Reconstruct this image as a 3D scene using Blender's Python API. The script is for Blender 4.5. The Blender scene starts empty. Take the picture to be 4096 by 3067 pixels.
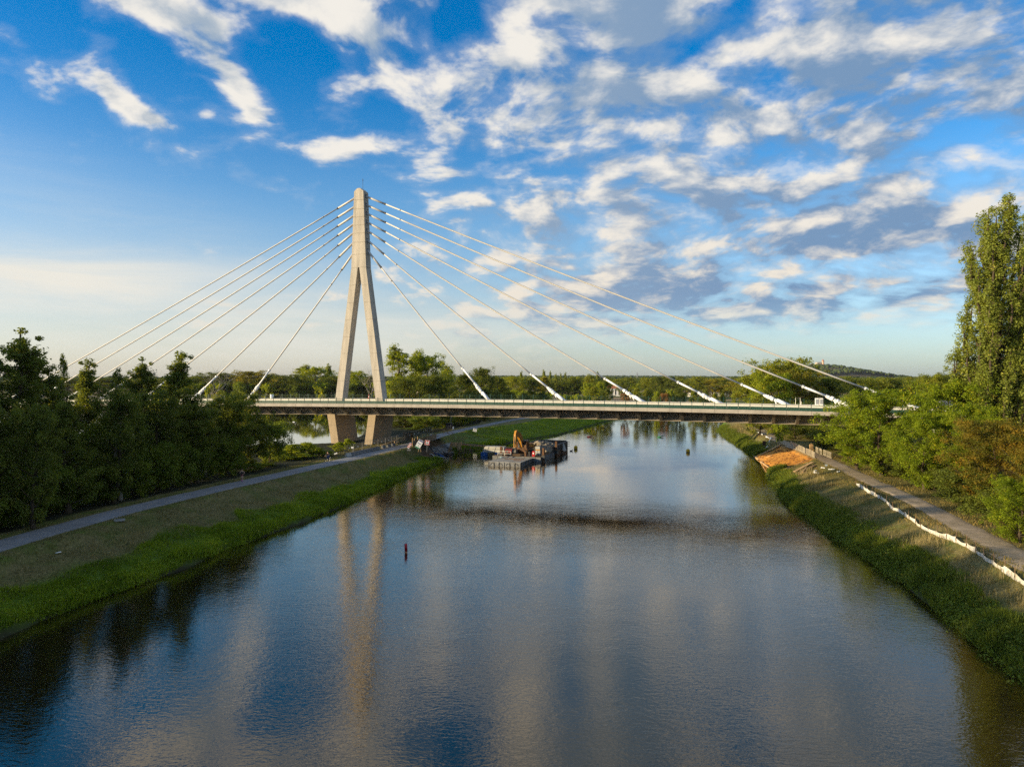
import bpy, bmesh, math, random
import numpy as np
from mathutils import Vector, Matrix

rng = np.random.default_rng(7)
random.seed(7)
scene = bpy.context.scene
COL = scene.collection
R = math.radians

# ------------------------------------------------------------------ camera
CAM_H, FOC, PITCH = 17.5, 2840.0, R(0.474)
cam_data = bpy.data.cameras.new('camera')
cam_data.sensor_width = 36.0
cam_data.lens = 36.0 * FOC / 4096.0
cam_data.clip_start = 0.5
cam_data.clip_end = 20000.0
cam = bpy.data.objects.new('camera', cam_data)
cam.location = (0, 0, CAM_H)
cam.rotation_euler = (R(90) - PITCH, 0, 0)
COL.objects.link(cam)
scene.camera = cam

# ------------------------------------------------------------------ sun and sky
SUN_EL = R(10.8)
SUN_PLAN = Vector((-0.967, -0.255, 0)).normalized()      # horizontal direction towards the sun
SUN_DIR = Vector((SUN_PLAN.x * math.cos(SUN_EL), SUN_PLAN.y * math.cos(SUN_EL), math.sin(SUN_EL)))
sun_data = bpy.data.lights.new('sun', 'SUN')
sun_data.energy = 5.0
sun_data.angle = R(0.53)
sun_data.color = (1.0, 0.79, 0.47)
sun = bpy.data.objects.new('sun', sun_data)
sun.rotation_euler = (-SUN_DIR).to_track_quat('-Z', 'Y').to_euler()
sun.location = (-60, 0, 80)
COL.objects.link(sun)

world = bpy.data.worlds.new('World')
scene.world = world
world.use_nodes = True
SKY_STRENGTH = 0.12


def build_sky():
    nt = world.node_tree
    nt.nodes.clear()
    N = nt.nodes.new
    L = nt.links.new

    def M(op, a, b=None, c=None, clamp=False):
        n = N('ShaderNodeMath'); n.operation = op; n.use_clamp = clamp
        for i, v in enumerate((a, b, c)):
            if v is None: continue
            if isinstance(v, (int, float)): n.inputs[i].default_value = v
            else: L(v, n.inputs[i])
        return n.outputs[0]

    def VM(op, a, b=None, scale=None):
        n = N('ShaderNodeVectorMath'); n.operation = op
        for i, v in enumerate((a, b)):
            if v is None: continue
            if isinstance(v, (tuple, list)): n.inputs[i].default_value = v
            else: L(v, n.inputs[i])
        if scale is not None:
            if isinstance(scale, (int, float)): n.inputs['Scale'].default_value = scale
            else: L(scale, n.inputs['Scale'])
        return n.outputs['Value'] if op in ('DOT_PRODUCT', 'LENGTH') else n.outputs[0]

    def SM(v, lo, hi, o0=0.0, o1=1.0):
        n = N('ShaderNodeMapRange'); n.interpolation_type = 'SMOOTHSTEP'
        if isinstance(v, (int, float)): n.inputs[0].default_value = v
        else: L(v, n.inputs[0])
        for i, x in enumerate((lo, hi, o0, o1)):
            if isinstance(x, (int, float)): n.inputs[i + 1].default_value = x
            else: L(x, n.inputs[i + 1])
        return n.outputs[0]

    def MIX(f, a, b):
        n = N('ShaderNodeMix'); n.data_type = 'RGBA'; n.clamp_factor = True
        if isinstance(f, (int, float)): n.inputs['Factor'].default_value = f
        else: L(f, n.inputs['Factor'])
        for nm, v in (('A', a), ('B', b)):
            s = [i for i in n.inputs if i.name == nm and i.type == 'RGBA'][0]
            if isinstance(v, (tuple, list)): s.default_value = (*v, 1.0)
            else: L(v, s)
        return [o for o in n.outputs if o.type == 'RGBA'][0]

    def NOISE(vec, scale, detail, rough, dist=0.0, w=None):
        n = N('ShaderNodeTexNoise'); n.noise_dimensions = '3D'
        L(vec, n.inputs['Vector'])
        n.inputs['Scale'].default_value = scale
        n.inputs['Detail'].default_value = detail
        n.inputs['Roughness'].default_value = rough
        n.inputs['Distortion'].default_value = dist
        return n

    sky = N('ShaderNodeTexSky')
    sky.sky_type = 'NISHITA'
    sky.sun_disc = False
    sky.sun_elevation = SUN_EL
    sky.sun_rotation = math.atan2(SUN_PLAN.x, SUN_PLAN.y)
    sky.altitude = 220
    sky.air_density = 1.0
    sky.dust_density = 0.8
    sky.ozone_density = 2.2
    geo = N('ShaderNodeNewGeometry')
    d = VM('SCALE', geo.outputs['Incoming'], scale=-1.0)
    sep = N('ShaderNodeSeparateXYZ'); L(d, sep.inputs[0])
    dx, dy, dz = sep.outputs
    # angles in degrees
    az = M('MULTIPLY', M('ARCTAN2', dx, dy), 180 / math.pi)
    el = M('MULTIPLY', M('ARCSINE', dz), 180 / math.pi)
    comb = N('ShaderNodeCombineXYZ'); L(az, comb.inputs[0]); L(el, comb.inputs[1])
    ang = comb.outputs[0]
    # cloud-layer coordinates
    zz = M('ADD', M('MAXIMUM', dz, 0.0), 0.30)
    inv = M('DIVIDE', 1.0, zz)
    q = VM('MULTIPLY', VM('SCALE', d, scale=inv), (1.0, 1.0, 0.0))
    warp = NOISE(q, 1.6, 3, 0.5)
    wv = VM('SCALE', VM('SUBTRACT', warp.outputs['Color'], (0.5, 0.5, 0.5)), scale=0.26)
    q = VM('ADD', q, wv)

    def blobs(items):
        tot = None
        for (a, e, sa, se, rot, amp) in items:
            v = VM('SUBTRACT', ang, (a, e, 0))
            c, s = math.cos(R(rot)), math.sin(R(rot))
            p = M('MULTIPLY', VM('DOT_PRODUCT', v, (c, s, 0)), 1 / sa)
            r = M('MULTIPLY', VM('DOT_PRODUCT', v, (-s, c, 0)), 1 / se)
            g = M('EXPONENT', M('MULTIPLY', M('ADD', M('MULTIPLY', p, p), M('MULTIPLY', r, r)), -1.0))
            tot = M('MULTIPLY_ADD', g, amp, tot if tot is not None else 0.0)
        return tot

    cover = blobs(CLOUD_BLOBS)
    base_cov = SM(az, -14, 8, -0.085, 0.095)                    # thicker towards the right
    cover = M('ADD', M('ADD', cover, base_cov), SM(el, 26, 34, 0.0, 0.07))

    def density(vec, off):
        p = VM('ADD', vec, off) if off else vec
        big = NOISE(p, 2.5, 2, 0.5).outputs[0]
        fine = NOISE(VM('MULTIPLY', p, (1.0, 1.0, 1.0)), 7.4, 7, 0.56, 0.0).outputs[0]
        return M('ADD', M('MULTIPLY_ADD', big, 0.62, -0.31), M('MULTIPLY_ADD', fine, 1.15, -0.075))

    n0r = density(q, None)
    n0 = M('ADD', n0r, cover)
    s_off = (SUN_PLAN.x * 0.05, SUN_PLAN.y * 0.05, 0.0)
    n1 = density(VM('SCALE', q, scale=0.968), s_off)        # towards the sun and the tops
    alpha = M('MAXIMUM', SM(n0, 0.465, 0.70), M('MULTIPLY', SM(n0, 0.36, 0.60), SM(az, -12, 12, 0.14, 0.50)))
    alpha = M('MULTIPLY', alpha, SM(el, 0.0, 7.0, 0.0, 1.0))
    thick = SM(n0, 0.52, 0.92)
    lit = M('ADD', M('MULTIPLY', M('SUBTRACT', n0r, n1), 2.9), M('SUBTRACT', 0.72, M('MULTIPLY', thick, 0.42)))
    lit = M('ADD', lit, SM(az, -26, 14, 0.13, -0.30))
    lit = M('MAXIMUM', M('MINIMUM', lit, 1.0), 0.0)
    k = 1.0 / SKY_STRENGTH
    shade_c = MIX(SM(az, -20, 25), tuple(c * k for c in (0.20, 0.25, 0.31)), tuple(c * k for c in (0.105, 0.175, 0.28)))
    lit_c = MIX(SM(el, 3, 18), tuple(c * k for c in (0.48, 0.435, 0.37)), tuple(c * k for c in (0.495, 0.475, 0.44)))
    cloud = MIX(SM(lit, 0.0, 1.0), shade_c, lit_c)
    sd = VM('DOT_PRODUCT', d, tuple(SUN_DIR))                # clouds brightened around the unseen sun, added to raise the fill light
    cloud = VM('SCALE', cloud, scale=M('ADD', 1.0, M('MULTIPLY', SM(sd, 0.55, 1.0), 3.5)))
    # clear sky: the physical sky, its blue deepened
    hs = N('ShaderNodeHueSaturation'); L(SM(el, 1.0, 24.0, 0.80, 1.52), hs.inputs['Saturation'])
    hs.inputs['Value'].default_value = 1.0
    L(sky.outputs[0], hs.inputs['Color'])
    gam = N('ShaderNodeMix'); gam.data_type = 'RGBA'; gam.blend_type = 'MULTIPLY'
    gam.inputs['Factor'].default_value = 1.0
    L(hs.outputs[0], gam.inputs[6]); L(MIX(SM(el, 2.0, 15.0), MIX(SM(az, -12, 16), (0.88, 0.88, 0.98), (0.70, 0.83, 1.02)), SKY_TINT), gam.inputs[7])
    clear = gam.outputs[2]
    # thin high haze near the horizon, brighter towards the sun
    wis = NOISE(VM('MULTIPLY', d, (1.2, 1.2, 9.0)), 2.2, 6, 0.6, 0.4).outputs[0]
    cir = blobs(CIRRUS_BLOBS)
    cir = M('MULTIPLY', cir, SM(wis, 0.30, 0.68, 0.35, 1.0), None, True)
    clear = MIX(cir, clear, tuple(c * k for c in (0.47, 0.455, 0.41)))
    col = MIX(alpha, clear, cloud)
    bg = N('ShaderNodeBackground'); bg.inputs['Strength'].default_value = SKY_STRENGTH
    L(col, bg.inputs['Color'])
    out = N('ShaderNodeOutputWorld')
    L(bg.outputs[0], out.inputs['Surface'])


SKY_TINT = (0.76, 0.93, 1.08)
# azimuth, elevation, half-sizes, tilt (degrees), strength: where the clouds stand
CLOUD_BLOBS = [
    (-26.7, 24.8, 5.00, 1.00, -5, 0.20),
    (-22.4, 23.2, 2.93, 1.45, -50, 0.18),
    (-21.0, 20.8, 2.79, 1.46, -55, 0.20),
    (-29.7, 19.6, 1.62, 0.91, -45, 0.20),
    (-28.1, 18.3, 1.12, 0.59, -30, 0.17),
    (-26.3, 18.0, 1.74, 0.60, -8, 0.18),
    (-34.7, 20.9, 1.60, 0.74, -30, 0.18),
    (-23.4, 18.8, 0.75, 0.38, 0, 0.16),
    (-20.0, 19.0, 1.47, 0.56, 20, 0.17),
    (-14.1, 26.6, 6.16, 1.81, -12, 0.22),
    (-10.7, 24.2, 2.20, 2.75, 60, 0.22),
    (-13.0, 21.6, 2.91, 0.80, 15, 0.17),
    (-18.9, 26.6, 4.60, 0.64, 0, 0.15),
    (-12.3, 17.5, 5.11, 1.31, 5, 0.16),
    (-14.1, 16.4, 2.54, 0.80, 0, 0.08),
    (-19.4, 14.0, 1.20, 0.35, 0, 0.20),
    (-17.9, 15.0, 0.78, 0.57, 0, 0.18),
    (-31.6, 15.6, 0.57, 0.22, 0, 0.05),
    (-0.6, 26.1, 2.05, 2.61, 60, 0.11),
    (-3.9, 22.2, 4.85, 1.27, 12, 0.09),
    (11.9, 25.6, 2.92, 2.19, -20, 0.08),
    (10.8, 22.4, 5.87, 2.20, 10, 0.10),
    (7.2, 21.0, 7.41, 1.85, 5, 0.10),
    (16.4, 19.4, 6.45, 2.15, 8, 0.08),
    (25.8, 23.3, 6.05, 3.03, 0, 0.09),
    (28.7, 17.9, 4.59, 1.97, 10, 0.07),
    (34.9, 18.2, 1.84, 1.84, 0, 0.08),
    (23.7, 10.6, 6.84, 1.37, 5, 0.09),
    (14.4, 13.3, 7.24, 1.81, 5, 0.07),
    (5.4, 14.0, 5.95, 1.49, 8, 0.07),
    (10.1, 8.2, 1.47, 0.66, 0, 0.07),
    (15.8, 7.4, 1.29, 0.86, 0, 0.15),
    (14.0, 6.6, 1.09, 0.58, 20, 0.09),
    (3.5, 6.5, 7.46, 1.86, -5, 0.07),
    (19.5, 5.2, 5.28, 0.77, 3, 0.15),
    (29.9, 5.7, 3.56, 0.78, 8, 0.16),
    (25.8, 9.8, 7.40, 1.21, 4, 0.08),
    (9.0, 6.4, 12.18, 2.21, -4, 0.09),
    (22.7, 11.7, 8.96, 2.07, 4, 0.04),
    (-1.7, 9.1, 4.48, 1.12, 0, 0.04),
    (-12.0, 8.7, 2.19, 0.44, 0, 0.07),
    (-5.4, 8.3, 5.58, 0.67, 0, 0.04),
    (-8.7, 13.6, 1.85, 0.52, 0, 0.05),
    (-4.5, 26.7, 2.05, 1.68, 40, -0.20),
    (-27.3, 21.9, 1.99, 1.66, 0, -0.18),
    (-16.8, 23.7, 2.15, 2.15, 0, -0.20),
    (-16.8, 20.9, 2.15, 1.43, 0, -0.13),
    (3.3, 23.3, 1.49, 0.82, 0, -0.11),
    (14.9, 24.3, 1.62, 0.79, 0, -0.13),
    (16.4, 26.5, 2.15, 0.50, 0, -0.12),
    (20.1, 21.6, 1.40, 1.05, 0, -0.13),
    (29.0, 20.1, 3.59, 0.85, 25, -0.09),
    (-2.1, 21.6, 2.24, 0.52, 0, -0.07),
    (2.8, 17.5, 4.10, 0.52, 8, -0.08),
    (21.8, 15.1, 2.78, 0.56, 5, -0.08),
    (27.3, 8.1, 6.64, 0.73, 0, -0.13),
    (27.4, 2.8, 11.28, 1.46, 0, -0.22),
    (14.4, 2.7, 8.68, 1.09, 0, -0.15),
    (-27.7, 11.9, 10.92, 3.64, 0, -0.22),
    (-32.7, 17.2, 5.03, 2.52, 0, -0.08),
    (-14.8, 13.3, 3.97, 2.17, 0, -0.05),
    (-18.2, 17.0, 2.84, 1.42, 0, -0.08),
    (6.8, 2.8, 7.42, 1.34, 0, -0.07),
    (-31.9, 5.2, 9.51, 2.54, 0, -0.13),
    (23.0, 14.8, 2.06, 0.48, 0, -0.07),
    (-6, 31.5, 12, 3.6, 0, 0.22), (-27, 31, 10, 4, 0, 0.08), (18, 33, 16, 6, 0, 0.06),
]
CIRRUS_BLOBS = [
    (-32, 7.2, 15, 2.6, -2, 0.75), (-22, 3.5, 30, 2.6, 0, 0.55), (-8, 2.5, 20, 2.5, 0, 0.22), (-36, 13, 14, 3, -12, 0.16), (-75, 7, 40, 5, 0, 0.6),
]
build_sky()
try:
    world.cycles.sampling_method = 'MANUAL'
    world.cycles.sample_map_resolution = 512
except Exception:
    pass

vs = scene.view_settings
vs.view_transform = 'Standard'
vs.look = 'None'
vs.exposure = 0.85
vs.gamma = 1.0
vs.use_curve_mapping = False
try:
    scene.cycles.use_denoising = False
    scene.cycles.denoiser = 'OPENIMAGEDENOISE'
    scene.cycles.denoising_prefilter = 'ACCURATE'
    scene.cycles.max_bounces = 8
    scene.cycles.diffuse_bounces = 3
    scene.cycles.glossy_bounces = 3
    scene.cycles.transmission_bounces = 3
    scene.cycles.volume_bounces = 0
    scene.cycles.caustics_reflective = False
    scene.cycles.caustics_refractive = False
except Exception:
    pass

# ------------------------------------------------------------------ object helpers
def tag(o, label=None, cat=None, group=None, kind=None):
    if label: o['label'] = label
    if cat: o['category'] = cat
    if group: o['group'] = group
    if kind: o['kind'] = kind
    return o


def thing(name, label, cat, loc=(0, 0, 0), rz=0.0, group=None):
    o = bpy.data.objects.new(name, None)
    o.empty_display_size = 0.3
    COL.objects.link(o)
    o.location = loc
    o.rotation_euler = (0, 0, rz)
    return tag(o, label, cat, group)


def np_mesh(name, V, F, mat=None, smooth=False, tint=None):
    """mesh from numpy arrays; F is (n,3) or (n,4), or a list of such arrays"""
    me = bpy.data.meshes.new(name)
    V = np.asarray(V, dtype=np.float32)
    Fs = F if isinstance(F, list) else [F]
    Fs = [np.asarray(f, dtype=np.int32) for f in Fs if len(f)]
    nl = sum(f.size for f in Fs); npoly = sum(len(f) for f in Fs)
    me.vertices.add(len(V)); me.vertices.foreach_set('co', V.ravel())
    me.loops.add(nl); me.loops.foreach_set('vertex_index', np.concatenate([f.ravel() for f in Fs]))
    me.polygons.add(npoly)
    tot = np.concatenate([np.full(len(f), f.shape[1], np.int32) for f in Fs])
    st = np.concatenate([[0], np.cumsum(tot)[:-1]]).astype(np.int32)
    me.polygons.foreach_set('loop_start', st)
    me.polygons.foreach_set('loop_total', tot)
    if smooth: me.polygons.foreach_set('use_smooth', np.ones(npoly, bool))
    if tint is not None:
        at = me.attributes.new('tint', 'FLOAT', 'FACE')
        at.data.foreach_set('value', np.asarray(tint, dtype=np.float32))
    me.update(calc_edges=True)
    if mat: me.materials.append(mat)
    return me


def link(name, me, parent=None, loc=None, rot=None):
    o = bpy.data.objects.new(name, me)
    COL.objects.link(o)
    if parent is not None: o.parent = parent
    if loc is not None: o.location = loc
    if rot is not None: o.rotation_euler = rot
    return o


class MB:
    """collects boxes, bars, tubes and faces, then links them as ONE mesh object"""
    def __init__(self):
        self.bm = bmesh.new()

    def hexa(self, P):
        """8 corners: bottom ring 0-3, top ring 4-7"""
        v = [self.bm.verts.new(p) for p in P]
        for f in ((3, 2, 1, 0), (4, 5, 6, 7), (0, 1, 5, 4), (1, 2, 6, 5), (2, 3, 7, 6), (3, 0, 4, 7)):
            try: self.bm.faces.new([v[i] for i in f])
            except ValueError: pass
        return self

    def box(self, x0, x1, y0, y1, z0, z1, M=None):
        P = [(x0, y0, z0), (x1, y0, z0), (x1, y1, z0), (x0, y1, z0), (x0, y0, z1), (x1, y0, z1), (x1, y1, z1), (x0, y1, z1)]
        if M is not None: P = [M @ Vector(p) for p in P]
        return self.hexa(P)

    def cbox(self, c, s, rz=0.0, M=None):
        T = Matrix.Translation(c) @ Matrix.Rotation(rz, 4, 'Z')
        if M is not None: T = M @ T
        return self.box(-s[0] / 2, s[0] / 2, -s[1] / 2, s[1] / 2, -s[2] / 2, s[2] / 2, T)

    def tube(self, pts, rad, n=8, cap=True):
        pts = [Vector(p) for p in pts]
        if isinstance(rad, (int, float)): rad = [rad] * len(pts)
        rings = []
        up0 = None
        for i, p in enumerate(pts):
            t = (pts[min(i + 1, len(pts) - 1)] - pts[max(i - 1, 0)]).normalized()
            a = Vector((0, 0, 1)) if abs(t.z) < 0.95 else Vector((1, 0, 0))
            if up0 is not None: a = up0
            x = t.cross(a)
            if x.length < 1e-4: x = t.cross(Vector((1, 0, 0.3)))
            x.normalize()
            y = x.cross(t).normalized(); up0 = y
            rings.append([self.bm.verts.new(p + x * (rad[i] * math.cos(2 * math.pi * k / n)) + y * (rad[i] * math.sin(2 * math.pi * k / n))) for k in range(n)])
        for a, b in zip(rings, rings[1:]):
            for k in range(n):
                self.bm.faces.new((a[k], a[(k + 1) % n], b[(k + 1) % n], b[k]))
        if cap:
            self.bm.faces.new(rings[0][::-1]); self.bm.faces.new(rings[-1])
        return self

    def bar(self, a, b, w, h=None):
        """square bar from a to b"""
        h = h or w
        a, b = Vector(a), Vector(b)
        t = (b - a).normalized()
        up = Vector((0, 0, 1)) if abs(t.z) < 0.98 else Vector((0, 1, 0))
        x = t.cross(up).normalized() * (w / 2); y = x.cross(t).normalized() * (h / 2)
        self.hexa([a - x - y, a + x - y, a + x + y, a - x + y, b - x - y, b + x - y, b + x + y, b - x + y])
        return self

    def prism(self, poly, a0, a1, axis='y'):
        """extrude a 2D polygon; axis y: poly in (x,z)"""
        def p3(p, a): return (p[0], a, p[1]) if axis == 'y' else ((a, p[0], p[1]) if axis == 'x' else (p[0], p[1], a))
        A = [self.bm.verts.new(p3(p, a0)) for p in poly]; B = [self.bm.verts.new(p3(p, a1)) for p in poly]
        n = len(poly)
        for i in range(n): self.bm.faces.new((A[i], A[(i + 1) % n], B[(i + 1) % n], B[i]))
        self.bm.faces.new(A[::-1]); self.bm.faces.new(B)
        return self

    def lathe(self, prof, n=16, c=(0, 0, 0)):
        rings = [[self.bm.verts.new((c[0] + r * math.cos(2 * math.pi * k / n), c[1] + r * math.sin(2 * math.pi * k / n), c[2] + z)) for k in range(n)] for r, z in prof]
        for a, b in zip(rings, rings[1:]):
            for k in range(n): self.bm.faces.new((a[k], a[(k + 1) % n], b[(k + 1) % n], b[k]))
        self.bm.faces.new(rings[0][::-1]); self.bm.faces.new(rings[-1])
        return self

    def ico(self, c, s, sub=1, jit=0.0):
        r = bmesh.ops.create_icosphere(self.bm, subdivisions=sub, radius=1.0)
        for v in r['verts']:
            k = 1 + random.uniform(-jit, jit)
            v.co = Vector((c[0] + v.co.x * s[0] * k, c[1] + v.co.y * s[1] * k, c[2] + v.co.z * s[2] * k))
        return self

    def quad(self, P):
        self.bm.faces.new([self.bm.verts.new(p) for p in P]); return self

    def build(self, name, mat, parent=None, smooth=False, bevel=0.0, loc=None, rot=None):
        bmesh.ops.recalc_face_normals(self.bm, faces=self.bm.faces[:])
        if bevel:
            bmesh.ops.bevel(self.bm, geom=self.bm.edges[:], offset=bevel, segments=1, affect='EDGES', clamp_overlap=True)
        me = bpy.data.meshes.new(name)
        self.bm.to_mesh(me); self.bm.free()
        if smooth:
            for p in me.polygons: p.use_smooth = True
        me.materials.append(mat)
        return link(name, me, parent, loc, rot)


def copy_tree(o, parent=None):
    c = o.copy(); COL.objects.link(c)
    if parent is not None: c.parent = parent
    for ch in list(o.children): copy_tree(ch, c)
    return c


def ray(px, py):
    xr, yu = (px - 2048) / FOC, (1533.5 - py) / FOC
    c, s = math.cos(PITCH), math.sin(PITCH)
    return Vector((xr, c + yu * s, -s + yu * c))


def at_z(px, py, z):
    """point at height z seen in that direction from the drone"""
    d = ray(px, py); t = (z - CAM_H) / d.z
    return Vector((d.x * t, d.y * t, z))


def at_y(px, py, Y):
    d = ray(px, py); t = Y / d.y
    return Vector((d.x * t, Y, CAM_H + d.z * t))


# ------------------------------------------------------------------ materials
MATS = {}
def mat(name, color, rough=0.7, metal=0.0, noise=0.0, nscale=2.0, bump=0.0, bscale=20.0, spec=0.3, color2=None, stretch=(1, 1, 1), coord='Object'):
    if name in MATS: return MATS[name]
    m = bpy.data.materials.new(name); m.use_nodes = True
    nt = m.node_tree; b = nt.nodes['Principled BSDF']
    b.inputs['Roughness'].default_value = rough
    b.inputs['Metallic'].default_value = metal
    b.inputs['Specular IOR Level'].default_value = spec
    tc = nt.nodes.new('ShaderNodeTexCoord')
    mp = nt.nodes.new('ShaderNodeMapping'); mp.inputs['Scale'].default_value = stretch
    nt.links.new(tc.outputs[coord], mp.inputs[0])
    if noise or color2:
        n = nt.nodes.new('ShaderNodeTexNoise'); n.inputs['Scale'].default_value = nscale; n.inputs['Detail'].default_value = 6
        n.inputs['Roughness'].default_value = 0.65
        nt.links.new(mp.outputs[0], n.inputs['Vector'])
        r = nt.nodes.new('ShaderNodeMapRange'); r.inputs[1].default_value = 0.3; r.inputs[2].default_value = 0.7
        nt.links.new(n.outputs[0], r.inputs[0])
        mx = nt.nodes.new('ShaderNodeMix'); mx.data_type = 'RGBA'
        c2 = color2 or tuple(c * (1 - noise) for c in color)
        mx.inputs[6].default_value = (*c2, 1); mx.inputs[7].default_value = (*color, 1)
        nt.links.new(r.outputs[0], mx.inputs[0])
        nt.links.new(mx.outputs[2], b.inputs['Base Color'])
    else:
        b.inputs['Base Color'].default_value = (*color, 1)
    if bump:
        n2 = nt.nodes.new('ShaderNodeTexNoise'); n2.inputs['Scale'].default_value = bscale; n2.inputs['Detail'].default_value = 5
        nt.links.new(mp.outputs[0], n2.inputs['Vector'])
        bp = nt.nodes.new('ShaderNodeBump'); bp.inputs['Strength'].default_value = 0.6; bp.inputs['Distance'].default_value = bump
        nt.links.new(n2.outputs[0], bp.inputs['Height']); nt.links.new(bp.outputs[0], b.inputs['Normal'])
    MATS[name] = m
    return m


def leaf_mat(name, dark, light, warm, transl=0.35, warm_amt=0.12, obj_var=0.25, patch=0.0):
    """foliage: per-leaf tint, per-tree shift, a few warm leaves, light passing through"""
    m = bpy.data.materials.new(name); m.use_nodes = True
    nt = m.node_tree; nt.nodes.clear()
    N, L = nt.nodes.new, nt.links.new
    at = N('ShaderNodeAttribute'); at.attribute_name = 'tint'
    oi = N('ShaderNodeObjectInfo')
    geo = N('ShaderNodeNewGeometry')
    nz = N('ShaderNodeTexNoise'); nz.inputs['Scale'].default_value = 0.33; nz.inputs['Detail'].default_value = 3
    L(geo.outputs['Position'], nz.inputs['Vector'])
    f = N('ShaderNodeMath'); f.operation = 'MULTIPLY_ADD'; f.inputs[1].default_value = 0.55; L(at.outputs['Fac'], f.inputs[0])
    f2 = N('ShaderNodeMath'); f2.operation = 'MULTIPLY_ADD'; f2.inputs[1].default_value = 1.2; f2.inputs[2].default_value = -0.38
    L(nz.outputs[0], f2.inputs[0]); L(f2.outputs[0], f.inputs[2])
    f3 = N('ShaderNodeMath'); f3.operation = 'MULTIPLY_ADD'; f3.inputs[1].default_value = obj_var
    L(oi.outputs['Random'], f3.inputs[0]); L(f.outputs[0], f3.inputs[2])
    mx = N('ShaderNodeMix'); mx.data_type = 'RGBA'; mx.clamp_factor = True
    mx.inputs[6].default_value = (*dark, 1); mx.inputs[7].default_value = (*light, 1)
    L(f3.outputs[0], mx.inputs[0])
    w = N('ShaderNodeMapRange'); w.inputs[1].default_value = 1 - warm_amt; w.inputs[2].default_value = min(1.0, 1 - warm_amt + 0.06)
    w.inputs[4].default_value = 0.8
    L(at.outputs['Fac'], w.inputs[0])
    wf = w.outputs[0]
    if patch:
        n2 = N('ShaderNodeTexNoise'); n2.inputs['Scale'].default_value = 0.5; n2.inputs['Detail'].default_value = 5
        L(geo.outputs['Position'], n2.inputs['Vector'])
        pr = N('ShaderNodeMapRange'); pr.inputs[1].default_value = 0.50 - patch; pr.inputs[2].default_value = 0.80 - patch; pr.inputs[4].default_value = 0.55
        L(n2.outputs[0], pr.inputs[0])
        mm = N('ShaderNodeMath'); mm.operation = 'MAXIMUM'; L(wf, mm.inputs[0]); L(pr.outputs[0], mm.inputs[1]); wf = mm.outputs[0]
    mw = N('ShaderNodeMix'); mw.data_type = 'RGBA'; mw.clamp_factor = True
    L(wf, mw.inputs[0]); L(mx.outputs[2], mw.inputs[6]); mw.inputs[7].default_value = (*warm, 1)
    df = N('ShaderNodeBsdfPrincipled'); df.inputs['Roughness'].default_value = 0.6; df.inputs['Specular IOR Level'].default_value = 0.10
    L(mw.outputs[2], df.inputs['Base Color'])
    tr = N('ShaderNodeBsdfTranslucent')
    tcx = N('ShaderNodeMix'); tcx.data_type = 'RGBA'; tcx.blend_type = 'MULTIPLY'; tcx.inputs[0].default_value = 1.0
    L(mw.outputs[2], tcx.inputs[6]); tcx.inputs[7].default_value = (1.9, 1.7, 0.55, 1)
    L(tcx.outputs[2], tr.inputs['Color'])
    ms = N('ShaderNodeMixShader'); ms.inputs[0].default_value = transl
    L(df.outputs[0], ms.inputs[1]); L(tr.outputs[0], ms.inputs[2])
    out = N('ShaderNodeOutputMaterial'); L(ms.outputs[0], out.inputs['Surface'])
    return m

# ------------------------------------------------------------------ banks, in metres seen from above (X right, Y away)
LEFT_BANK = [(-36, 5), (-36, 25), (-35, 48), (-31.6, 60), (-27.7, 78), (-22.5, 100), (-17.6, 131), (-14.8, 146), (-14.0, 160), (-11.0, 168),
             (-1, 190), (14, 216), (32, 268), (46, 305), (75, 350), (130, 400), (260, 470), (420, 520)]
RIGHT_BANK = [(420, 470), (260, 415), (150, 345), (98, 295), (80, 268), (72, 248), (67, 230), (62.5, 205), (58, 180), (54.5, 159), (48.5, 134),
              (45.0, 123), (38.6, 100), (34.8, 72), (32.9, 56), (29.1, 40), (26, 20), (25, 5)]
RIVER = np.array(LEFT_BANK + RIGHT_BANK)
POND = np.array([(-46, 164), (-44, 205), (-50, 250), (-56, 300), (-60, 380), (-75, 450), (-130, 490), (-240, 475), (-300, 380), (-250, 260), (-160, 195), (-95, 166), (-65, 157)], float)
LEFT_PATH = [(-45.2, 30), (-45.0, 50), (-44.3, 61.5), (-42.4, 77), (-37.2, 97), (-29.6, 124), (-23.2, 148.7), (-17.0, 184), (-11, 207), (-0.5, 242), (6, 259), (24, 306), (48, 345)]
RIGHT_TRACK = [(37, 35), (41.4, 58.6), (43.9, 69.5), (47.3, 83.2), (50.1, 99.3), (53.0, 112.5), (55.8, 127), (57.6, 138), (59.9, 150), (61.4, 163.6), (66, 185), (72, 209), (76.5, 225), (84, 250), (94, 278)]
SILT_LINE = [(35.6, 42), (37.3, 51.8), (38.8, 58.4), (39.9, 64.2), (41.2, 72.5), (43.4, 81.2), (46.5, 95.8)]
PATH_Z = 3.0


def seg_dist(P, poly, closed=False):
    poly = np.asarray(poly, float)
    A = poly; B = np.roll(poly, -1, 0)
    if not closed: A, B = A[:-1], B[:-1]
    best = np.full(len(P), 1e9)
    for a, b in zip(A, B):
        d = b - a; t = np.clip(((P - a) @ d) / (d @ d), 0, 1)
        q = a + t[:, None] * d
        best = np.minimum(best, np.hypot(*(P - q).T))
    return best


def inside(P, poly):
    x, y = P.T; r = np.zeros(len(P), bool)
    for (x0, y0), (x1, y1) in zip(poly, np.roll(poly, -1, 0)):
        c = ((y0 > y) != (y1 > y))
        with np.errstate(divide='ignore', invalid='ignore'):
            xi = x0 + (y - y0) * (x1 - x0) / (y1 - y0 if y1 != y0 else 1e-9)
        r ^= c & (x < xi)
    return r


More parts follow.
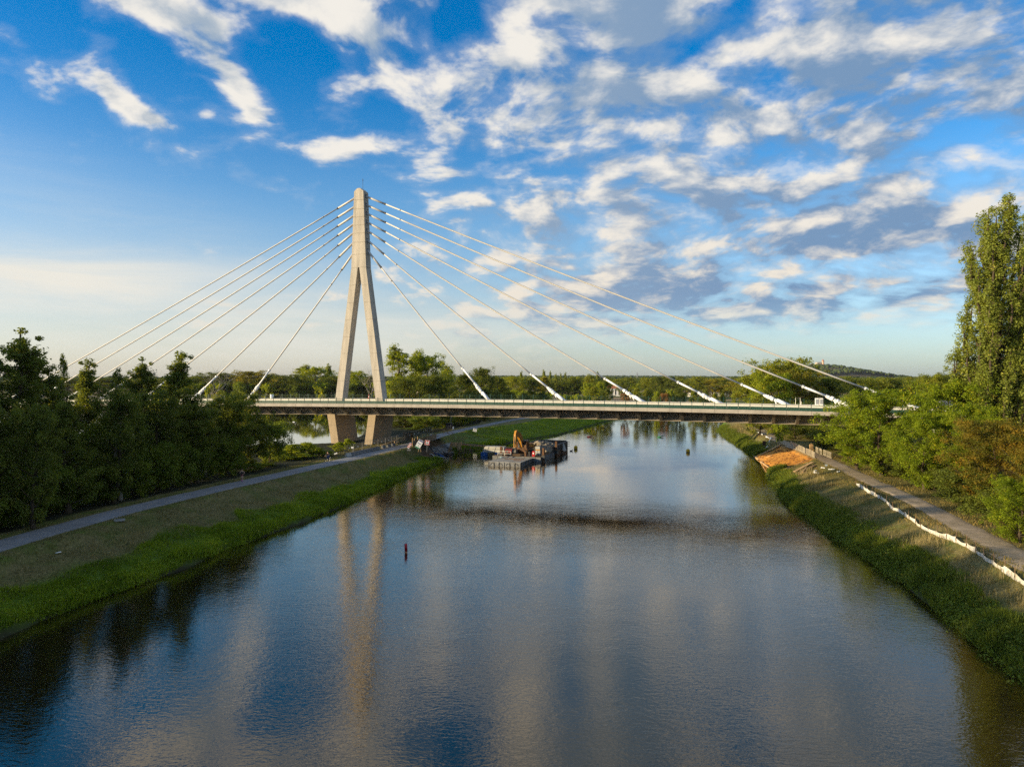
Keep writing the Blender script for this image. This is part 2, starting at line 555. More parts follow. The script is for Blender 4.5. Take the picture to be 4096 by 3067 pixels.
def vnoise(P, s, seed=0):
    """cheap smooth value noise"""
    g = np.random.default_rng(seed).random((64, 64))
    q = P / s
    i = np.floor(q).astype(int); f = q - i; f = f * f * (3 - 2 * f)
    i0, i1 = i[:, 0] % 64, i[:, 1] % 64; j0, j1 = (i0 + 1) % 64, (i1 + 1) % 64
    return (g[i0, i1] * (1 - f[:, 0]) + g[j0, i1] * f[:, 0]) * (1 - f[:, 1]) + (g[i0, j1] * (1 - f[:, 0]) + g[j0, j1] * f[:, 0]) * f[:, 1]


def sstep(x, a, b):
    t = np.clip((x - a) / (b - a), 0, 1); return t * t * (3 - 2 * t)


# the dug-out slope on the right bank and the excavated notch on the left bank (their outlines on the ground)
SOIL = np.array([(52.4, 156.5), (58.2, 154.5), (58.4, 148.5), (54.0, 126.5), (50.2, 124.5), (47.0, 131)], float)
NOTCH = np.array([(-13.2, 163.5), (-17.6, 171), (-23.2, 168), (-21.8, 158), (-18.6, 146.5), (-14.2, 149)], float)


def terrain(P):
    """height of the ground at points (n,2); also bank distance, side and masks"""
    P = np.asarray(P, float)
    sd = seg_dist(P, RIVER, True); inr = inside(P, RIVER); sd = np.where(inr, -sd, sd)
    wob = (vnoise(P, 2.3, 3) - 0.5) * 0.9 + (vnoise(P, 7.0, 4) - 0.5) * 1.1
    sd = sd + wob
    pdist = seg_dist(P, POND, True); inp = inside(P, POND); pd = np.where(inp, -pdist, pdist) + wob * 0.6
    left = seg_dist(P, LEFT_BANK) < seg_dist(P, RIGHT_BANK)
    rise = np.where(left, 12.0, 8.2)
    u = np.clip(sd / rise, 0, 1)
    h = np.where(left, 0.35 + 2.63 * (u ** 0.92), 0.45 + 2.52 * (u ** 0.8))
    h = np.where(sd < 0, np.maximum(-1.8, sd * 0.9), np.minimum(h, np.maximum(sd, 0) * 1.1 + 0.02))
    # small unevenness away from the crest
    h = h + np.where(sd > 0.5, (vnoise(P, 3.1, 5) - 0.5) * 0.16 + (vnoise(P, 11, 6) - 0.5) * 0.25 * (sd < rise), 0)
    # pond bowl
    hp = np.where(pd < 0, np.maximum(-1.5, pd * 0.5), np.minimum(3.0, 0.3 + pd * 0.34))
    h = np.where(pd < 9, np.minimum(h, hp), h)
    # far land: very gentle
    far = sstep(np.hypot(P[:, 0], P[:, 1]), 400, 2500)
    h = h + far * (vnoise(P, 600, 8) * 3.0)
    # dug-out slope: an even ramp; notch: a steeper cut
    so = inside(P, SOIL); sod = np.where(so, seg_dist(P, SOIL, True), 0)
    h = np.where(so & (sd > -1), h - .16 * sstep(sod, 0, .8) + (vnoise(P, .9, 71) - .5) * .12, h)
    no = inside(P, NOTCH); nod = np.where(no, seg_dist(P, NOTCH, True), 0)
    h = np.where(no, h - .8 * sstep(nod, 0, 1.6), h)
    # shelves under the path and the track
    dl = seg_dist(P, LEFT_PATH); dr = seg_dist(P, RIGHT_TRACK)
    h = np.where((dl < 4.4) & (~no), h * sstep(dl, 2.5, 4.4) + PATH_Z * (1 - sstep(dl, 2.5, 4.4)), h)
    h = np.where((dr < 3.4) & (~so), h * sstep(dr, 1.6, 3.4) + PATH_Z * (1 - sstep(dr, 1.6, 3.4)), h)
    return h, sd, pd, left, dl, dr, so, no


def on_ground(px, py, n=9):
    """where those directions from the drone meet the ground"""
    px, py = np.atleast_1d(px), np.atleast_1d(py)
    D = np.array([tuple(ray(a, b)) for a, b in zip(px, py)]); z = np.full(len(D), 2.0)
    for _ in range(n):
        t = (z - CAM_H) / D[:, 2]; P = D[:, :2] * t[:, None]
        z = .5 * z + .5 * np.maximum(terrain(P)[0], 0)
    return np.column_stack([P, terrain(P)[0]])


def zg(x, y):
    return float(terrain(np.array([[x, y]]))[0][0])


def axis(lo, hi, step, far_lo, far_hi, grow=1.16):
    a = list(np.arange(lo, hi + 1e-6, step)); s = step; x = a[-1]
    while x < far_hi: s *= grow; x += s; a.append(x)
    s = step; x = a[0]; b = []
    while x > far_lo: s *= grow; x -= s; b.append(x)
    return np.array(b[::-1] + a)


def build_ground():
    xs = axis(-75, 75, 0.7, -9000, 9000)
    ys = np.concatenate([axis(34, 175, 0.7, -1500, 34, 1.3)[:-1], axis(175, 300, 1.4, 174, 12000, 1.12)[1:]])
    ys = np.unique(np.round(ys, 3))
    X, Y = np.meshgrid(xs, ys); P = np.column_stack([X.ravel(), Y.ravel()])
    h, sd, pd, left, dl, dr, so, no = terrain(P)
    V = np.column_stack([P, h])
    ny, nx = X.shape
    i = np.arange(nx * ny).reshape(ny, nx)
    F = np.stack([i[:-1, :-1], i[:-1, 1:], i[1:, 1:], i[1:, :-1]], -1).reshape(-1, 4)
    me = np_mesh('ground', V, F, None, True)
    lush = np.where(left, 1 - sstep(sd + (vnoise(P, 4, 9) - .5) * 3.5 + np.interp(P[:, 1], [85, 135], [0, 2.4]), 4.2, 6.6), 1 - sstep(sd + (vnoise(P, 4, 9) - .5) * 2.0, 1.6, 3.2))
    lush = np.maximum(lush, left * (P[:, 1] > 150) * (sd < 14) * sstep(P[:, 1], 160, 185) * .85)
    lush = np.maximum(lush, (dl > 2.3) * (dl < 3.2) * (vnoise(P, 1.8, 10) > .5) * .6)
    soil = np.maximum(so * 1.0, no * 1.0)
    soil = np.maximum(soil, (1 - sstep(dr, 1.4, 2.6)) * .4)
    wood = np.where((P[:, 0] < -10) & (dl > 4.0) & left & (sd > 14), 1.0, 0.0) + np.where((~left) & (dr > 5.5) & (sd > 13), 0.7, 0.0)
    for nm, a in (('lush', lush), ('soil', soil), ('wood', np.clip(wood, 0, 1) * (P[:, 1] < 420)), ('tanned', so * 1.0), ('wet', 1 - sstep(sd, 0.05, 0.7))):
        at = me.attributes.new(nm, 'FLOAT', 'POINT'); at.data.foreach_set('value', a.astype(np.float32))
    m = bpy.data.materials.new('ground'); m.use_nodes = True
    nt = m.node_tree; N, L = nt.nodes.new, nt.links.new; b = nt.nodes['Principled BSDF']
    b.inputs['Roughness'].default_value = 0.95; b.inputs['Specular IOR Level'].default_value = 0.1
    geo = N('ShaderNodeNewGeometry')
    def noise(s, det=5, rough=.6):
        n = N('ShaderNodeTexNoise'); n.inputs['Scale'].default_value = s; n.inputs['Detail'].default_value = det; n.inputs['Roughness'].default_value = rough
        L(geo.outputs['Position'], n.inputs['Vector']); return n.outputs[0]
    def ramp(v, lo, hi):
        r = N('ShaderNodeMapRange'); r.inputs[1].default_value = lo; r.inputs[2].default_value = hi; L(v, r.inputs[0]); return r.outputs[0]
    def mixc(f, a, c):
        x = N('ShaderNodeMix'); x.data_type = 'RGBA'; L(f, x.inputs[0])
        for k, v in ((6, a), (7, c)):
            if isinstance(v, tuple): x.inputs[k].default_value = (*v, 1)
            else: L(v, x.inputs[k])
        return x.outputs[2]
    def attr(n):
        a = N('ShaderNodeAttribute'); a.attribute_name = n; return a.outputs['Fac']
    fine = noise(3.0, 6, .7)
    dry = mixc(ramp(fine, .32, .68), (0.105, 0.092, 0.036), (0.225, 0.190, 0.078))
    dry = mixc(ramp(noise(.35, 4), .46, .66), dry, (0.100, 0.118, 0.028))
    lsh = mixc(ramp(fine, .3, .7), (0.055, 0.10, 0.014), (0.14, 0.21, 0.026))
    c = mixc(attr('lush'), dry, lsh)
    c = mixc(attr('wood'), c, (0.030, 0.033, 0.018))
    sl = mixc(ramp(noise(1.7, 7, .7), .3, .7), (0.13, 0.085, 0.050), (0.25, 0.18, 0.11))
    tan = mixc(ramp(noise(1.3, 7, .72), .3, .7), (0.36, 0.145, 0.024), (0.70, 0.34, 0.070))
    sl = mixc(attr('tanned'), sl, tan)
    c = mixc(attr('soil'), c, sl)
    c = mixc(attr('wet'), c, (0.035, 0.032, 0.020))
    # open farmland far away: pale stubble between green
    sepx = N('ShaderNodeSeparateXYZ'); L(geo.outputs['Position'], sepx.inputs[0])
    farf = ramp(sepx.outputs[1], 330, 400)
    fld = mixc(ramp(noise(.012, 2), .45, .55), (0.09, 0.11, 0.035), (0.30, 0.215, 0.12))
    c = mixc(farf, c, fld)
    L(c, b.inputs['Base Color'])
    bp = N('ShaderNodeBump'); bp.inputs['Distance'].default_value = 0.10; bp.inputs['Strength'].default_value = 0.8
    L(noise(5.5, 6, .7), bp.inputs['Height']); L(bp.outputs[0], b.inputs['Normal'])
    me.materials.append(m)
    tag(link('ground', me), kind='structure')


def ribbon(name, line, w, z_off, material, n_across=6, wob=0.25, seed=1, step=0.8):
    line = np.asarray(line, float)
    seg = np.hypot(*np.diff(line, axis=0).T); s = np.concatenate([[0], np.cumsum(seg)])
    t = np.arange(0, s[-1], step)
    # smooth the centre line
    x = np.interp(t, s, line[:, 0]); y = np.interp(t, s, line[:, 1])
    k = np.ones(13) / 13
    xp, yp = np.pad(x, 6, 'edge'), np.pad(y, 6, 'edge')
    xs_, ys_ = np.convolve(xp, k, 'valid'), np.convolve(yp, k, 'valid')
    xs_[:6], ys_[:6], xs_[-6:], ys_[-6:] = x[:6], y[:6], x[-6:], y[-6:]
    tx, ty = np.gradient(xs_), np.gradient(ys_); l = np.hypot(tx, ty); nx_, ny_ = -ty / l, tx / l
    r = np.random.default_rng(seed)
    e0 = np.convolve(r.normal(0, wob, len(t) + 4), np.ones(5) / 5, 'valid'); e1 = np.convolve(r.normal(0, wob, len(t) + 4), np.ones(5) / 5, 'valid')
    V = []
    for j in range(n_across + 1):
        f = j / n_across - .5
        off = f * w + (e0 if j == 0 else e1 if j == n_across else 0)
        V.append(np.column_stack([xs_ + nx_ * off, ys_ + ny_ * off, np.full(len(t), PATH_Z + (-.05 if j in (0, n_across) else z_off + 0.03 * (0.25 - f * f) * 4 * 0.5))]))
    V = np.stack(V, 1)
    n = len(t); i = np.arange(n * (n_across + 1)).reshape(n, n_across + 1)
    F = np.stack([i[:-1, :-1], i[:-1, 1:], i[1:, 1:], i[1:, :-1]], -1).reshape(-1, 4)
    return tag(link(name, np_mesh(name, V.reshape(-1, 3), F, material, True)), kind='structure')


def water_mat(name, amp=1.0):
    m = bpy.data.materials.new(name); m.use_nodes = True
    nt = m.node_tree; N, L = nt.nodes.new, nt.links.new; b = nt.nodes['Principled BSDF']
    b.inputs['Base Color'].default_value = (0.010, 0.009, 0.005, 1)
    b.inputs['Roughness'].default_value = 0.02
    b.inputs['IOR'].default_value = 1.75
    b.inputs['Specular Tint'].default_value = (1.0, 0.86, 0.62, 1)
    b.inputs['Specular IOR Level'].default_value = 0.5
    geo = N('ShaderNodeNewGeometry')
    def noise(scale, det, stretch=(1, 1, 1), rot=0, dist=0.0, rough=.5):
        mp = N('ShaderNodeMapping'); mp.inputs['Scale'].default_value = stretch; mp.inputs['Rotation'].default_value = (0, 0, rot)
        L(geo.outputs['Position'], mp.inputs[0])
        n = N('ShaderNodeTexNoise'); n.inputs['Scale'].default_value = scale; n.inputs['Detail'].default_value = det
        n.inputs['Distortion'].default_value = dist; n.inputs['Roughness'].default_value = rough
        L(mp.outputs[0], n.inputs['Vector']); return n.outputs[0]
    def M(op, a, b_, c=None):
        n = N('ShaderNodeMath'); n.operation = op
        for i, v in enumerate((a, b_, c)):
            if v is None: continue
            if isinstance(v, (int, float)): n.inputs[i].default_value = v
            else: L(v, n.inputs[i])
        return n.outputs[0]
    ripples = noise(2.5, 2.5, (0.75, 1.5, 1), 0.2, 0.5)
    fine = noise(7.5, 2, (0.75, 1.35, 1), -0.15, 0.3)
    swell = noise(0.28, 2, (1, 1.4, 1), 0.5)
    gust = noise(0.045, 3, (1.0, 1.2, 1), 0.3)
    gr = N('ShaderNodeMapRange'); gr.inputs[1].default_value = .35; gr.inputs[2].default_value = .65; gr.inputs[3].default_value = .42; gr.inputs[4].default_value = 1.45
    L(gust, gr.inputs[0])
    h = M('ADD', M('MULTIPLY', ripples, 0.0118 * amp), M('ADD', M('MULTIPLY', fine, 0.0050 * amp), M('MULTIPLY', swell, 0.018 * amp)))
    h = M('MULTIPLY', h, gr.outputs[0])
    # the reach under and beyond the bridge lies sheltered and calmer than the open water
    sp_ = N('ShaderNodeSeparateXYZ'); L(geo.outputs['Position'], sp_.inputs[0])
    calm = N('ShaderNodeMapRange'); calm.interpolation_type = 'SMOOTHSTEP'
    calm.inputs[1].default_value = 95; calm.inputs[2].default_value = 150; calm.inputs[3].default_value = 1.0; calm.inputs[4].default_value = 0.42
    L(sp_.outputs[1], calm.inputs[0]); h = M('MULTIPLY', h, calm.outputs[0])
    bp = N('ShaderNodeBump'); bp.inputs['Strength'].default_value = 1.0; bp.inputs['Distance'].default_value = 1.0
    L(h, bp.inputs['Height']); L(bp.outputs[0], b.inputs['Normal'])
    b.inputs['Coat Weight'].default_value = 1.0; b.inputs['Coat Roughness'].default_value = 0.02; b.inputs['Coat IOR'].default_value = 1.33; b.inputs['Coat Tint'].default_value = (1.0, 0.89, 0.72, 1)
    L(bp.outputs[0], b.inputs['Coat Normal'])
    return m


def poly_sheet(name, poly, z, material, grow=2.0):
    """a water sheet that runs on under the banks"""
    c = poly.mean(0)
    me = bpy.data.meshes.new(name)
    bm = bmesh.new()
    A = poly; n = len(A); out = []
    area = sum(A[i][0] * A[(i + 1) % n][1] - A[(i + 1) % n][0] * A[i][1] for i in range(n))
    sgn = 1 if area > 0 else -1
    for i in range(n):
        d0 = A[i] - A[i - 1]; d1 = A[(i + 1) % n] - A[i]
        nrm = np.array([d0[1], -d0[0]]) / np.hypot(*d0) + np.array([d1[1], -d1[0]]) / np.hypot(*d1)
        nrm = nrm / np.hypot(*nrm) * sgn
        out.append(A[i] + nrm * grow)
    f = bm.faces.new([bm.verts.new((p[0], p[1], z)) for p in out])
    if f.normal.z < 0: f.normal_flip()
    bmesh.ops.triangulate(bm, faces=bm.faces[:])
    bm.to_mesh(me); bm.free(); me.materials.append(material)
    return tag(link(name, me), kind='structure')


build_ground()
poly_sheet('river', RIVER, 0.0, water_mat('river_water', 1.0))
poly_sheet('pond', POND, 0.0, water_mat('pond_water', 0.14))
asphalt = mat('asphalt', (0.25, 0.255, 0.265), .92, nscale=.55, bump=.02, bscale=30, spec=.15, color2=(0.17, 0.168, 0.165))
ribbon('footpath', LEFT_PATH, 4.3, 0.035, asphalt, 6, .28, 3)
track_mat = mat('track_earth', (0.44, 0.35, 0.25), .95, color2=(0.24, 0.19, 0.12), nscale=.7, bump=.05, bscale=7, spec=.1)
ribbon('dirt_track', RIGHT_TRACK, 3.4, 0.035, track_mat, 6, .5, 4)


# ------------------------------------------------------------------ grass and bank plants (nobody could count them)
def band_points(line, d0, d1, n, side, r, s0=None, s1=None, power=1.0):
    line = np.asarray(line, float)
    seg = np.hypot(*np.diff(line, axis=0).T); s = np.concatenate([[0], np.cumsum(seg)])
    a, b = (s0 if s0 is not None else 0), (s1 if s1 is not None else s[-1])
    t = a + (b - a) * r.random(n) ** power
    x = np.interp(t, s, line[:, 0]); y = np.interp(t, s, line[:, 1])
    x2 = np.interp(np.minimum(t + .5, s[-1]), s, line[:, 0]); y2 = np.interp(np.minimum(t + .5, s[-1]), s, line[:, 1])
    x1 = np.interp(np.maximum(t - .5, 0), s, line[:, 0]); y1 = np.interp(np.maximum(t - .5, 0), s, line[:, 1])
    tx, ty = x2 - x1, y2 - y1; l = np.hypot(tx, ty) + 1e-9
    d = d0 + (d1 - d0) * r.random(n)
    return np.column_stack([x - ty / l * d * side, y + tx / l * d * side]), d


def blades(P, z, hgt, wid, r, lean=0.5, curl=True, bend_dir=None):
    n = len(P)
    a = r.random(n) * 2 * np.pi
    ln = np.abs(r.normal(0, lean, n))
    ld = r.random(n) * 2 * np.pi
    h = hgt * (0.55 + 0.9 * r.random(n)); w = wid * (0.6 + 0.8 * r.random(n))
    ca, sa = np.cos(a) * w / 2, np.sin(a) * w / 2
    base = np.column_stack([P, z - 0.03])
    mid = base + np.column_stack([np.cos(ld) * ln * h * .35, np.sin(ld) * ln * h * .35, h * .6])
    tip = base + np.column_stack([np.cos(ld) * ln * h, np.sin(ld) * ln * h, h * (1 - .25 * np.minimum(ln, 1.5))])
    off = np.column_stack([ca, sa, np.zeros(n)])
    V = np.stack([base - off, base + off, mid + off * .7, mid - off * .7, tip], 1).reshape(-1, 3)
    k = np.arange(n)[:, None] * 5
    return V, k + np.array([[0, 1, 2, 3]]), k + np.array([[3, 2, 4]])


def grass_object(name, sets, material):
    Vs, Q, T, tt = [], [], [], []
    o = 0
    for V, q, t, tint in sets:
        Vs.append(V); Q.append(q + o); T.append(t + o); tt.append(tint); o += len(V)
    tint = np.concatenate(tt)
    me = np_mesh(name, np.concatenate(Vs), [np.concatenate(Q), np.concatenate(T)], material, False, np.concatenate([tint, tint]))
    return tag(link(name, me), kind='stuff')


g_lush = leaf_mat('lush_grass', (0.080, 0.140, 0.011), (0.290, 0.370, 0.028), (0.34, 0.33, 0.07), .42, .05, 0.0)
g_herb = leaf_mat('bank_herbs', (0.058, 0.088, 0.012), (0.200, 0.235, 0.028), (0.32, 0.26, 0.05), .40, .06, 0.0)
g_dry = leaf_mat('dry_grass', (0.090, 0.092, 0.030), (0.235, 0.205, 0.085), (0.32, 0.25, 0.10), .2, .10, 0.0)
g_dryr = leaf_mat('tawny_grass', (0.090, 0.088, 0.022), (0.245, 0.195, 0.066), (0.38, 0.24, 0.07), .2, .14, 0.0)


def clump_mask(P, s, seed, r, lo=.15):
    return r.random(len(P)) < lo + (1 - lo) * vnoise(P, s, seed) ** 1.0


def build_grass():
    r = np.random.default_rng(21)
    # left bank: lush strip by the water, dry slope above
    sets = []; sets_far = []
    for (n, d0, d1, hh, ww, ln, s1, pw) in ((150000, -.1, 6.2, .36, .06, .7, 190, 1.25), (36000, -.35, 1.6, .58, .075, .75, 190, 1.2)):
        P, d = band_points(LEFT_BANK, d0, d1, n, 1, r, 30, s1, pw)
        d = d + (vnoise(P, 4, 9) - .5) * 3.5
        keep = (d < np.interp(P[:, 1], [85, 135], [5.4, 2.9])) & clump_mask(P, 1.3, 31, r)
        keep &= ~inside(P, NOTCH)
        P = P[keep]; hT = terrain(P); h = hT[0]
        ok = (h > -.25) & (hT[4] > 2.9); P, h = P[ok], h[ok]
        hg = hh * (0.35 + 1.3 * vnoise(P, 2.2, 33) * (.5 + vnoise(P, .8, 34)))
        sets.append((*blades(P, np.maximum(h, -.05), hg, ww, r, ln), np.clip(.05 + .85 * vnoise(P, 3.4, 35) + r.normal(0, .16, len(P)), 0, .999)))
    grass_object('lush_grass', sets, g_lush)
    for (n, d0, d1, hh, ww) in ((46000, -.2, 13.0, .34, .10),):
        P, d = band_points(LEFT_BANK, d0, d1, n, 1, r, 185, 330, 1.0)
        hT = terrain(P); keep = (hT[0] > -.1) & (hT[4] > 2.1) & clump_mask(P, 2.0, 36, r, .3); P = P[keep]; h = hT[0][keep]
        sets_far.append((*blades(P, h, hh, ww, r, .8), np.clip(.15 + .6 * vnoise(P, 3.2, 35) + r.normal(0, .16, len(P)), 0, .999)))
    grass_object('meadow_grass', sets_far, g_lush)
    sets = []
    P, d = band_points(LEFT_BANK, 3.2, 16.5, 130000, 1, r, 30, 200, 1.3)
    hT = terrain(P)
    keep = (hT[4] > 1.95) & clump_mask(P, 1.6, 37, r, .25) & (~hT[7]) & (hT[0] > .2)
    P = P[keep]; h = hT[0][keep]
    sets.append((*blades(P, h, .19 * (.6 + .8 * vnoise(P, 2.1, 38)), .045, r, 1.1), np.clip(.25 + .5 * vnoise(P, 3.5, 39) + r.normal(0, .18, len(P)), 0, .999)))
    grass_object('dry_grass', sets, g_dry)
    # right bank
    RB = np.array(RIGHT_BANK)[::-1]
    sets = []
    for (n, d0, d1, hh, ww, ln) in ((170000, -.3, 3.9, .42, .06, .8), (40000, -.5, 2.4, .62, .075, .9)):
        P, d = band_points(RB, d0, d1, n, -1, r, 12, 240, 1.25)
        d = d + (vnoise(P, 4, 9) - .5) * 2.0
        hT = terrain(P)
        keep = (d < 2.7) & clump_mask(P, 1.5, 41, r) & (~hT[6]) & (hT[0] > -.25)
        P = P[keep]; h = np.maximum(hT[0][keep], -.05)
        sets.append((*blades(P, h, hh * (.5 + 1.0 * vnoise(P, 1.9, 43)), ww, r, ln), np.clip(.15 + .6 * vnoise(P, 2.6, 45) + r.normal(0, .18, len(P)), 0, .999)))
    grass_object('bank_herbs', sets, g_herb)
    sets = []
    P, d = band_points(RB, 2.2, 16.0, 165000, -1, r, 12, 230, 1.35)
    hT = terrain(P)
    keep = (hT[5] > 1.25) & clump_mask(P, 1.6, 47, r, .3) & (~hT[6]) & (hT[0] > .2)
    P = P[keep]; h = hT[0][keep]
    sets.append((*blades(P, h, .24 * (.5 + .9 * vnoise(P, 1.9, 48)), .04, r, 1.1), np.clip(.2 + .6 * vnoise(P, 3.0, 49) + r.normal(0, .2, len(P)), 0, .999)))
    grass_object('tawny_grass', sets, g_dryr)


build_grass()


def build_stems():
    r = np.random.default_rng(77)
    g_straw = leaf_mat('straw', (0.20, 0.16, 0.07), (0.40, 0.33, 0.17), (0.45, 0.36, 0.2), .3, .05, 0.0)
    RB = np.array(RIGHT_BANK)[::-1]; sets = []
    P, d = band_points(RB, 2.0, 6.0, 26000, -1, r, 12, 235, 1.25)
    hT = terrain(P); keep = clump_mask(P, 2.6, 78, r, .0) & (vnoise(P, 2.6, 78) > .5) & (~hT[6]) & (hT[5] > 1.8); P = P[keep]; h = hT[0][keep]
    sets.append((*blades(P, h, .62, .028, r, .35), np.clip(r.normal(.5, .2, len(P)), 0, .999)))
    P, d = band_points(LEFT_BANK, 4.0, 8.0, 16000, 1, r, 30, 190, 1.25)
    hT = terrain(P); keep = clump_mask(P, 2.6, 79, r, .0) & (vnoise(P, 2.6, 79) > .6) & (hT[4] > 2.2) & (~hT[7]); P = P[keep]; h = hT[0][keep]
    sets.append((*blades(P, h, .42, .026, r, .4), np.clip(r.normal(.4, .2, len(P)), 0, .999)))
    grass_object('straw_grass', sets, g_straw)


build_stems()

# ------------------------------------------------------------------ the bridge
BR_O = (-56.7, 158.0, 0.0)
BR_RZ = math.atan2(-0.3155, 0.949)
BW, VC = 17.4, 8.5                      # width, middle of the deck
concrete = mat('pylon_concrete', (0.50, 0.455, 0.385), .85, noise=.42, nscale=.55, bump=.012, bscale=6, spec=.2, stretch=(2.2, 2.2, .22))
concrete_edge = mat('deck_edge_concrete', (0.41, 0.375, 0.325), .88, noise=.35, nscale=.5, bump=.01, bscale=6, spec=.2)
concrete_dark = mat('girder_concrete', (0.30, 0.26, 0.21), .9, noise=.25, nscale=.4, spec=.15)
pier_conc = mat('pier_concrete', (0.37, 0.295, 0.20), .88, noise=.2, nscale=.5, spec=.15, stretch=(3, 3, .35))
white_conc = mat('median_concrete', (0.66, 0.62, 0.54), .85, noise=.15, nscale=.6, spec=.2)
stay_white = mat('stay_sheath', (0.50, 0.485, 0.455), .45, noise=.10, nscale=.3, spec=.4)
stay_steel = mat('stay_tube', (0.72, 0.74, 0.76), .4, noise=.08, nscale=.5, spec=.5)
wrap_white = mat('white_wrapping', (0.80, 0.80, 0.79), .8, noise=.12, nscale=1.5, bump=.08, bscale=2.2, spec=.2)
rail_green = mat('railing_green', (0.010, 0.060, 0.042), .5, noise=.25, nscale=1.0, spec=.4)
road_mat = mat('deck_asphalt', (0.09, 0.09, 0.09), .9, noise=.3, nscale=.8, spec=.15)
dark_steel = mat('dark_steel', (0.06, 0.06, 0.06), .6, noise=.3, nscale=2, spec=.4)


def dz(u):
    return 11.95 - 0.30 * ((u - 52.0) / 57.0) ** 2


def W(u, v, z):
    """bridge coordinates to the world"""
    c, s = math.cos(BR_RZ), math.sin(BR_RZ)
    return Vector((BR_O[0] + c * u - s * v, BR_O[1] + s * u + c * v, z))


bridge = thing('cable_stayed_bridge', 'pale concrete cable-stayed road bridge with one tall A-shaped pylon spanning the river', 'bridge', BR_O, BR_RZ)


def loft(sections, name, material, parent):
    """sections: list of equal-length closed rings"""
    bm = bmesh.new(); rings = [[bm.verts.new(p) for p in s] for s in sections]
    n = len(rings[0])
    for a, b in zip(rings, rings[1:]):
        for k in range(n): bm.faces.new((a[k], a[(k + 1) % n], b[(k + 1) % n], b[k]))
    bm.faces.new(rings[0]); bm.faces.new(rings[-1][::-1])
    bmesh.ops.recalc_face_normals(bm, faces=bm.faces[:])
    me = bpy.data.meshes.new(name); bm.to_mesh(me); bm.free(); me.materials.append(material)
    return link(name, me, parent)


U0, U1 = -170.0, 215.0
us = np.arange(U0, U1 + .1, 5.0)
sec = []
for u in us:
    z = dz(u)
    sec.append([(u, 0.22, z - .06), (u, 0.22, z - .42), (u, 4.4, z - .72), (u, 12.6, z - .72), (u, BW - .22, z - .42), (u, BW - .22, z - .06)])
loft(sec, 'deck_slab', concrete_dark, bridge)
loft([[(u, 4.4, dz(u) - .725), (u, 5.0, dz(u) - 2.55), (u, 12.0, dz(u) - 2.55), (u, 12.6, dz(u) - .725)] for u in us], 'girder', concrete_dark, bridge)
for (a, b) in ((2.6, 7.3), (9.7, 14.8)):
    loft([[(u, a, dz(u) - .055), (u, b, dz(u) - .055), (u, b, dz(u) + .01), (u, a, dz(u) + .01)] for u in us], 'carriageway', road_mat, bridge)
# edge panels along both sides, struts under the near and far wing, every 4 m
for side in (0, 1):
    for i, u in enumerate(np.arange(-166.0, 214.0, 4.0)):
        z0, z1 = dz(u + .02), dz(u + 3.98)
        v0, v1 = (0.0, 0.55) if side == 0 else (BW - .55, BW)
        m = MB()
        m.hexa([(u + .02, v0, z0 - .58), (u + 3.98, v0, z1 - .58), (u + 3.98, v1, z1 - .44), (u + .02, v1, z0 - .44),
                (u + .02, v0, z0 + .10), (u + 3.98, v0, z1 + .10), (u + 3.98, v1, z1 + .10), (u + .02, v1, z0 + .10)])
        m.build('edge_panel', concrete_edge, bridge)
        z = dz(u + 2)
        m = MB()
        if side == 0:
            m.hexa([(u + 1.72, .62, z - .66), (u + 2.28, .62, z - .66), (u + 2.28, 4.95, z - 2.50), (u + 1.72, 4.95, z - 2.50),
                    (u + 1.72, .62, z - .46), (u + 2.28, .62, z - .46), (u + 2.28, 4.45, z - 1.9), (u + 1.72, 4.45, z - 1.9)])
        else:
            m.hexa([(u + 1.72, BW - .62, z - .66), (u + 2.28, BW - .62, z - .66), (u + 2.28, 12.05, z - 2.50), (u + 1.72, 12.05, z - 2.50),
                    (u + 1.72, BW - .62, z - .46), (u + 2.28, BW - .62, z - .46), (u + 2.28, 12.55, z - 1.9), (u + 1.72, 12.55, z - 1.9)])
        m.build('strut', concrete_edge, bridge)
# median wall that carries the stays
for u in np.arange(-150.0, 198.0, 6.0):
    m = MB(); z0, z1 = dz(u), dz(u + 6)
    m.hexa([(u + .015, 7.62, z0), (u + 5.985, 7.62, z1), (u + 5.985, 9.38, z1), (u + .015, 9.38, z0),
            (u + .015, 7.72, z0 + .93), (u + 5.985, 7.72, z1 + .93), (u + 5.985, 9.28, z1 + .93), (u + .015, 9.28, z0 + .93)])
    m.build('median_wall', white_conc, bridge)


# railings: posts, top rail and a low boarded panel per bay
def railing(v, tall, u_from, u_to):
    rl = MB()
    uu = np.arange(u_from, u_to + .1, 2.0)
    for a, b in zip(uu, uu[1:]):
        rl.bar((a, v, dz(a) + 1.05), (b, v, dz(b) + 1.05), .06, .09)
    root = rl.build('railing', rail_green, bridge)
    pm = MB().box(-.05, .05, -.06, .06, .06, tall).build('post', rail_green, root).data
    pn = None
    for i, u in enumerate(uu):
        if i == 0:
            o = [c for c in root.children][0]; o.location = (u, v, dz(u)); continue
        o = link('post', pm, root, (u, v, dz(u)))
    for a, b in zip(uu, uu[1:]):
        slope = math.atan2(dz(b) - dz(a), 2.0)
        if pn is None:
            m = MB()
            for k in range(3):
                z = .10 + .205 * k
                m.hexa([(-.94, -.025, z), (.94, -.025, z), (.94, .03, z + .02), (-.94, .03, z + .02), (-.94, -.035, z + .198), (.94, -.035, z + .198), (.94, .01, z + .198), (-.94, .01, z + .198)])
            pn = m.build('railing_panel', rail_green, root).data
            o = [c for c in root.children if c.name.startswith('railing_panel')][0]
        else:
            o = link('railing_panel', pn, root)
        o.location = ((a + b) / 2, v, (dz(a) + dz(b)) / 2); o.rotation_euler = (0, -slope, 0)
    return root


railing(0.32, 1.47, -110.0, 150.0)
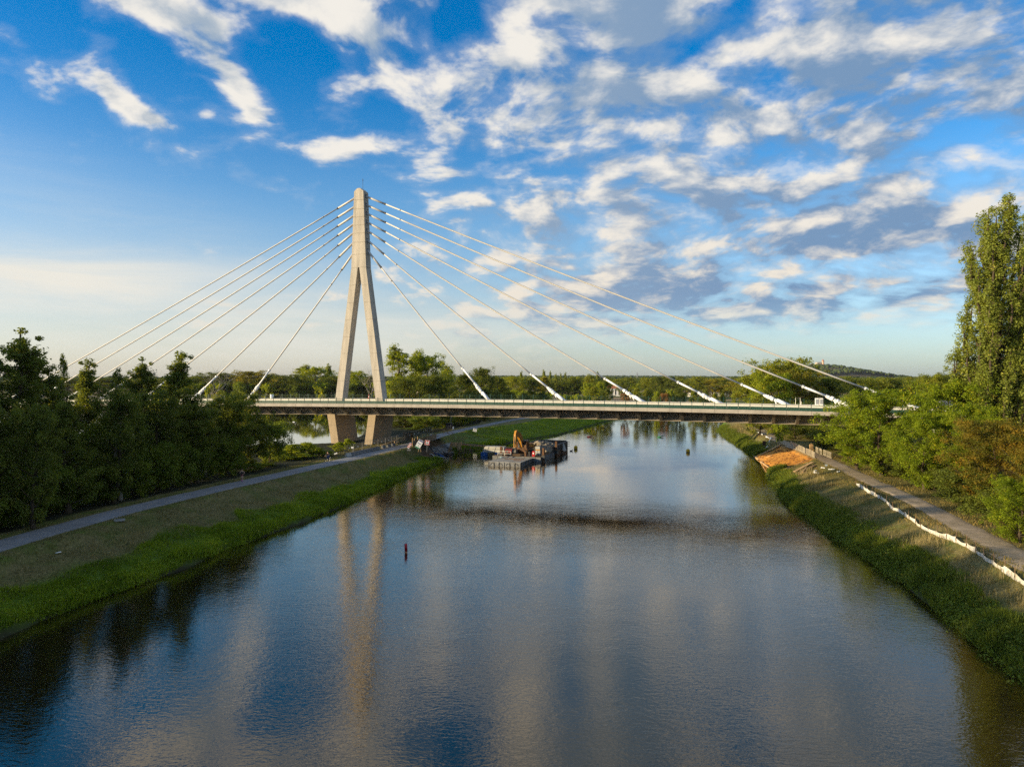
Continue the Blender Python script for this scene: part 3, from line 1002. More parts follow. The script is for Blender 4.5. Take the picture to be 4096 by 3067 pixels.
# far side: taller posts with wire mesh between
fr = MB()
uu = np.arange(-116.0, 160.1, 2.5)
for k in range(9):
    for a, b in zip(uu, uu[1:]):
        fr.bar((a, BW - .3, dz(a) + .25 + .17 * k), (b, BW - .3, dz(b) + .25 + .17 * k), .014 if k not in (8,) else .03)
far_fence = fr.build('mesh_fence', rail_green, bridge)
pm = None
for u in uu:
    if pm is None:
        o = MB().box(-.05, .05, -.05, .05, .06, 1.85).build('post', rail_green, far_fence); pm = o.data
    else: o = link('post', pm, far_fence)
    o.location = (u, BW - .3, dz(u))

# pylon: two inclined legs that merge into a head, cast in lifts with open joints between
PV0, PV1 = 7.40, 9.62
Z_FORK, Z_BASE = 42.0, 11.9


def lerp(a, b, t): return a + (b - a) * t


def leg_u(z, side):
    t = (z - Z_BASE) / (Z_FORK - Z_BASE)
    if side == 0: return lerp(15.15, 19.44, t), lerp(16.95, 21.06, t)
    return lerp(25.55, 21.46, t), lerp(27.35, 23.14, t)


def head_u(z):
    t = (z - Z_FORK) / (59.2 - Z_FORK); return lerp(19.44, 20.2, t), lerp(23.14, 22.48, t)


def block(name, z0, z1, fu, inset=0.0, parent=None, gap=.035):
    a0, b0 = fu(z0); a1, b1 = fu(z1)
    m = MB(); i = inset
    m.hexa([(a0 + i, PV0 + i, z0 + gap), (b0 - i, PV0 + i, z0 + gap), (b0 - i, PV1 - i, z0 + gap), (a0 + i, PV1 - i, z0 + gap),
            (a1 + i, PV0 + i, z1 - gap), (b1 - i, PV0 + i, z1 - gap), (b1 - i, PV1 - i, z1 - gap), (a1 + i, PV1 - i, z1 - gap)])
    return m.build(name, concrete, parent)


core = MB()
for side in (0, 1):
    fu = lambda z, s=side: leg_u(z, s)
    a0, b0 = fu(Z_BASE); a1, b1 = fu(Z_FORK); i = .07
    core.hexa([(a0 + i, PV0 + i, Z_BASE), (b0 - i, PV0 + i, Z_BASE), (b0 - i, PV1 - i, Z_BASE), (a0 + i, PV1 - i, Z_BASE),
               (a1 + i, PV0 + i, Z_FORK), (b1 - i, PV0 + i, Z_FORK), (b1 - i, PV1 - i, Z_FORK), (a1 + i, PV1 - i, Z_FORK)])
a0, b0 = head_u(Z_FORK); a1, b1 = head_u(59.0); i = .07
core.hexa([(a0 + i, PV0 + i, Z_FORK), (b0 - i, PV0 + i, Z_FORK), (b0 - i, PV1 - i, Z_FORK), (a0 + i, PV1 - i, Z_FORK),
           (a1 + i, PV0 + i, 59.0), (b1 - i, PV0 + i, 59.0), (b1 - i, PV1 - i, 59.0), (a1 + i, PV1 - i, 59.0)])
pylon = core.build('pylon', concrete, bridge)
legz = [Z_BASE, 14.4, 16.7, 19.1, 22.9, 26.6, 30.4, 34.2, 38.1, Z_FORK]
for side in (0, 1):
    for z0, z1 in zip(legz, legz[1:]): block('leg_lift', z0, z1, lambda z, s=side: leg_u(z, s), 0, pylon)
headz = [Z_FORK, 44.9, 47.6, 49.6, 51.4, 53.2, 55.0, 57.0]
for z0, z1 in zip(headz, headz[1:]): block('head_lift', z0, z1, head_u, 0, pylon)
a0, b0 = head_u(57.0); a1, b1 = head_u(58.9); mu = (a1 + b1) / 2
m = MB(); m.prism([(a0, 57.035), (b0, 57.035), (b1, 58.95), (mu + .35, 59.62), (mu - .35, 59.62), (a1, 58.95)], PV0, PV1)
m.build('pylon_cap', concrete, pylon)
MB().tube([(mu + .25, VC + .3, 59.55), (mu + .25, VC + .3, 61.6)], .035, 6).tube([(mu + .25, VC + .3, 61.6), (mu + .25, VC + .3, 62.1)], [.10, .02], 6).build('lightning_rod', dark_steel, bridge)
# pier below the deck: two walls that lean towards each other
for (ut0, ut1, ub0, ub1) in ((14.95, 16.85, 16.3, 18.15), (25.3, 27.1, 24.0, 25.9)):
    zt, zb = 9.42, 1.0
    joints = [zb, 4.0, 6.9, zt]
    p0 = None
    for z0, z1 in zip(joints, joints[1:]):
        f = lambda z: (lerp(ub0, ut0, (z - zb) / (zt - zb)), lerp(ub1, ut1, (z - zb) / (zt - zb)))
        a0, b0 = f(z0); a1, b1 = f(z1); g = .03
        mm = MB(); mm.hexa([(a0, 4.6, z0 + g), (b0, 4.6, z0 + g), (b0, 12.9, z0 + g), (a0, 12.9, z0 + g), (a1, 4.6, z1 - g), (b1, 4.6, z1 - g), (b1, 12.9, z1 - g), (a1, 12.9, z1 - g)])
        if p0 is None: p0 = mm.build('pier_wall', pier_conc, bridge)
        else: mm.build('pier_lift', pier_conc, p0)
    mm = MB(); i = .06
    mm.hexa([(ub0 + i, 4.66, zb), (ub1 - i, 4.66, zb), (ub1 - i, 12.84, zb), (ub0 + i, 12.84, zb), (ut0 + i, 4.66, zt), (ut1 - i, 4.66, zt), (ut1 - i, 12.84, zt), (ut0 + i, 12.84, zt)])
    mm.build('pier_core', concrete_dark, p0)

# stays
OFFS = [30.5, 47.0, 63.0, 77.6, 89.5, 100.3, 110.8]
HEADS = [46.2, 48.4, 50.5, 52.4, 54.3, 56.2, 58.1]


def stay(i, s):
    zh = HEADS[i]; a, b = head_u(zh); uh = (b - .35) if s > 0 else (a + .35)
    ub = 21.3 + s * OFFS[i]
    A = Vector((uh, VC, zh)); B = Vector((ub, VC, dz(ub) + .75))
    d = B - A; Lg = d.length; t = d / Lg
    sag = lambda f: -Vector((0, 0, 1)) * (4 * 0.0035 * Lg * f * (1 - f))
    pt = lambda dist: A + t * dist + sag(dist / Lg)
    n = 14
    c = MB().tube([pt(5.2 + (Lg - 5.2 - 9.0) * k / n) for k in range(n + 1)], .155, 8).build('stay_cable', stay_white, bridge, True)
    MB().tube([pt(0.0), pt(2.6), pt(5.6)], [.26, .23, .22], 10).build('upper_sleeve', stay_white, c, True)
    MB().tube([pt(5.45), pt(5.7)], .245, 10).build('collar', dark_steel, c)
    MB().tube([pt(9.6), pt(9.75)], .175, 10).build('collar', dark_steel, c)
    MB().tube([pt(Lg - 9.2), pt(Lg - 4.4)], .19, 10).build('lower_tube', stay_steel, c, True)
    MB().tube([pt(Lg - 9.35), pt(Lg - 9.0)], .275, 10).build('collar', stay_steel, c)
    r = random.Random(i * 2 + (s > 0))
    k = 13; pts = []; rad = []
    for j in range(k + 1):
        f = j / k; p = pt(Lg - 4.9 + 3.0 * f)
        pts.append(p + Vector((0, r.uniform(-.06, .06), -.10 * math.sin(f * math.pi) + r.uniform(-.07, .05))))
        rad.append(.24 + .13 * math.sin(math.pi * min(1, f * 1.1)) + r.uniform(-.06, .07))
    wrap = MB().tube(pts, rad, 9)
    for f in (.55, .8):                                       # hanging folds
        p = pt(Lg - 4.9 + 3.0 * f); wrap.tube([p, p + Vector((.05 * s, 0, -.45)), p + Vector((.1 * s, 0, -.85 if r.random() < .6 else -.6))], [.3, .2, .04], 7)
    wrap.build('anchor_wrapping', wrap_white, c, False)
    MB().tube([pt(Lg - 2.3), pt(Lg + .2)], [.31, .34], 12).build('anchor_tube', stay_steel, c, True)
    # dark plate on the pylon face stands for the shaded opening round the sleeve
    uf = (b if s > 0 else a); hz = .55 + .03 * i
    zc = zh - abs(uf - uh) * abs(t.z / t.x)
    MB().box(min(uf - .01 * s, uf + .012 * s), max(uf - .01 * s, uf + .012 * s), VC - .42, VC + .42, zc - .75, zc + .5).build('opening_shade_plate', dark_steel, pylon)


for i in range(7):
    for s in (-1, 1): stay(i, s)

# ------------------------------------------------------------------ trees
bark = mat('bark', (0.085, 0.065, 0.045), .95, noise=.5, nscale=3, bump=.03, bscale=9, spec=.1, stretch=(1, 1, .3))
bark_pale = mat('pale_bark', (0.30, 0.27, 0.22), .9, noise=.5, nscale=3, spec=.1, stretch=(1, 1, .4))
LEAF = {
    'alder': leaf_mat('alder_leaves', (0.059, 0.084, 0.020), (0.195, 0.233, 0.040), (0.268, 0.243, 0.040), .42, .03, .10),
    'oak': leaf_mat('oak_leaves', (0.076, 0.100, 0.014), (0.244, 0.269, 0.028), (0.354, 0.269, 0.030), .40, .05, .30),
    'shaded_oak': leaf_mat('shaded_oak_leaves', (0.049, 0.070, 0.014), (0.146, 0.177, 0.026), (0.232, 0.192, 0.030), .36, .03, .25),  # oak leaves with the shade of the back trees put into the colour
    'golden': leaf_mat('golden_oak_leaves', (0.098, 0.100, 0.014), (0.305, 0.275, 0.028), (0.439, 0.294, 0.030), .40, .06, .15),
    'ash': leaf_mat('ash_leaves', (0.078, 0.126, 0.008), (0.237, 0.295, 0.017), (0.384, 0.339, 0.021), .40, .05, .10),
    'poplar': leaf_mat('poplar_leaves', (0.107, 0.138, 0.026), (0.275, 0.314, 0.056), (0.390, 0.358, 0.070), .38, .06, .10),
    'orange': leaf_mat('turning_leaves', (0.055, 0.068, 0.010), (0.154, 0.156, 0.020), (0.348, 0.200, 0.024), .38, .14, .0, .07),
    'russet': leaf_mat('russet_leaves', (0.134, 0.070, 0.030), (0.305, 0.166, 0.060), (0.305, 0.154, 0.050), .3, .1, .1),
    'lime': leaf_mat('light_green_leaves', (0.116, 0.166, 0.014), (0.329, 0.371, 0.028), (0.464, 0.397, 0.040), .42, .08, .15),
    'bush': leaf_mat('bush_leaves', (0.061, 0.095, 0.016), (0.189, 0.243, 0.032), (0.293, 0.256, 0.040), .38, .04, .20),
}


def leaves(C, r, size, n_per, rad, flat=.7, droop=0.0, shape=.62):
    """leaf faces spread through clumps; C (m,3) clump centres, rad (m,) clump radii"""
    m = len(C); n = m * n_per
    c = np.repeat(C, n_per, 0); rr = np.repeat(rad, n_per)
    d = r.normal(0, 1, (n, 3)); d /= np.linalg.norm(d, axis=1)[:, None] + 1e-9
    q = r.random(n) ** .45
    p = c + d * (q * rr)[:, None] * np.array([1, 1, flat])
    # orientation: leaves lie across the outward direction, tilted at random
    nrm = d * .7 + r.normal(0, .65, (n, 3)) + np.array([0, 0, .45])
    nrm /= np.linalg.norm(nrm, axis=1)[:, None] + 1e-9
    a = np.cross(nrm, r.normal(0, 1, (n, 3))); a /= np.linalg.norm(a, axis=1)[:, None] + 1e-9
    b = np.cross(nrm, a)
    s = size * (.45 + 1.15 * r.random(n) ** 1.6)[:, None]
    k = s * shape
    V = np.stack([p - a * s * .5, p + b * k * .5 + nrm * s * .10, p + a * s * .5, p - b * k * .5 + nrm * s * .10], 1).reshape(-1, 3)
    F = np.arange(n)[:, None] * 4 + np.array([[0, 1, 2, 3]])
    tint = np.clip(np.repeat(r.normal(.45, .22, m), n_per) + r.normal(0, .20, n), 0, .9999)
    return V, F, tint


def tubes_np(segs, n=5):
    """segs: list of (p0, p1, r0, r1)"""
    Vs, Fs = [], []
    for k, (p0, p1, r0, r1) in enumerate(segs):
        t = p1 - p0; t = t / (np.linalg.norm(t) + 1e-9)
        a = np.array([1., 0, 0]) if abs(t[2]) > .8 else np.array([0, 0, 1.])
        x = np.cross(t, a); x /= np.linalg.norm(x); y = np.cross(t, x)
        th = np.arange(n) * 2 * np.pi / n
        ring = np.cos(th)[:, None] * x + np.sin(th)[:, None] * y
        Vs += [p0 + ring * r0, p1 + ring * r1]
        b = k * 2 * n; i = np.arange(n); j = (i + 1) % n
        Fs.append(np.stack([b + i, b + j, b + n + j, b + n + i], 1))
    return np.concatenate(Vs), np.concatenate(Fs)


def limb(p, d, ln, r0, r, k=4, up=.15, wig=.22):
    """a curved limb: list of points with radii"""
    pts = [np.array(p, float)]; rad = [r0]; d = np.array(d, float)
    for i in range(k):
        d = d + r.normal(0, wig, 3) * .6 + np.array([0, 0, up]) / k * 2
        d /= np.linalg.norm(d)
        pts.append(pts[-1] + d * ln / k); rad.append(r0 * (1 - (i + 1) / (k + .35)))
    return pts, rad


def crown_profile(kind, f):
    """half-width of the crown (share of the full half-width) at height share f"""
    if kind == 'round': return math.sqrt(max(0.0, 1 - ((f - .52) / .50) ** 2)) ** .85
    if kind == 'broad': return max(0.0, (1 - f) ** .45) * min(1, .65 + f * 1.2)
    if kind == 'cone': return max(0.05, (1 - f) ** .75) * min(1, .55 + 2.2 * f)
    if kind == 'open': return (.75 + .25 * math.sin(f * 9)) * max(.1, (1 - f) ** .5) * min(1, .5 + 2 * f)
    if kind == 'column': return min(1, .55 + 1.6 * f) * max(0.0, 1 - max(0, f - .35) / .65) ** .55
    return 1.0


def tree_mesh(seed, H, HW, base, profile, leaf_size, n_limb, n_clump, n_per, clump_r, up=.2, gap=0.0, trunk_r=None, asc=.45, flat=.7, hide_limbs=False):
    """a tree of height H, crown half-width HW, crown starting at share `base` of the height"""
    r = np.random.default_rng(seed)
    tr = trunk_r or H * .017
    segs = []
    nT = 7; x = np.zeros(3); trunk = [x.copy()]
    for i in range(nT):
        x = x + np.array([r.normal(0, .012 * H), r.normal(0, .012 * H), H * .965 / nT]); trunk.append(x.copy())
    trunk = np.array(trunk); zt = trunk[:, 2]
    rT = lambda z: tr * (1 - .88 * z / (H * .95)) + .01
    for a, b in zip(trunk, trunk[1:]): segs.append((a, b, rT(a[2]) * (1.35 if a[2] == 0 else 1), rT(b[2])))
    at = lambda z: np.array([np.interp(z, zt, trunk[:, 0]), np.interp(z, zt, trunk[:, 1]), z])
    C, RD = [], []
    lobes = [(r.random() * 6.28, r.random() * .9 + .05) for _ in range(5)]
    ga = r.random() * 6.28
    for i in range(n_limb):
        f = ((i + r.random() * .8) / n_limb) ** .9
        z0 = H * (base + (0.93 - base) * f * .93)
        ga += 2.4 + r.normal(0, .35)
        wid = HW * crown_profile(profile, f) * r.uniform(.72, 1.12)
        ln = max(.5, wid)
        d = np.array([math.cos(ga), math.sin(ga), asc * r.uniform(.5, 1.4) + f * .35])
        pts, rad = limb(at(z0), d, ln * 1.1, max(.02, rT(z0) * .48), r, 4, up)
        for (a, b, ra, rb) in zip(pts, pts[1:], rad, rad[1:]): segs.append((a, b, ra, max(.012, rb)))
        nsub = max(2, int(n_clump / n_limb * (.4 + .6 * wid / HW) / 2))
        for j in range(nsub):
            t = r.uniform(.25, 1.0); k = min(3, int(t * 4)); p = pts[k] + (pts[k + 1] - pts[k]) * (t * 4 - k)
            ang = ga + r.normal(0, .9)
            sd = np.array([math.cos(ang), math.sin(ang), r.normal(.25, .4)])
            sl = wid * r.uniform(.12, .42)
            e = p + sd * sl + np.array([0, 0, up * sl * .5])
            if e[2] > H: e[2] = H - r.random() * .3
            segs.append((p, e, max(.012, rad[k] * .45), .01))
            C.append(e); RD.append(clump_r * r.uniform(.6, 1.35))
            if r.random() < .75:
                C.append(p + (e - p) * .45 + r.normal(0, .15, 3)); RD.append(clump_r * r.uniform(.5, 1.0))
    # leader
    for k in range(max(4, n_limb // 2)):
        z = H * r.uniform(.74, .975); C.append(at(z) + np.array([r.normal(0, HW * .10), r.normal(0, HW * .10), 0])); RD.append(clump_r * r.uniform(.45, .85))
    C = np.array(C); RD = np.array(RD)
    if gap:
        keep = r.random(len(C)) > gap; C, RD = C[keep], RD[keep]
    tV, tF = tubes_np(segs[:nT], 8)
    if len(segs) > nT:
        bV, bF = tubes_np(segs[nT:], 4)
        tF = np.concatenate([tF, bF + len(tV)]); tV = np.concatenate([tV, bV])
    LV, LF, tint = leaves(C, r, leaf_size, n_per, RD, flat)
    ok = np.repeat(LV.reshape(-1, 4, 3)[:, 0, 2] > .15, 1)
    LF = LF[ok]; tint = tint[ok]
    return tV, tF, LV, LF, tint


def poplar_mesh(seed, H, HW, leaf_size, n_up, n_per, clump_r):
    """lombardy poplar: many steep limbs, each a narrow leafy plume"""
    r = np.random.default_rng(seed); segs = []; C, RD = [], []
    nT = 8
    for i in range(nT): segs.append((np.array([0, 0, H * .8 * i / nT]), np.array([0, 0, H * .8 * (i + 1) / nT]), H * .019 * (1 - i / nT * .8), H * .019 * (1 - (i + 1) / nT * .8)))
    for i in range(n_up):
        f = (i / n_up) ** 1.15
        z0 = H * (.05 + .72 * f); th = i * 2.4 + r.normal(0, .3)
        top = min(H, z0 + H * r.uniform(.20, .36) * (1 - f * .3))
        R0 = HW * crown_profile('column', ((z0 + top) / 2) / H) * r.uniform(.55, 1.0)
        k = 6; pts = []
        for j in range(k + 1):
            t = j / k; rad = R0 * min(1, t * 1.9) ** .7 * (1 - .12 * t)
            pts.append(np.array([math.cos(th) * rad + r.normal(0, .1), math.sin(th) * rad + r.normal(0, .1), z0 + (top - z0) * t]))
        for j in range(k): segs.append((pts[j], pts[j + 1], H * .006 * (1 - j / k) + .015, H * .006 * (1 - (j + 1) / k) + .012))
        nc = int((top - z0) / (clump_r * .62))
        for j in range(nc):
            t = (j + r.random()) / nc
            if t < .12: continue
            u = t * k; a = min(k - 1, int(u)); p = pts[a] + (pts[a + 1] - pts[a]) * (u - a)
            C.append(p + r.normal(0, clump_r * .42, 3)); RD.append(clump_r * r.uniform(.55, 1.15) * (1.05 - .35 * t))
    C = np.array(C); RD = np.array(RD)
    tV, tF = tubes_np(segs, 5)
    LV, LF, tint = leaves(C, r, leaf_size, n_per, RD, 1.5)
    return tV, tF, LV, LF, tint


class Species:
    def __init__(self, name, data, leafm, barkm=None):
        tV, tF, LV, LF, tint = data
        self.name = name
        self.trunk = np_mesh('trunk', tV, tF, barkm or bark, True)
        self.crown = np_mesh('crown', LV, LF, leafm, False, tint)
        self.H = float(LV[:, 2].max()); self.n = len(LF)
        self.HW = float(np.percentile(np.hypot(LV[:, 0], LV[:, 1]), 97))


SP = {}
def species(key, name, data, leafm, barkm=None): SP[key] = Species(name, data, LEAF[leafm], barkm)


# near, detailed
species('alder_a', 'alder_tree', tree_mesh(11, 22, 4.6, .10, 'open', .24, 44, 520, 82, .74, .22, .06, asc=.35, flat=.9), 'alder')
species('alder_b', 'alder_tree', tree_mesh(12, 20, 4.8, .06, 'cone', .24, 46, 520, 82, .76, .25, .03, asc=.4, flat=.9), 'alder')
species('alder_c', 'alder_tree', tree_mesh(13, 17, 4.6, .03, 'round', .25, 42, 480, 84, .84, .25, .0, asc=.4, flat=.95), 'alder')
species('sparse', 'young_tree', tree_mesh(14, 15, 2.6, .35, 'open', .22, 18, 95, 46, .62, .3, .12, asc=.6, flat=.9), 'alder', bark_pale)
species('shrub_a', 'shrub', tree_mesh(15, 5.5, 3.2, .01, 'round', .19, 32, 300, 92, .66, .1, .0, trunk_r=.07, asc=.4, flat=.9), 'bush')
species('shrub_b', 'shrub', tree_mesh(16, 4.2, 3.0, .01, 'round', .18, 28, 270, 88, .62, .1, .0, trunk_r=.06, asc=.35, flat=.9), 'bush')
species('bush_l', 'bush', tree_mesh(17, 3.4, 1.9, .03, 'cone', .16, 24, 140, 64, .46, .4, .0, trunk_r=.05, asc=.9, flat=.9), 'lime')
species('ash_a', 'ash_tree', tree_mesh(18, 15, 6.6, .03, 'round', .21, 54, 780, 104, .84, .15, .0, asc=.35, flat=.85), 'ash')
species('ash_b', 'ash_tree', tree_mesh(19, 17, 5.6, .03, 'round', .21, 50, 660, 104, .84, .2, .0, asc=.4, flat=.85), 'ash')
species('orange', 'turning_tree', tree_mesh(20, 14, 6.0, .02, 'round', .19, 50, 680, 106, .80, .15, .0, asc=.35, flat=.85), 'orange')
species('poplar', 'poplar_tree', poplar_mesh(21, 38, 4.3, 0.20, 76, 92, .70), 'poplar')
# middle distance
species('oak_a', 'oak_tree', tree_mesh(31, 19, 8.0, .05, 'round', .40, 40, 460, 62, 1.30, .15, .0, asc=.4, flat=.9), 'oak')
species('oak_b', 'oak_tree', tree_mesh(32, 21, 7.4, .05, 'round', .40, 40, 430, 62, 1.30, .2, .0, asc=.45, flat=.9), 'oak')
species('oak_c', 'oak_tree', tree_mesh(33, 17, 6.8, .03, 'broad', .40, 36, 380, 60, 1.25, .2, .0, asc=.45, flat=.95), 'oak')
species('maple', 'maple_tree', tree_mesh(34, 18, 6.0, .05, 'round', .36, 34, 330, 70, 1.10, .25, .0, asc=.5, flat=.95), 'lime')
species('aspen', 'aspen_tree', tree_mesh(35, 26, 4.8, .12, 'open', .32, 40, 380, 58, .95, .35, .04, asc=.6, flat=1.0), 'lime', bark_pale)
species('copper', 'copper_tree', tree_mesh(36, 9, 4.2, .04, 'round', .40, 20, 140, 46, 1.0, .2, .0, asc=.5, flat=.9), 'russet')
species('conifer', 'spruce_tree', tree_mesh(37, 13, 3.4, .03, 'cone', .36, 34, 190, 48, .75, -.05, .0, asc=.1, flat=.8), 'oak')
species('farpoplar', 'poplar_tree', poplar_mesh(38, 30, 3.2, .7, 34, 22, 1.0), 'poplar')
species('garden', 'garden_bush', tree_mesh(39, 4.5, 3.0, .02, 'round', .36, 20, 110, 44, .8, .2, .0, trunk_r=.08, asc=.5, flat=.9), 'lime')


def bare_tree(seed, H):
    r = np.random.default_rng(seed); segs = []
    def grow(p, d, ln, rad, lv):
        pts, rr = limb(p, d, ln, rad, r, 3, .15, .3)
        for a, b, ra, rb in zip(pts, pts[1:], rr, rr[1:]): segs.append((a, b, ra, max(.02, rb)))
        if lv:
            for _ in range(4):
                k = r.integers(1, 4); grow(pts[k], np.array([r.normal(0, .7), r.normal(0, .7), .7]), ln * .6, rad * .5, lv - 1)
    grow(np.zeros(3), np.array([0, 0, 1.]), H * .5, H * .02, 3)
    return tubes_np(segs, 4)


TREE_N = 0
def plant(key, x, y, top_z, width=None, label='', group=None, cat='tree', rz=None):
    """one tree: stands at (x, y), reaches the height top_z, crown `width` metres across"""
    global TREE_N
    TREE_N += 1
    s = SP[key]; g = zg(x, y) - .08
    sz = (top_z - g) / s.H
    sx = sz if width is None else width / (2 * s.HW)
    t = thing(s.name, label, cat, (x, y, g), 0, group)
    t.rotation_euler = (0, 0, (TREE_N * 2.399) % 6.283 if rz is None else rz)
    t.scale = (sx, sx, sz)
    link('trunk', s.trunk, t); c = link('crown', s.crown, t)
    if ('dark' in label and key.startswith('oak')) or (x > 0 and key.startswith('shrub')):  # dark-labelled oaks and right-bank shrubs take the leaf colour with shade painted in
        c.material_slots[0].link = 'OBJECT'; c.material_slots[0].material = LEAF['shaded_oak']
    elif 'golden' in label or 'yellow' in label or 'olive' in label:
        if key.startswith('oak'): c.material_slots[0].link = 'OBJECT'; c.material_slots[0].material = LEAF['golden']
    return t


def stand(key, px, depth, top_py, wpx=None, label='', group=None, cat='tree', rz=None):
    """a tree at a known distance: direction, distance and the direction of its top measured in the photograph"""
    p = at_y(px, 1500, depth); top = at_y(px, top_py, depth).z
    return plant(key, p.x, depth, top, None if wpx is None else wpx / FOC * depth, label, group, cat, rz)


# ---- wood along the left of the footpath
G = 'trees of the dark wood beside the footpath'
stand('alder_a', 70, 74, 1305, 330, 'tallest dark alder at the left end of the wood, its bare trunk showing', G)
stand('alder_a', 178, 80, 1385, 250, 'dark open alder second from the left end of the wood, leaning towards the cables', G)
stand('sparse', 238, 84, 1412, 70, 'thin sparse-leaved tree rising alone beside the topmost left stay cable', G)
stand('alder_b', 362, 88, 1428, 240, 'pointed dark alder standing in front of the two upper left stay cables', G)
stand('sparse', 480, 84, 1470, 90, 'slender tree with pale bare trunk in the middle of the dark wood', G)
stand('alder_a', 545, 96, 1424, 200, 'loose-crowned alder with light showing through its top, right of the pale-trunked tree', G)
stand('alder_b', 725, 100, 1400, 300, 'broad pointed alder, tallest near the right half of the wood', G)
stand('alder_c', 880, 106, 1565, 230, 'low rounded alder hiding the end of the bridge railing', G)
stand('alder_c', 975, 112, 1555, 200, 'rounded alder at the right end of the wood beside the shortest left stay', G)
stand('alder_c', 640, 92, 1545, 220, 'rounded dark alder filling the gap between the two pointed alders', G)
stand('alder_c', 450, 82, 1545, 220, 'rounded dark alder below the pale-trunked slender tree', G)
stand('alder_b', 270, 76, 1560, 230, 'dark alder with lit yellow lower leaves below the topmost stay', G)
stand('alder_c', 130, 68, 1600, 240, 'dark low alder in front of the two tallest alders', G)
stand('alder_b', -40, 66, 1500, 260, 'dark alder cut by the left edge of the photo', G)
stand('alder_c', 790, 98, 1600, 230, 'dark alder directly behind the jogger end of the wood', G)
rr = random.Random(4)
for k in range(9):                                              # undergrowth right at the path edge
    px = [20, 120, 215, 330, 430, 540, 640, 740, 850][k]
    Y = [64.5, 68, 71, 74, 78.5, 82, 86, 90, 96][k]
    p = at_y(px, 1900, Y)
    d = terrain(np.array([[p.x, Y]]))
    x = np.interp(Y, [q[1] for q in LEFT_PATH], [q[0] for q in LEFT_PATH]) - 6.0 - rr.random() * 1.2
    plant('shrub_a' if k % 2 else 'shrub_b', x, Y, PATH_Z + 4.6 + rr.random() * 2.2, 7.0, 'dense dark shrub at the foot of the wood along the footpath', 'shrubs between the wood and the footpath', 'shrub')
for k in range(14):
    Y = 50 + k * 5.2
    x = np.interp(Y, [q[1] for q in LEFT_PATH], [q[0] for q in LEFT_PATH]) - 8.6 - rr.random() * 1.8
    plant('shrub_a' if k % 2 else 'alder_c', x, Y, PATH_Z + 6.5 + rr.random() * 3, 7.6, 'dark bushy undergrowth tree inside the wood left of the footpath', 'undergrowth trees inside the wood', 'tree')
for k in range(26):                                             # deeper in the wood, and the part beyond the frame that shades the river
    Y = 40 + (k % 13) * 7.2 + rr.random() * 3
    x = np.interp(Y, [q[1] for q in LEFT_PATH], [q[0] for q in LEFT_PATH]) - 16 - (k // 13) * 9 - rr.random() * 5
    vis = x / Y * FOC + 2048
    if (k >= 13 and vis > 0) or (Y > 92 and vis > 0): continue
    top = CAM_H + (1510 - (1560 if vis < 900 else 1700) + rr.uniform(-30, 20)) * Y / FOC if vis > -60 else 21 + rr.random() * 4
    plant(['alder_c', 'alder_b', 'alder_a'][k % 3], x, Y, max(8, top), 9.5, 'dark alder deep inside the wood left of the footpath', 'alders deep in the wood', 'tree')
for k in range(24):
    Y = 52 + k * 2.35
    x = np.interp(Y, [q[1] for q in LEFT_PATH], [q[0] for q in LEFT_PATH]) - 6.3 - rr.random() * 1.6
    plant('shrub_a' if k % 2 else 'shrub_b', x, Y, PATH_Z + 3.4 + rr.random() * 3.0, 6.0, 'dense dark shrub at the foot of the wood along the footpath', 'shrubs between the wood and the footpath', 'shrub')
# tall trees of the same wood, outside the picture; they keep the river and the right bank in shade
for k in range(22):
    Y = 12 + (k % 11) * 5.6 + rr.random() * 2
    plant(['alder_b', 'alder_c'][k % 2], -66 - (k // 11) * 7 - rr.random() * 3, Y, 23 + rr.random() * 4, 10.0, 'tall dark alder of the wood beyond the left edge of the photo', 'tall alders left of the picture', 'tree')
for (x, Y) in ((-53, 60), (-58, 66), (-60, 74), (-66, 80), (-64, 70), (-72, 88), (-70, 78), (-52, 52), (-58, 58), (-80, 96)):
    plant('alder_b', x, Y, 24 + rr.random() * 3, 9.0, 'tall dark alder of the wood beyond the left edge of the photo', 'tall alders left of the picture', 'tree')
# bushes between the path, the fence and the pond
for (px, Y, top, w, lab) in ((1105, 126, 1795, 110, 'bright leafy bush by the pond, next to the dark wood'), (1165, 127, 1775, 100, 'tall bright bush by the pond, second from the dark wood'), (1235, 129, 1765, 90, 'tallest bright bush by the pond, left of the cyclist'), (1300, 131, 1800, 70, 'low bright bush directly behind the cyclist')):
    stand('bush_l', px, Y, top, w, lab, 'bushes between pond and footpath', 'bush')
for (px, Y, top, w, lab) in ((1135, 124, 1815, 90, 'small dark green bush in front of the bright ones by the pond'), (1205, 126, 1810, 90, 'small bush below the tallest bright bush by the pond'), (1265, 130, 1790, 80, 'leafy bush between the tallest bright bush and the cyclist')):
    stand('bush_l', px, Y, top, w, lab, 'bushes between pond and footpath', 'bush')
stand('bush_l', 1395, 141, 1752, 50, 'single yellow-green bush by the mesh fence in front of the left pier wall', None, 'bush')
stand('bush_l', 1352, 139, 1766, 60, 'bushy shrub against the foot of the left pier wall', None, 'bush')
stand('shrub_a', 1045, 116, 1850, 120, 'dark shrub at the right end of the wood beside the pond', None, 'shrub')
stand('shrub_b', 1000, 110, 1850, 140, 'dark shrub behind the jogger at the end of the wood', None, 'shrub')

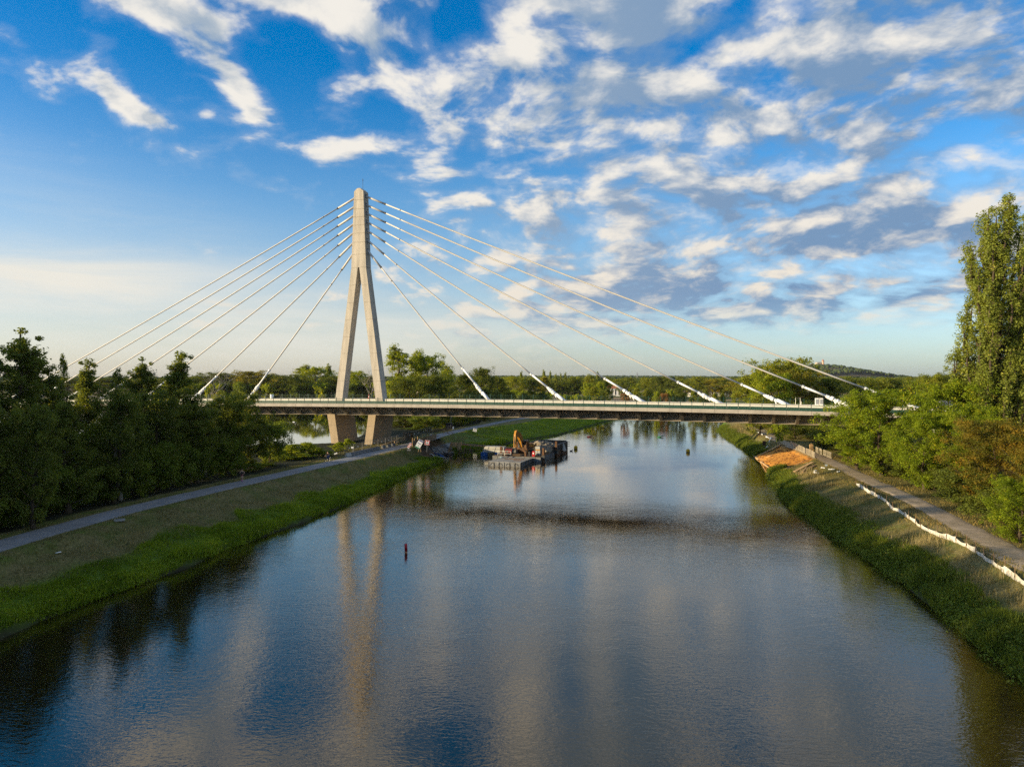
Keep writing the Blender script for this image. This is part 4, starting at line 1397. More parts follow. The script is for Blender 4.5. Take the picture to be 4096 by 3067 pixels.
# ---- beyond the bridge, left of the river
G2 = 'trees on the far shore of the pond'
for i, (key, px, Y, top, w, lab) in enumerate((
    ('oak_a', 900, 375, 1485, 210, 'round dark oak behind the second shortest left stay'),
    ('oak_b', 1010, 372, 1478, 210, 'broad yellow-green oak between the two shortest left stays'),
    ('oak_c', 1095, 378, 1492, 150, 'dark tree just right of the shortest left stay'),
    ('oak_a', 1170, 366, 1492, 200, 'rounded dark oak left of the pylon, nearest to the pond'),
    ('aspen', 1215, 398, 1455, 110, 'light aspen top rising behind the rounded dark oak'),
    ('maple', 1270, 380, 1462, 150, 'light green maple left of the pylon leg'),
    ('farpoplar', 1315, 420, 1452, 36, 'small pointed poplar close to the left pylon leg'),
    ('oak_c', 1330, 368, 1500, 130, 'dark tree partly behind the left pylon leg'),
    ('maple', 1420, 372, 1478, 150, 'light green tree seen between the pylon legs, left one'),
    ('oak_c', 1480, 364, 1500, 130, 'darker tree seen between the pylon legs, right one'),
    ('oak_b', 800, 380, 1500, 220, 'dark oak behind the third left stay'),
    ('oak_a', 690, 385, 1506, 220, 'dark oak far behind the tall pointed alder'),
    ('oak_c', 560, 388, 1510, 230, 'far dark tree behind the loose-crowned alder'),
    ('oak_b', 420, 392, 1506, 240, 'far dark tree behind the pointed alder by the upper stays'),
    ('oak_a', 270, 396, 1508, 240, 'far dark tree behind the thin sparse tree'),
    ('oak_c', 120, 400, 1504, 240, 'far dark tree behind the leftmost tall alders'))):
    stand(key, px, Y * 1.33, top, w, lab, G2)
tV, tF = bare_tree(3, 16)
for (px, Y, top) in ((862, 340, 1470), (1478, 340, 1470)):
    g = at_y(px, 1500, Y)
    t = thing('dead_tree', 'bare dead tree with thin grey twigs ' + ('behind the second shortest left stay' if px < 1000 else 'seen between the pylon legs'), 'tree', (g.x, Y, 2.5))
    s = (at_y(px, top, Y).z - 2.5) / float(tV[:, 2].max()); t.scale = (s, s, s)
    link('trunk', np_mesh('trunk', tV, tF, bark_pale, True), t)
for k in range(26):
    px = 640 + k * 36
    stand('shrub_a' if k % 2 else 'garden', px, 478 + (k % 3) * 6, 1535 - (k * 7) % 13, 70, 'bushy green shrub along the far shore of the pond', 'shrubs along the far shore of the pond', 'shrub')
G3 = 'trees on the left bank beyond the bridge'
for (key, px, Y, top, w, lab) in (
    ('aspen', 1590, 238, 1372, 150, 'tall airy aspen just right of the pylon'),
    ('aspen', 1665, 246, 1392, 130, 'second tall aspen right of the pylon, light green on top'),
    ('maple', 1715, 240, 1405, 170, 'sunlit yellow-green tree, rightmost of the tall group by the pylon'),
    ('oak_a', 1640, 226, 1500, 220, 'dark bushy oak below the tall aspens by the pylon'),
    ('oak_b', 1740, 232, 1490, 180, 'dark oak below the sunlit yellow-green tree'),
    ('aspen', 1790, 262, 1452, 90, 'thin aspen between the tall group and the shortest right stay'),
    ('oak_c', 1860, 270, 1485, 150, 'dark oak left of the shortest right stay'),
    ('oak_b', 1925, 290, 1462, 140, 'tall dark oak just behind the shortest right stay'),
    ('oak_c', 1990, 300, 1500, 130, 'dark oak right of the shortest right stay'),
    ('maple', 1570, 222, 1560, 120, 'low yellow-green tree beside the right pylon leg'),
    ('oak_c', 1530, 215, 1600, 150, 'dark tree behind the right pier wall under the deck'),
    ('oak_c', 1620, 208, 1650, 150, 'dark tree under the deck right of the pier'),
    ('oak_c', 1700, 216, 1640, 150, 'dark tree under the deck above the solar trailer'),
    ('oak_a', 1790, 232, 1630, 170, 'dark tree under the deck left of the bending footpath'),
    ('oak_c', 1900, 262, 1600, 150, 'dark tree under the deck behind the bending footpath')):
    stand(key, px, Y, top, w, lab, G3)
for (px, Y, top) in ((1560, 196, 1725), (1650, 200, 1712), (1740, 212, 1700), (1830, 228, 1690)):
    stand('shrub_a', px, Y, top, 110, 'dark shrub under the bridge behind the mesh fence', 'shrubs under the bridge', 'shrub')

for k in range(20):
    Y = 190 + k * 6.0
    x = np.interp(Y, [q[1] for q in LEFT_PATH], [q[0] for q in LEFT_PATH]) - 6.5 - rr.random() * 2
    if k % 2: plant('oak_c', x - 2.5, Y, 11.5 + rr.random() * 3, 9.5, 'dark tree in the hedge along the far bend of the footpath under the deck', 'dark hedge trees beyond the bridge', 'tree')
    else: plant('shrub_a', x, Y, 7.5 + rr.random() * 1.5, 8.0, 'dark shrub in the hedge along the far bend of the footpath', 'dark hedge shrubs beyond the bridge', 'shrub')

# ---- far plain behind the right half of the deck
G4 = 'trees in the gardens and fields beyond the river'
far_list = (
    ('farpoplar', 2084, 620, 1482, 20, 'slim poplar standing apart, leftmost of the distant poplars'),
    ('farpoplar', 2176, 620, 1476, 20, 'tallest distant poplar, second from the left'),
    ('farpoplar', 2201, 632, 1481, 15, 'narrow dark poplar right of the tallest one'),
    ('farpoplar', 2223, 640, 1492, 16, 'short dark poplar in the middle of the row'),
    ('farpoplar', 2243, 640, 1488, 13, 'very thin pale poplar in the row'),
    ('farpoplar', 2261, 650, 1487, 16, 'pale poplar at the right end of the row'),
    ('farpoplar', 2391, 640, 1484, 18, 'single poplar half hidden by the third right stay'),
    ('oak_a', 2058, 420, 1500, 120, 'round green tree right of the river bend trees'),
    ('oak_b', 2125, 430, 1512, 110, 'round dark green tree left of the second right stay'),
    ('oak_c', 2178, 440, 1502, 70, 'olive round tree under the tallest distant poplar'),
    ('oak_a', 2250, 430, 1518, 110, 'dark wide tree under the poplar row'),
    ('oak_b', 2300, 440, 1504, 120, 'dark tree with light top right of the poplar row'),
    ('maple', 2300, 560, 1502, 80, 'pale yellow-topped tree behind the dark ones'),
    ('oak_c', 2360, 470, 1494, 90, 'tall brownish tree just left of the third right stay'),
    ('maple', 2352, 380, 1528, 50, 'small yellowish birch-like tree left of the third stay'),
    ('oak_a', 2415, 430, 1518, 90, 'dark green tree below the third right stay'),
    ('conifer', 2370, 330, 1545, 70, 'dark spruce below the third right stay'),
    ('maple', 2398, 335, 1522, 50, 'bright green tree next to the dark spruce'),
    ('oak_c', 2430, 330, 1552, 60, 'round bush-like tree right of the dark spruce'),
    ('oak_a', 2487, 520, 1518, 50, 'rounded dark tree alone left of the power pylon'),
    ('maple', 2535, 520, 1530, 70, 'pale yellowish tree left of the power pylon'),
    ('oak_a', 2605, 480, 1508, 80, 'green tree right of the power pylon'),
    ('oak_b', 2640, 470, 1502, 90, 'tall dark tree, highest right of the power pylon'),
    ('oak_c', 2690, 500, 1514, 100, 'long dark tree group right of the highest one'),
    ('oak_c', 2640, 380, 1540, 40, 'small round dark tree in front of the tall dark one'),
    ('oak_a', 2740, 540, 1512, 120, 'light green far tree behind the fourth stay'),
    ('oak_b', 2790, 500, 1500, 70, 'tall green tree, highest of the far wood right of the fourth stay'),
    ('oak_a', 2850, 540, 1510, 130, 'wide olive tree in the far wood'),
    ('oak_c', 2920, 530, 1512, 120, 'dark olive tree at the right end of the far wood'),
    ('oak_b', 2960, 470, 1515, 120, 'yellowish tree left of the big riverside trees'),
    ('conifer', 2550, 330, 1550, 60, 'dark green tree under the fourth stay wrapping'),
    ('oak_c', 2590, 335, 1550, 65, 'green round tree, left of the russet one'),
    ('copper', 2655, 330, 1566, 50, 'russet-leaved round tree by the railing'),
    ('copper', 2500, 325, 1568, 45, 'smaller russet tree left of the fourth wrapping'),
    ('maple', 2628, 325, 1560, 35, 'small yellow-green tree left of the russet one'),
    ('maple', 2680, 335, 1552, 45, 'bright green tree right of the russet one'),
    ('oak_b', 2718, 330, 1542, 62, 'dark green upright tree beside the stubble field'),
    ('conifer', 2772, 325, 1540, 50, 'spruce standing alone in front of the stubble field'),
    ('oak_c', 2820, 345, 1552, 60, 'dark round tree behind the fifth stay'),
    ('oak_c', 2860, 320, 1566, 45, 'low green tree left of the field gap'),
    ('oak_c', 2890, 322, 1566, 40, 'low green tree right of the field gap'),
    ('conifer', 2938, 315, 1560, 36, 'small dark rounded conifer alone in the stubble field'),
)
for a in far_list: stand(*a, G4)
for (px, Y, top, w) in ((1960, 330, 1540, 60), (2010, 335, 1545, 60), (2060, 330, 1556, 60), (2100, 320, 1560, 55), (2150, 320, 1566, 60), (2255, 320, 1574, 45), (2285, 320, 1578, 40), (2310, 318, 1574, 40), (2350, 318, 1580, 40), (2190, 330, 1566, 50)):
    stand('garden', px, Y, top, w, 'low yellow-green garden bush showing above the far railing', 'garden bushes beyond the bridge', 'bush')
# a second, deeper line of woods closes the plain
rr = random.Random(9)
for k in range(46):
    px = 1880 + k * 50 + rr.uniform(-15, 15)
    Y = rr.uniform(620, 900)
    top = 1511 - rr.uniform(0, 9)
    stand(['oak_a', 'oak_b', 'oak_c'][k % 3], px, Y, top, rr.uniform(60, 100), 'hazy distant tree in the band of woods on the plain', 'distant woods on the plain')

# ---- right bank beyond the bridge
G5 = 'big trees on the right bank beyond the bridge'
for (key, px, Y, top, w, lab) in (
    ('oak_a', 3105, 205, 1420, 290, 'tallest big tree right of the river, under the two highest right stays'),
    ('oak_b', 3010, 212, 1492, 170, 'left flank tree of the big group right of the river'),
    ('maple', 3090, 192, 1482, 200, 'bright green tree in front of the tallest one'),
    ('oak_a', 3175, 196, 1468, 240, 'golden-green tree in front right of the tallest one'),
    ('oak_b', 3300, 200, 1500, 210, 'dark tree at the right flank of the big group'),
    ('oak_c', 3230, 172, 1600, 170, 'dark tree behind the far fence below the sixth stay'),
    ('oak_c', 3040, 180, 1570, 150, 'lower bushy tree at the left foot of the big group'),
    ('oak_a', 3395, 230, 1502, 210, 'dark wood tree left of the hill with the castle'),
    ('oak_b', 3475, 240, 1505, 190, 'brownish wood tree below the castle hill'),
    ('oak_c', 3560, 250, 1506, 190, 'dark wood tree behind the near ash'),
    ('oak_a', 3650, 250, 1512, 200, 'wood tree right of the near ash top'),
    ('oak_b', 3740, 230, 1484, 190, 'light round-topped tree left of the poplar'),
    ('oak_a', 3820, 235, 1490, 180, 'dark wood tree next to the poplar'),
    ('oak_c', 3920, 240, 1490, 200, 'dark wood tree behind the poplar'),
    ('oak_c', 3180, 168, 1660, 150, 'dark tree under the deck right of the earth track'),
    ('oak_c', 3300, 160, 1640, 170, 'dark tree under the deck behind the crowd barriers'),
    ('oak_b', 3400, 160, 1600, 200, 'dark tree at the end of the deck behind the near ash')):
    stand(key, px, Y, top, w, lab, G5)
stand('garden', 3120, 158, 1690, 60, 'yellow sunlit bush beside the track under the bridge', None, 'bush')
stand('shrub_a', 3330, 142, 1720, 170, 'dark shrub in the shade under the deck behind the barriers', None, 'shrub')
stand('shrub_a', 3440, 128, 1760, 200, 'dark shrub at the left foot of the near ash', None, 'shrub')

# ---- right bank, near
G6 = 'near trees right of the dirt track'
stand('ash_a', 3530, 104, 1545, 420, 'big rounded green ash hiding the right end of the deck', G6)
stand('ash_b', 3430, 112, 1610, 230, 'smaller ash at the left edge of the big rounded one', G6)
stand('ash_b', 3800, 96, 1508, 330, 'tall green ash left of the poplar', G6)
stand('ash_a', 3700, 92, 1640, 300, 'lower green ash between the big ash and the orange-tinged tree', G6)
stand('orange', 3985, 76, 1668, 420, 'broad tree with orange tinged top at the right edge above the track', G6)
stand('orange', 4130, 70, 1730, 330, 'second orange tinged tree cut by the right edge', G6)
stand('ash_a', 4085, 62, 1900, 300, 'low bushy tree by the track at the right edge', G6)
stand('poplar', 3985, 96, 768, 285, 'very tall poplar at the right edge, sunlit, standing above all trees', G6)
stand('poplar', 4150, 100, 850, 230, 'second tall poplar cut by the right edge, in shade', G6)
stand('ash_b', 3900, 86, 1600, 230, 'green ash right below the tall poplar', G6)
stand('shrub_a', 3600, 103, 1815, 200, 'dark shrub at the foot of the big rounded ash', None, 'shrub')
stand('shrub_b', 3740, 92, 1850, 230, 'dark shrub between the ash trees beside the mown grass', None, 'shrub')
stand('shrub_a', 3870, 80, 1880, 260, 'dark shrub at the foot of the orange-tinged tree', None, 'shrub')
stand('shrub_b', 3960, 72, 1960, 260, 'leafy shrub right of the track near the right edge', None, 'shrub')
stand('shrub_a', 4090, 65, 2020, 280, 'leafy shrub cut by the right edge beside the track', None, 'shrub')
for k in range(18):
    Y = 60 + k * 3.9
    x = np.interp(Y, [q[1] for q in RIGHT_TRACK], [q[0] for q in RIGHT_TRACK]) + 6.2 + max(0, Y - 78) * .05 + rr.random() * 1.2
    plant('shrub_b' if k % 2 else 'shrub_a', x, Y, PATH_Z + 3.2 + rr.random() * 2.0, 5.5, 'leafy shrub at the foot of the trees right of the dirt track', 'shrubs at the foot of the right bank trees', 'shrub')
for k in range(8):                                              # the bank goes on outside the frame
    Y = 30 + k * 5
    plant(['ash_a', 'ash_b', 'orange'][k % 3], 53 + (k % 3) * 4, Y, 19 + 2 * (k % 3), 12, 'leafy tree on the right bank beside the dirt track, outside the picture', 'trees right of the track near the camera', 'tree')


# ---- far forest and hills: reads as one mass
def puffs(name, pts, size, material, r):
    """low crowns for far forest: jittered icosahedra"""
    t = (1 + 5 ** .5) / 2
    iv = np.array([(-1, t, 0), (1, t, 0), (-1, -t, 0), (1, -t, 0), (0, -1, t), (0, 1, t), (0, -1, -t), (0, 1, -t), (t, 0, -1), (t, 0, 1), (-t, 0, -1), (-t, 0, 1)]) / math.sqrt(1 + t * t)
    jf = np.array([(0, 11, 5), (0, 5, 1), (0, 1, 7), (0, 7, 10), (0, 10, 11), (1, 5, 9), (5, 11, 4), (11, 10, 2), (10, 7, 6), (7, 1, 8), (3, 9, 4), (3, 4, 2), (3, 2, 6), (3, 6, 8), (3, 8, 9), (4, 9, 5), (2, 4, 11), (6, 2, 10), (8, 6, 7), (9, 8, 1)])
    n = len(pts)
    s = size * (.6 + .8 * r.random(n))
    J = 1 + r.normal(0, .16, (n, 12, 1))
    V = pts[:, None, :] + iv[None] * J * s[:, None, None] * np.array([1, 1, .95])
    F = (np.arange(n)[:, None, None] * 12 + jf[None]).reshape(-1, 3)
    tint = np.repeat(np.clip(r.normal(.45, .22, n), 0, .999), 20)
    return tag(link(name, np_mesh(name, V.reshape(-1, 3), F, material, True, tint)), kind='stuff')


far_leaf = leaf_mat('far_forest', (0.026, 0.044, 0.014), (0.085, 0.110, 0.026), (0.14, 0.12, 0.03), .2, .04, 0)


def hill_z(x, y):
    """castle hill and the low forested rise along the skyline"""
    P = np.column_stack([np.atleast_1d(x), np.atleast_1d(y)]).astype(float)
    a = P[:, 0] - 1400.0; b = P[:, 1] - 3300
    rr_ = np.hypot(a / np.where(a > 0, 1.0, .9), b * .45)
    h = np.interp(rr_, [0, 55, 90, 136, 194, 252, 330, 450], [67, 66, 60, 48, 31, 17, 6, 0])
    ridge = 16 * np.exp(-((P[:, 1] - 3700) / 500) ** 2) * (0.55 + .45 * np.sin(P[:, 0] / 700 + 1.2))
    return np.maximum(h, ridge) + 2.0


def build_hills():
    r = np.random.default_rng(5)
    xs = np.linspace(-3400, 3600, 240); ys = np.linspace(2700, 4700, 80)
    X, Y = np.meshgrid(xs, ys)
    Z = hill_z(X.ravel(), Y.ravel())
    edge = np.minimum(1, np.minimum((Y.ravel() - 2700) / 300, (4700 - Y.ravel()) / 300))
    Z = Z * np.clip(edge, 0, 1) + 1
    i = np.arange(X.size).reshape(X.shape)
    F = np.stack([i[:-1, :-1], i[:-1, 1:], i[1:, 1:], i[1:, :-1]], -1).reshape(-1, 4)
    gm = mat('hill_ground', (0.12, 0.10, 0.055), .95, noise=.5, nscale=.01, spec=.1)
    tag(link('hills', np_mesh('hills', np.column_stack([X.ravel(), Y.ravel(), Z]), F, gm, True)), kind='structure')
    pts = []
    n = 5200
    P = np.column_stack([r.uniform(850, 2100, n), r.uniform(2900, 3500, n)])
    z = hill_z(P[:, 0], P[:, 1])
    keep = (z > 3) & ~((z > 46) & (r.random(n) < .93))
    pts.append(np.column_stack([P, z + 5])[keep])
    n = 9000
    P = np.column_stack([r.uniform(-3300, 3500, n), r.uniform(3050, 3800, n)])
    pts.append(np.column_stack([P, hill_z(P[:, 0], P[:, 1]) + 5]))
    puffs('forest', np.concatenate(pts), 6.2, far_leaf, r)
    n = 4200                                                    # woods on the plain in front of the hills
    P = np.column_stack([r.uniform(-1500, 1900, n), r.uniform(900, 2600, n)])
    keep = vnoise(P, 160, 51) > .42
    P = P[keep]
    puffs('woods', np.column_stack([P, 3 + 6 + r.random(len(P)) * 4]), 7.0, far_leaf, r)


build_hills()


def herb_clumps():
    r = np.random.default_rng(61)
    RB = np.array(RIGHT_BANK)[::-1]
    P, d = band_points(RB, -.35, 3.4, 3400, -1, r, 12, 240, 1.25)
    keep = ~inside(P, SOIL) & (seg_dist(P, SOIL, True) > 1.2) & (vnoise(P, 3.0, 62) > .30 + d * .06)
    P = P[keep]; h = np.maximum(terrain(P)[0], 0)
    C = np.column_stack([P, h + .22]); rad = .28 + .38 * r.random(len(P)) * vnoise(P, 5, 63) * 1.6
    Pb, d = band_points(RB, -.9, 1.4, 420, -1, r, 12, 240, 1.25)
    Pb = Pb[~inside(Pb, SOIL) & (seg_dist(Pb, SOIL, True) > 1.6)]
    C = np.concatenate([C, np.column_stack([Pb, np.maximum(terrain(Pb)[0], 0) + .35])]); rad = np.concatenate([rad, .5 + .45 * r.random(len(Pb))])
    V, F, tint = leaves(C, r, .15, 34, rad, .8)
    tag(link('bank_plants', np_mesh('bank_plants', V, F, LEAF['bush'], False, tint)), kind='stuff')
    P, d = band_points(LEFT_BANK, -.3, 1.6, 1500, 1, r, 30, 190, 1.25)
    P = P[~inside(P, NOTCH) & (vnoise(P, 3.0, 64) > .38)]; h = np.maximum(terrain(P)[0], 0)
    V, F, tint = leaves(np.column_stack([P, h + .2]), r, .14, 30, .25 + .3 * r.random(len(P)), .8)
    tag(link('waterside_plants', np_mesh('waterside_plants', V, F, g_lush, False, tint)), kind='stuff')


herb_clumps()

# ------------------------------------------------------------------ the work site by the left bank
wood_new = mat('fresh_timber', (0.58, 0.38, 0.19), .8, noise=.3, nscale=2, stretch=(1, 1, 6))
wood_old = mat('old_timber', (0.20, 0.13, 0.075), .9, noise=.4, nscale=2)
galv = mat('galvanised_steel', (0.45, 0.46, 0.47), .45, .6, noise=.2, nscale=3)
white_paint = mat('white_paint', (0.78, 0.78, 0.76), .5, noise=.08, nscale=2)
red_paint = mat('red_paint', (0.46, 0.02, 0.025), .5, noise=.25, nscale=2)
dull_red = mat('dull_red', (0.20, 0.02, 0.02), .7, noise=.4, nscale=2)
yellow_paint = mat('machine_yellow', (0.60, 0.27, 0.015), .5, color2=(0.26, 0.13, 0.03), nscale=1.6)
rust = mat('rusty_steel', (0.16, 0.085, 0.045), .85, noise=.5, nscale=2)
rubber = mat('black_rubber', (0.02, 0.02, 0.02), .8)
glass_dark = mat('cab_glass', (0.015, 0.018, 0.02), .08, spec=.6)
barrier_grey = mat('barrier_concrete', (0.17, 0.175, 0.18), .9, noise=.3, nscale=1.2)
rock_m = mat('rock', (0.36, 0.35, 0.33), .95, noise=.4, nscale=1.0)
pont_grey = mat('pontoon_grey', (0.24, 0.25, 0.255), .75, color2=(0.11, 0.105, 0.10), nscale=.8)
pont_deck = mat('pontoon_deck', (0.36, 0.365, 0.36), .85, color2=(0.20, 0.195, 0.185), nscale=.7)
barge_deck = mat('barge_deck', (0.115, 0.085, 0.06), .9, noise=.5, nscale=.9)
blue_paint = mat('blue_paint', (0.010, 0.10, 0.36), .5, noise=.2, nscale=1.5)
olive_paint = mat('olive_paint', (0.13, 0.125, 0.075), .7, noise=.3, nscale=1.5)
tarp_m = mat('white_tarpaulin', (0.40, 0.40, 0.38), .8, noise=.15, nscale=1.5, bump=.1, bscale=1.5)
net_m = mat('tan_debris_net', (0.22, 0.155, 0.09), .9, noise=.3, nscale=2)
navy = mat('navy_print', (0.02, 0.03, 0.18), .6)
green_print = mat('green_print', (0.02, 0.22, 0.08), .6)
black_print = mat('black_print', (0.02, 0.02, 0.02), .6)


def text(body, size, material, parent, loc, rot):
    cu = bpy.data.curves.new('lettering', 'FONT'); cu.body = body; cu.size = size
    cu.align_x = 'CENTER'; cu.align_y = 'CENTER'; cu.extrude = .004
    cu.materials.append(material)
    tmp = bpy.data.objects.new('lettering', cu); COL.objects.link(tmp)
    dg = bpy.context.evaluated_depsgraph_get(); dg.update()
    me = bpy.data.meshes.new_from_object(tmp.evaluated_get(dg)); bpy.data.objects.remove(tmp); bpy.data.curves.remove(cu)
    o = link('lettering', me, parent)
    o.location = loc; o.rotation_euler = rot
    return o


def along(line, s, off=0.0):
    line = np.asarray(line, float); seg = np.hypot(*np.diff(line, axis=0).T); c = np.concatenate([[0], np.cumsum(seg)])
    x, y = np.interp(s, c, line[:, 0]), np.interp(s, c, line[:, 1])
    x2, y2 = np.interp(s + .6, c, line[:, 0]), np.interp(s + .6, c, line[:, 1])
    x1, y1 = np.interp(max(0, s - .6), c, line[:, 0]), np.interp(max(0, s - .6), c, line[:, 1])
    a = math.atan2(y2 - y1, x2 - x1)
    return Vector((x - math.sin(a) * off, y + math.cos(a) * off, 0)), a


def s_of_y(line, Y):
    line = np.asarray(line, float); seg = np.hypot(*np.diff(line, axis=0).T); c = np.concatenate([[0], np.cumsum(seg)])
    return float(np.interp(Y, line[:, 1], c))


# ---- concrete barrier blocks along the path
blk = None
s = s_of_y(LEFT_PATH, 130.0)
for i in range(12):
    p, a = along(LEFT_PATH, s + i * 1.56 + (1.2 if i > 8 else 0) + max(0, i - 9) * 1.0, 2.15)
    lab = 'dark grey concrete barrier block in the row along the footpath' if i < 9 else 'dark concrete block at the foot of the wooden handrail'
    if i == 0: lab = 'pale concrete block, nearest of the barrier row by the footpath'
    t = thing('concrete_barrier', lab, 'barrier', (p.x, p.y, PATH_Z + .02), a + (rr.uniform(-.05, .05)), 'concrete barrier blocks by the footpath' if i else None)
    if i == 0:
        m0 = MB(); m0.prism([(-.30, 0), (.30, 0), (.30, .12), (.16, .32), (.12, .62), (-.12, .62), (-.16, .32), (-.30, .12)], -.74, .74, 'x')
        o = m0.build('block', mat('pale_concrete_block', (0.42, 0.41, 0.38), .9, noise=.2, nscale=1.2), t, False, .02)
        blk = o.data.copy(); blk.materials.clear(); blk.materials.append(barrier_grey)
    else: link('block', blk, t)
    lk = MB().box(-.06, .06, -.025, .025, .622, .68).build('lifting_eye', rust, t)

# ---- temporary mesh fence along the left of the path
wire_m = mat('dull_wire', (0.20, 0.20, 0.20), .6, .4)
fp = None
s = s_of_y(LEFT_PATH, 131.5)
NP = 15
labs = ['nearest panel, beside the pale block', 'second panel from the cyclist', 'panel in front of the left pier wall', 'panel before the gap between the pier walls', 'panel in front of the right pier wall', 'panel at the start of the wooden handrail']
for i in range(NP):
    p, a = along(LEFT_PATH, s + i * 3.52, 2.75)
    lab = 'grey wire mesh site fence, ' + labs[i] if i < len(labs) else 'grey wire mesh site fence panel in the far row towards the solar trailer'
    t = thing('site_fence_panel', lab, 'fence', (p.x, p.y, PATH_Z), a, 'wire mesh fence panels beyond the footpath')
    if fp is None:
        f = MB().tube([(-1.72, 0, .08), (-1.72, 0, 2.0)], .022, 6).tube([(1.72, 0, .08), (1.72, 0, 2.0)], .022, 6).tube([(-1.72, 0, 2.0), (1.72, 0, 2.0)], .02, 6).tube([(-1.72, 0, .2), (1.72, 0, .2)], .02, 6).build('frame', wire_m, t)
        w = MB()
        for k in range(11): w.bar((-1.7 + 3.4 * (k + .5) / 11, 0, .2), (-1.7 + 3.4 * (k + .5) / 11, 0, 2.0), .006)
        for k in range(7): w.bar((-1.7, .005, .35 + k * .25), (1.7, .005, .35 + k * .25), .006)
        w = tag(w.build('wire_mesh', wire_m, t), kind='stuff')
        ft = MB().box(-1.95, -1.5, -.3, .3, 0, .1).box(1.5, 1.95, -.3, .3, 0, .1).build('foot', barrier_grey, t)
        tg = MB().box(-.13, .13, -.02, -.012, 1.25, 1.45).build('tag_plate', white_paint, t)
        fp = [x.data for x in (f, w, ft, tg)]
    else:
        for nm, me in zip(('frame', 'wire_mesh', 'foot', 'tag_plate'), fp): link(nm, me, t)
        [c for c in t.children if c.name.startswith('wire')][0]['kind'] = 'stuff'
# two boarded gates standing askew
for k, (px, py, rz, tl) in enumerate(((1631, 1762, .35, .12), (1646, 1760, -.25, -.18))):
    p = at_z(px, py, PATH_Z)
    t = thing('fence_gate', ('tan netted gate panel leaning left' if k == 0 else 'tan netted gate panel leaning right') + ' beside the thick timber post', 'gate', p, rz)
    MB().box(-.62, .62, -.012, .012, .12, 1.85).build('netting', net_m, t, rot=(0, tl, 0))
    for x in (-.65, .65): MB().bar((x, 0, 0), (x, 0, 1.95), .06).build('post', wood_new, t, rot=(0, tl, 0))
# netting with timber posts between path and dug notch
A_, B_ = at_z(1649, 1789, PATH_Z - .2), at_z(1746, 1757, PATH_Z - .1)
n = 5
for i in range(n):
    p0 = A_.lerp(B_, i / n); p1 = A_.lerp(B_, (i + 1) / n); d = p1 - p0
    t = thing('net_screen', ('nearest', 'second', 'middle', 'fourth', 'farthest')[i] + ' brown net screen between timber posts behind the two signs', 'fence', p0, math.atan2(d.y, d.x), 'brown net screens above the dug bank')
    L_ = math.hypot(d.x, d.y)
    MB().box(.05, L_ - .05, -.012, .012, .1, 1.35).build('netting', net_m, t)
    MB().bar((0, 0, -.3), (.08 * (-1) ** i, 0, 2.0), .08).build('post', wood_new, t)
    if i == 0: MB().bar((.7, -.05, 0), (1.35, -.03, 1.7), .07).build('brace', wood_new, t)
# timber handrail and its thick post
a0, _ = along(LEFT_PATH, s_of_y(LEFT_PATH, 144.0), 2.45); a1, _ = along(LEFT_PATH, s_of_y(LEFT_PATH, 160.0), 3.0); a0.z = a1.z = PATH_Z
d = a1 - a0; L_ = math.hypot(d.x, d.y)
t = thing('timber_handrail', 'new timber handrail with two rails sloping beside the footpath', 'handrail', a0, math.atan2(d.y, d.x))
for z in (.55, 1.02): MB().bar((L_ * (0 if z > .8 else .45), 0, z - .35), (L_, 0, z + .05), .07, .14).build('rail', wood_new, t)
for x in (.08, .55, .98): MB().bar((L_ * x, .06, 0), (L_ * x, .06, .75 + .35 * x), .11).build('post', wood_new, t)
p = at_z(1616, 1763, PATH_Z)
t = thing('timber_post', 'thick dark timber post at the end of the handrail', 'post', p)
MB().bar((0, 0, -.2), (0, 0, 1.9), .26).build('shaft', wood_old, t); MB().box(-.16, .16, -.16, .16, 1.9, 1.96).build('cap', wood_new, t)
for k in range(5):
    q = at_z(1525 + k * 9, 1796 - k * 2.5, PATH_Z)
    t = thing('timber_offcut', ('short pale board lying by the last barrier block', 'pale board lying across another at the path edge', 'squared pale timber lying at the path edge', 'narrow pale board by the handrail foot', 'small pale plank under the handrail')[k], 'board', (q.x, q.y, PATH_Z + .05), .3 + k * .5)
    MB().box(-.6, .6, -.09, .09, 0, .06).build('board', wood_new, t)
# ---- signs
p = at_y(1638, 1782, 141); t = thing('chevron_panel', 'red and white striped barrier board leaning beside the footpath', 'sign', p, 0)
pan = MB().box(-.24, .24, -.02, .02, -.56, .56).build('panel', white_paint, t, rot=(0, .62, 0))
for k in (-1, 0, 1):
    m = MB(); z = k * .36; m.hexa([(-.235, -.030, z - .14), (.235, -.030, z + .03), (.235, -.022, z + .03), (-.235, -.022, z - .14), (-.235, -.030, z + .04), (.235, -.030, z + .21), (.235, -.022, z + .21), (-.235, -.022, z + .04)])
    m.build('red_stripe', red_paint, pan)
MB().box(-.45, .25, -.25, .3, -1.0, -.72).build('foot', barrier_grey, t)
p = at_y(1677, 1776, 143.5); t = thing('info_board', 'tilted white notice board with blue heading and green foot, left of the red framed sign', 'sign', p, 0)
pan = MB().box(-.52, .52, -.02, .02, -.92, .92).build('panel', white_paint, t, rot=(0, .52, 0))
MB().box(-.50, .50, -.03, -.022, .58, .86).build('heading_strip', navy, pan)
MB().box(-.50, .50, -.03, -.022, -.90, -.66).build('foot_strip', green_print, pan)
MB().prism([(0, -.48), (.11, -.28), (-.11, -.28)], -.03, -.022).build('emblem', green_print, pan)
text('Bogusz', .26, navy, pan, (0, -.026, .12), (R(90), 0, 0))
text('MVS  stavby', .15, white_paint, pan, (0, -.034, .72), (R(90), 0, 0))
MB().bar((-.25, .07, -1.6), (.35, .07, .5), .07).build('post', wood_new, t); MB().bar((.3, .07, -1.6), (.2, .07, .3), .07).build('post', wood_new, t)
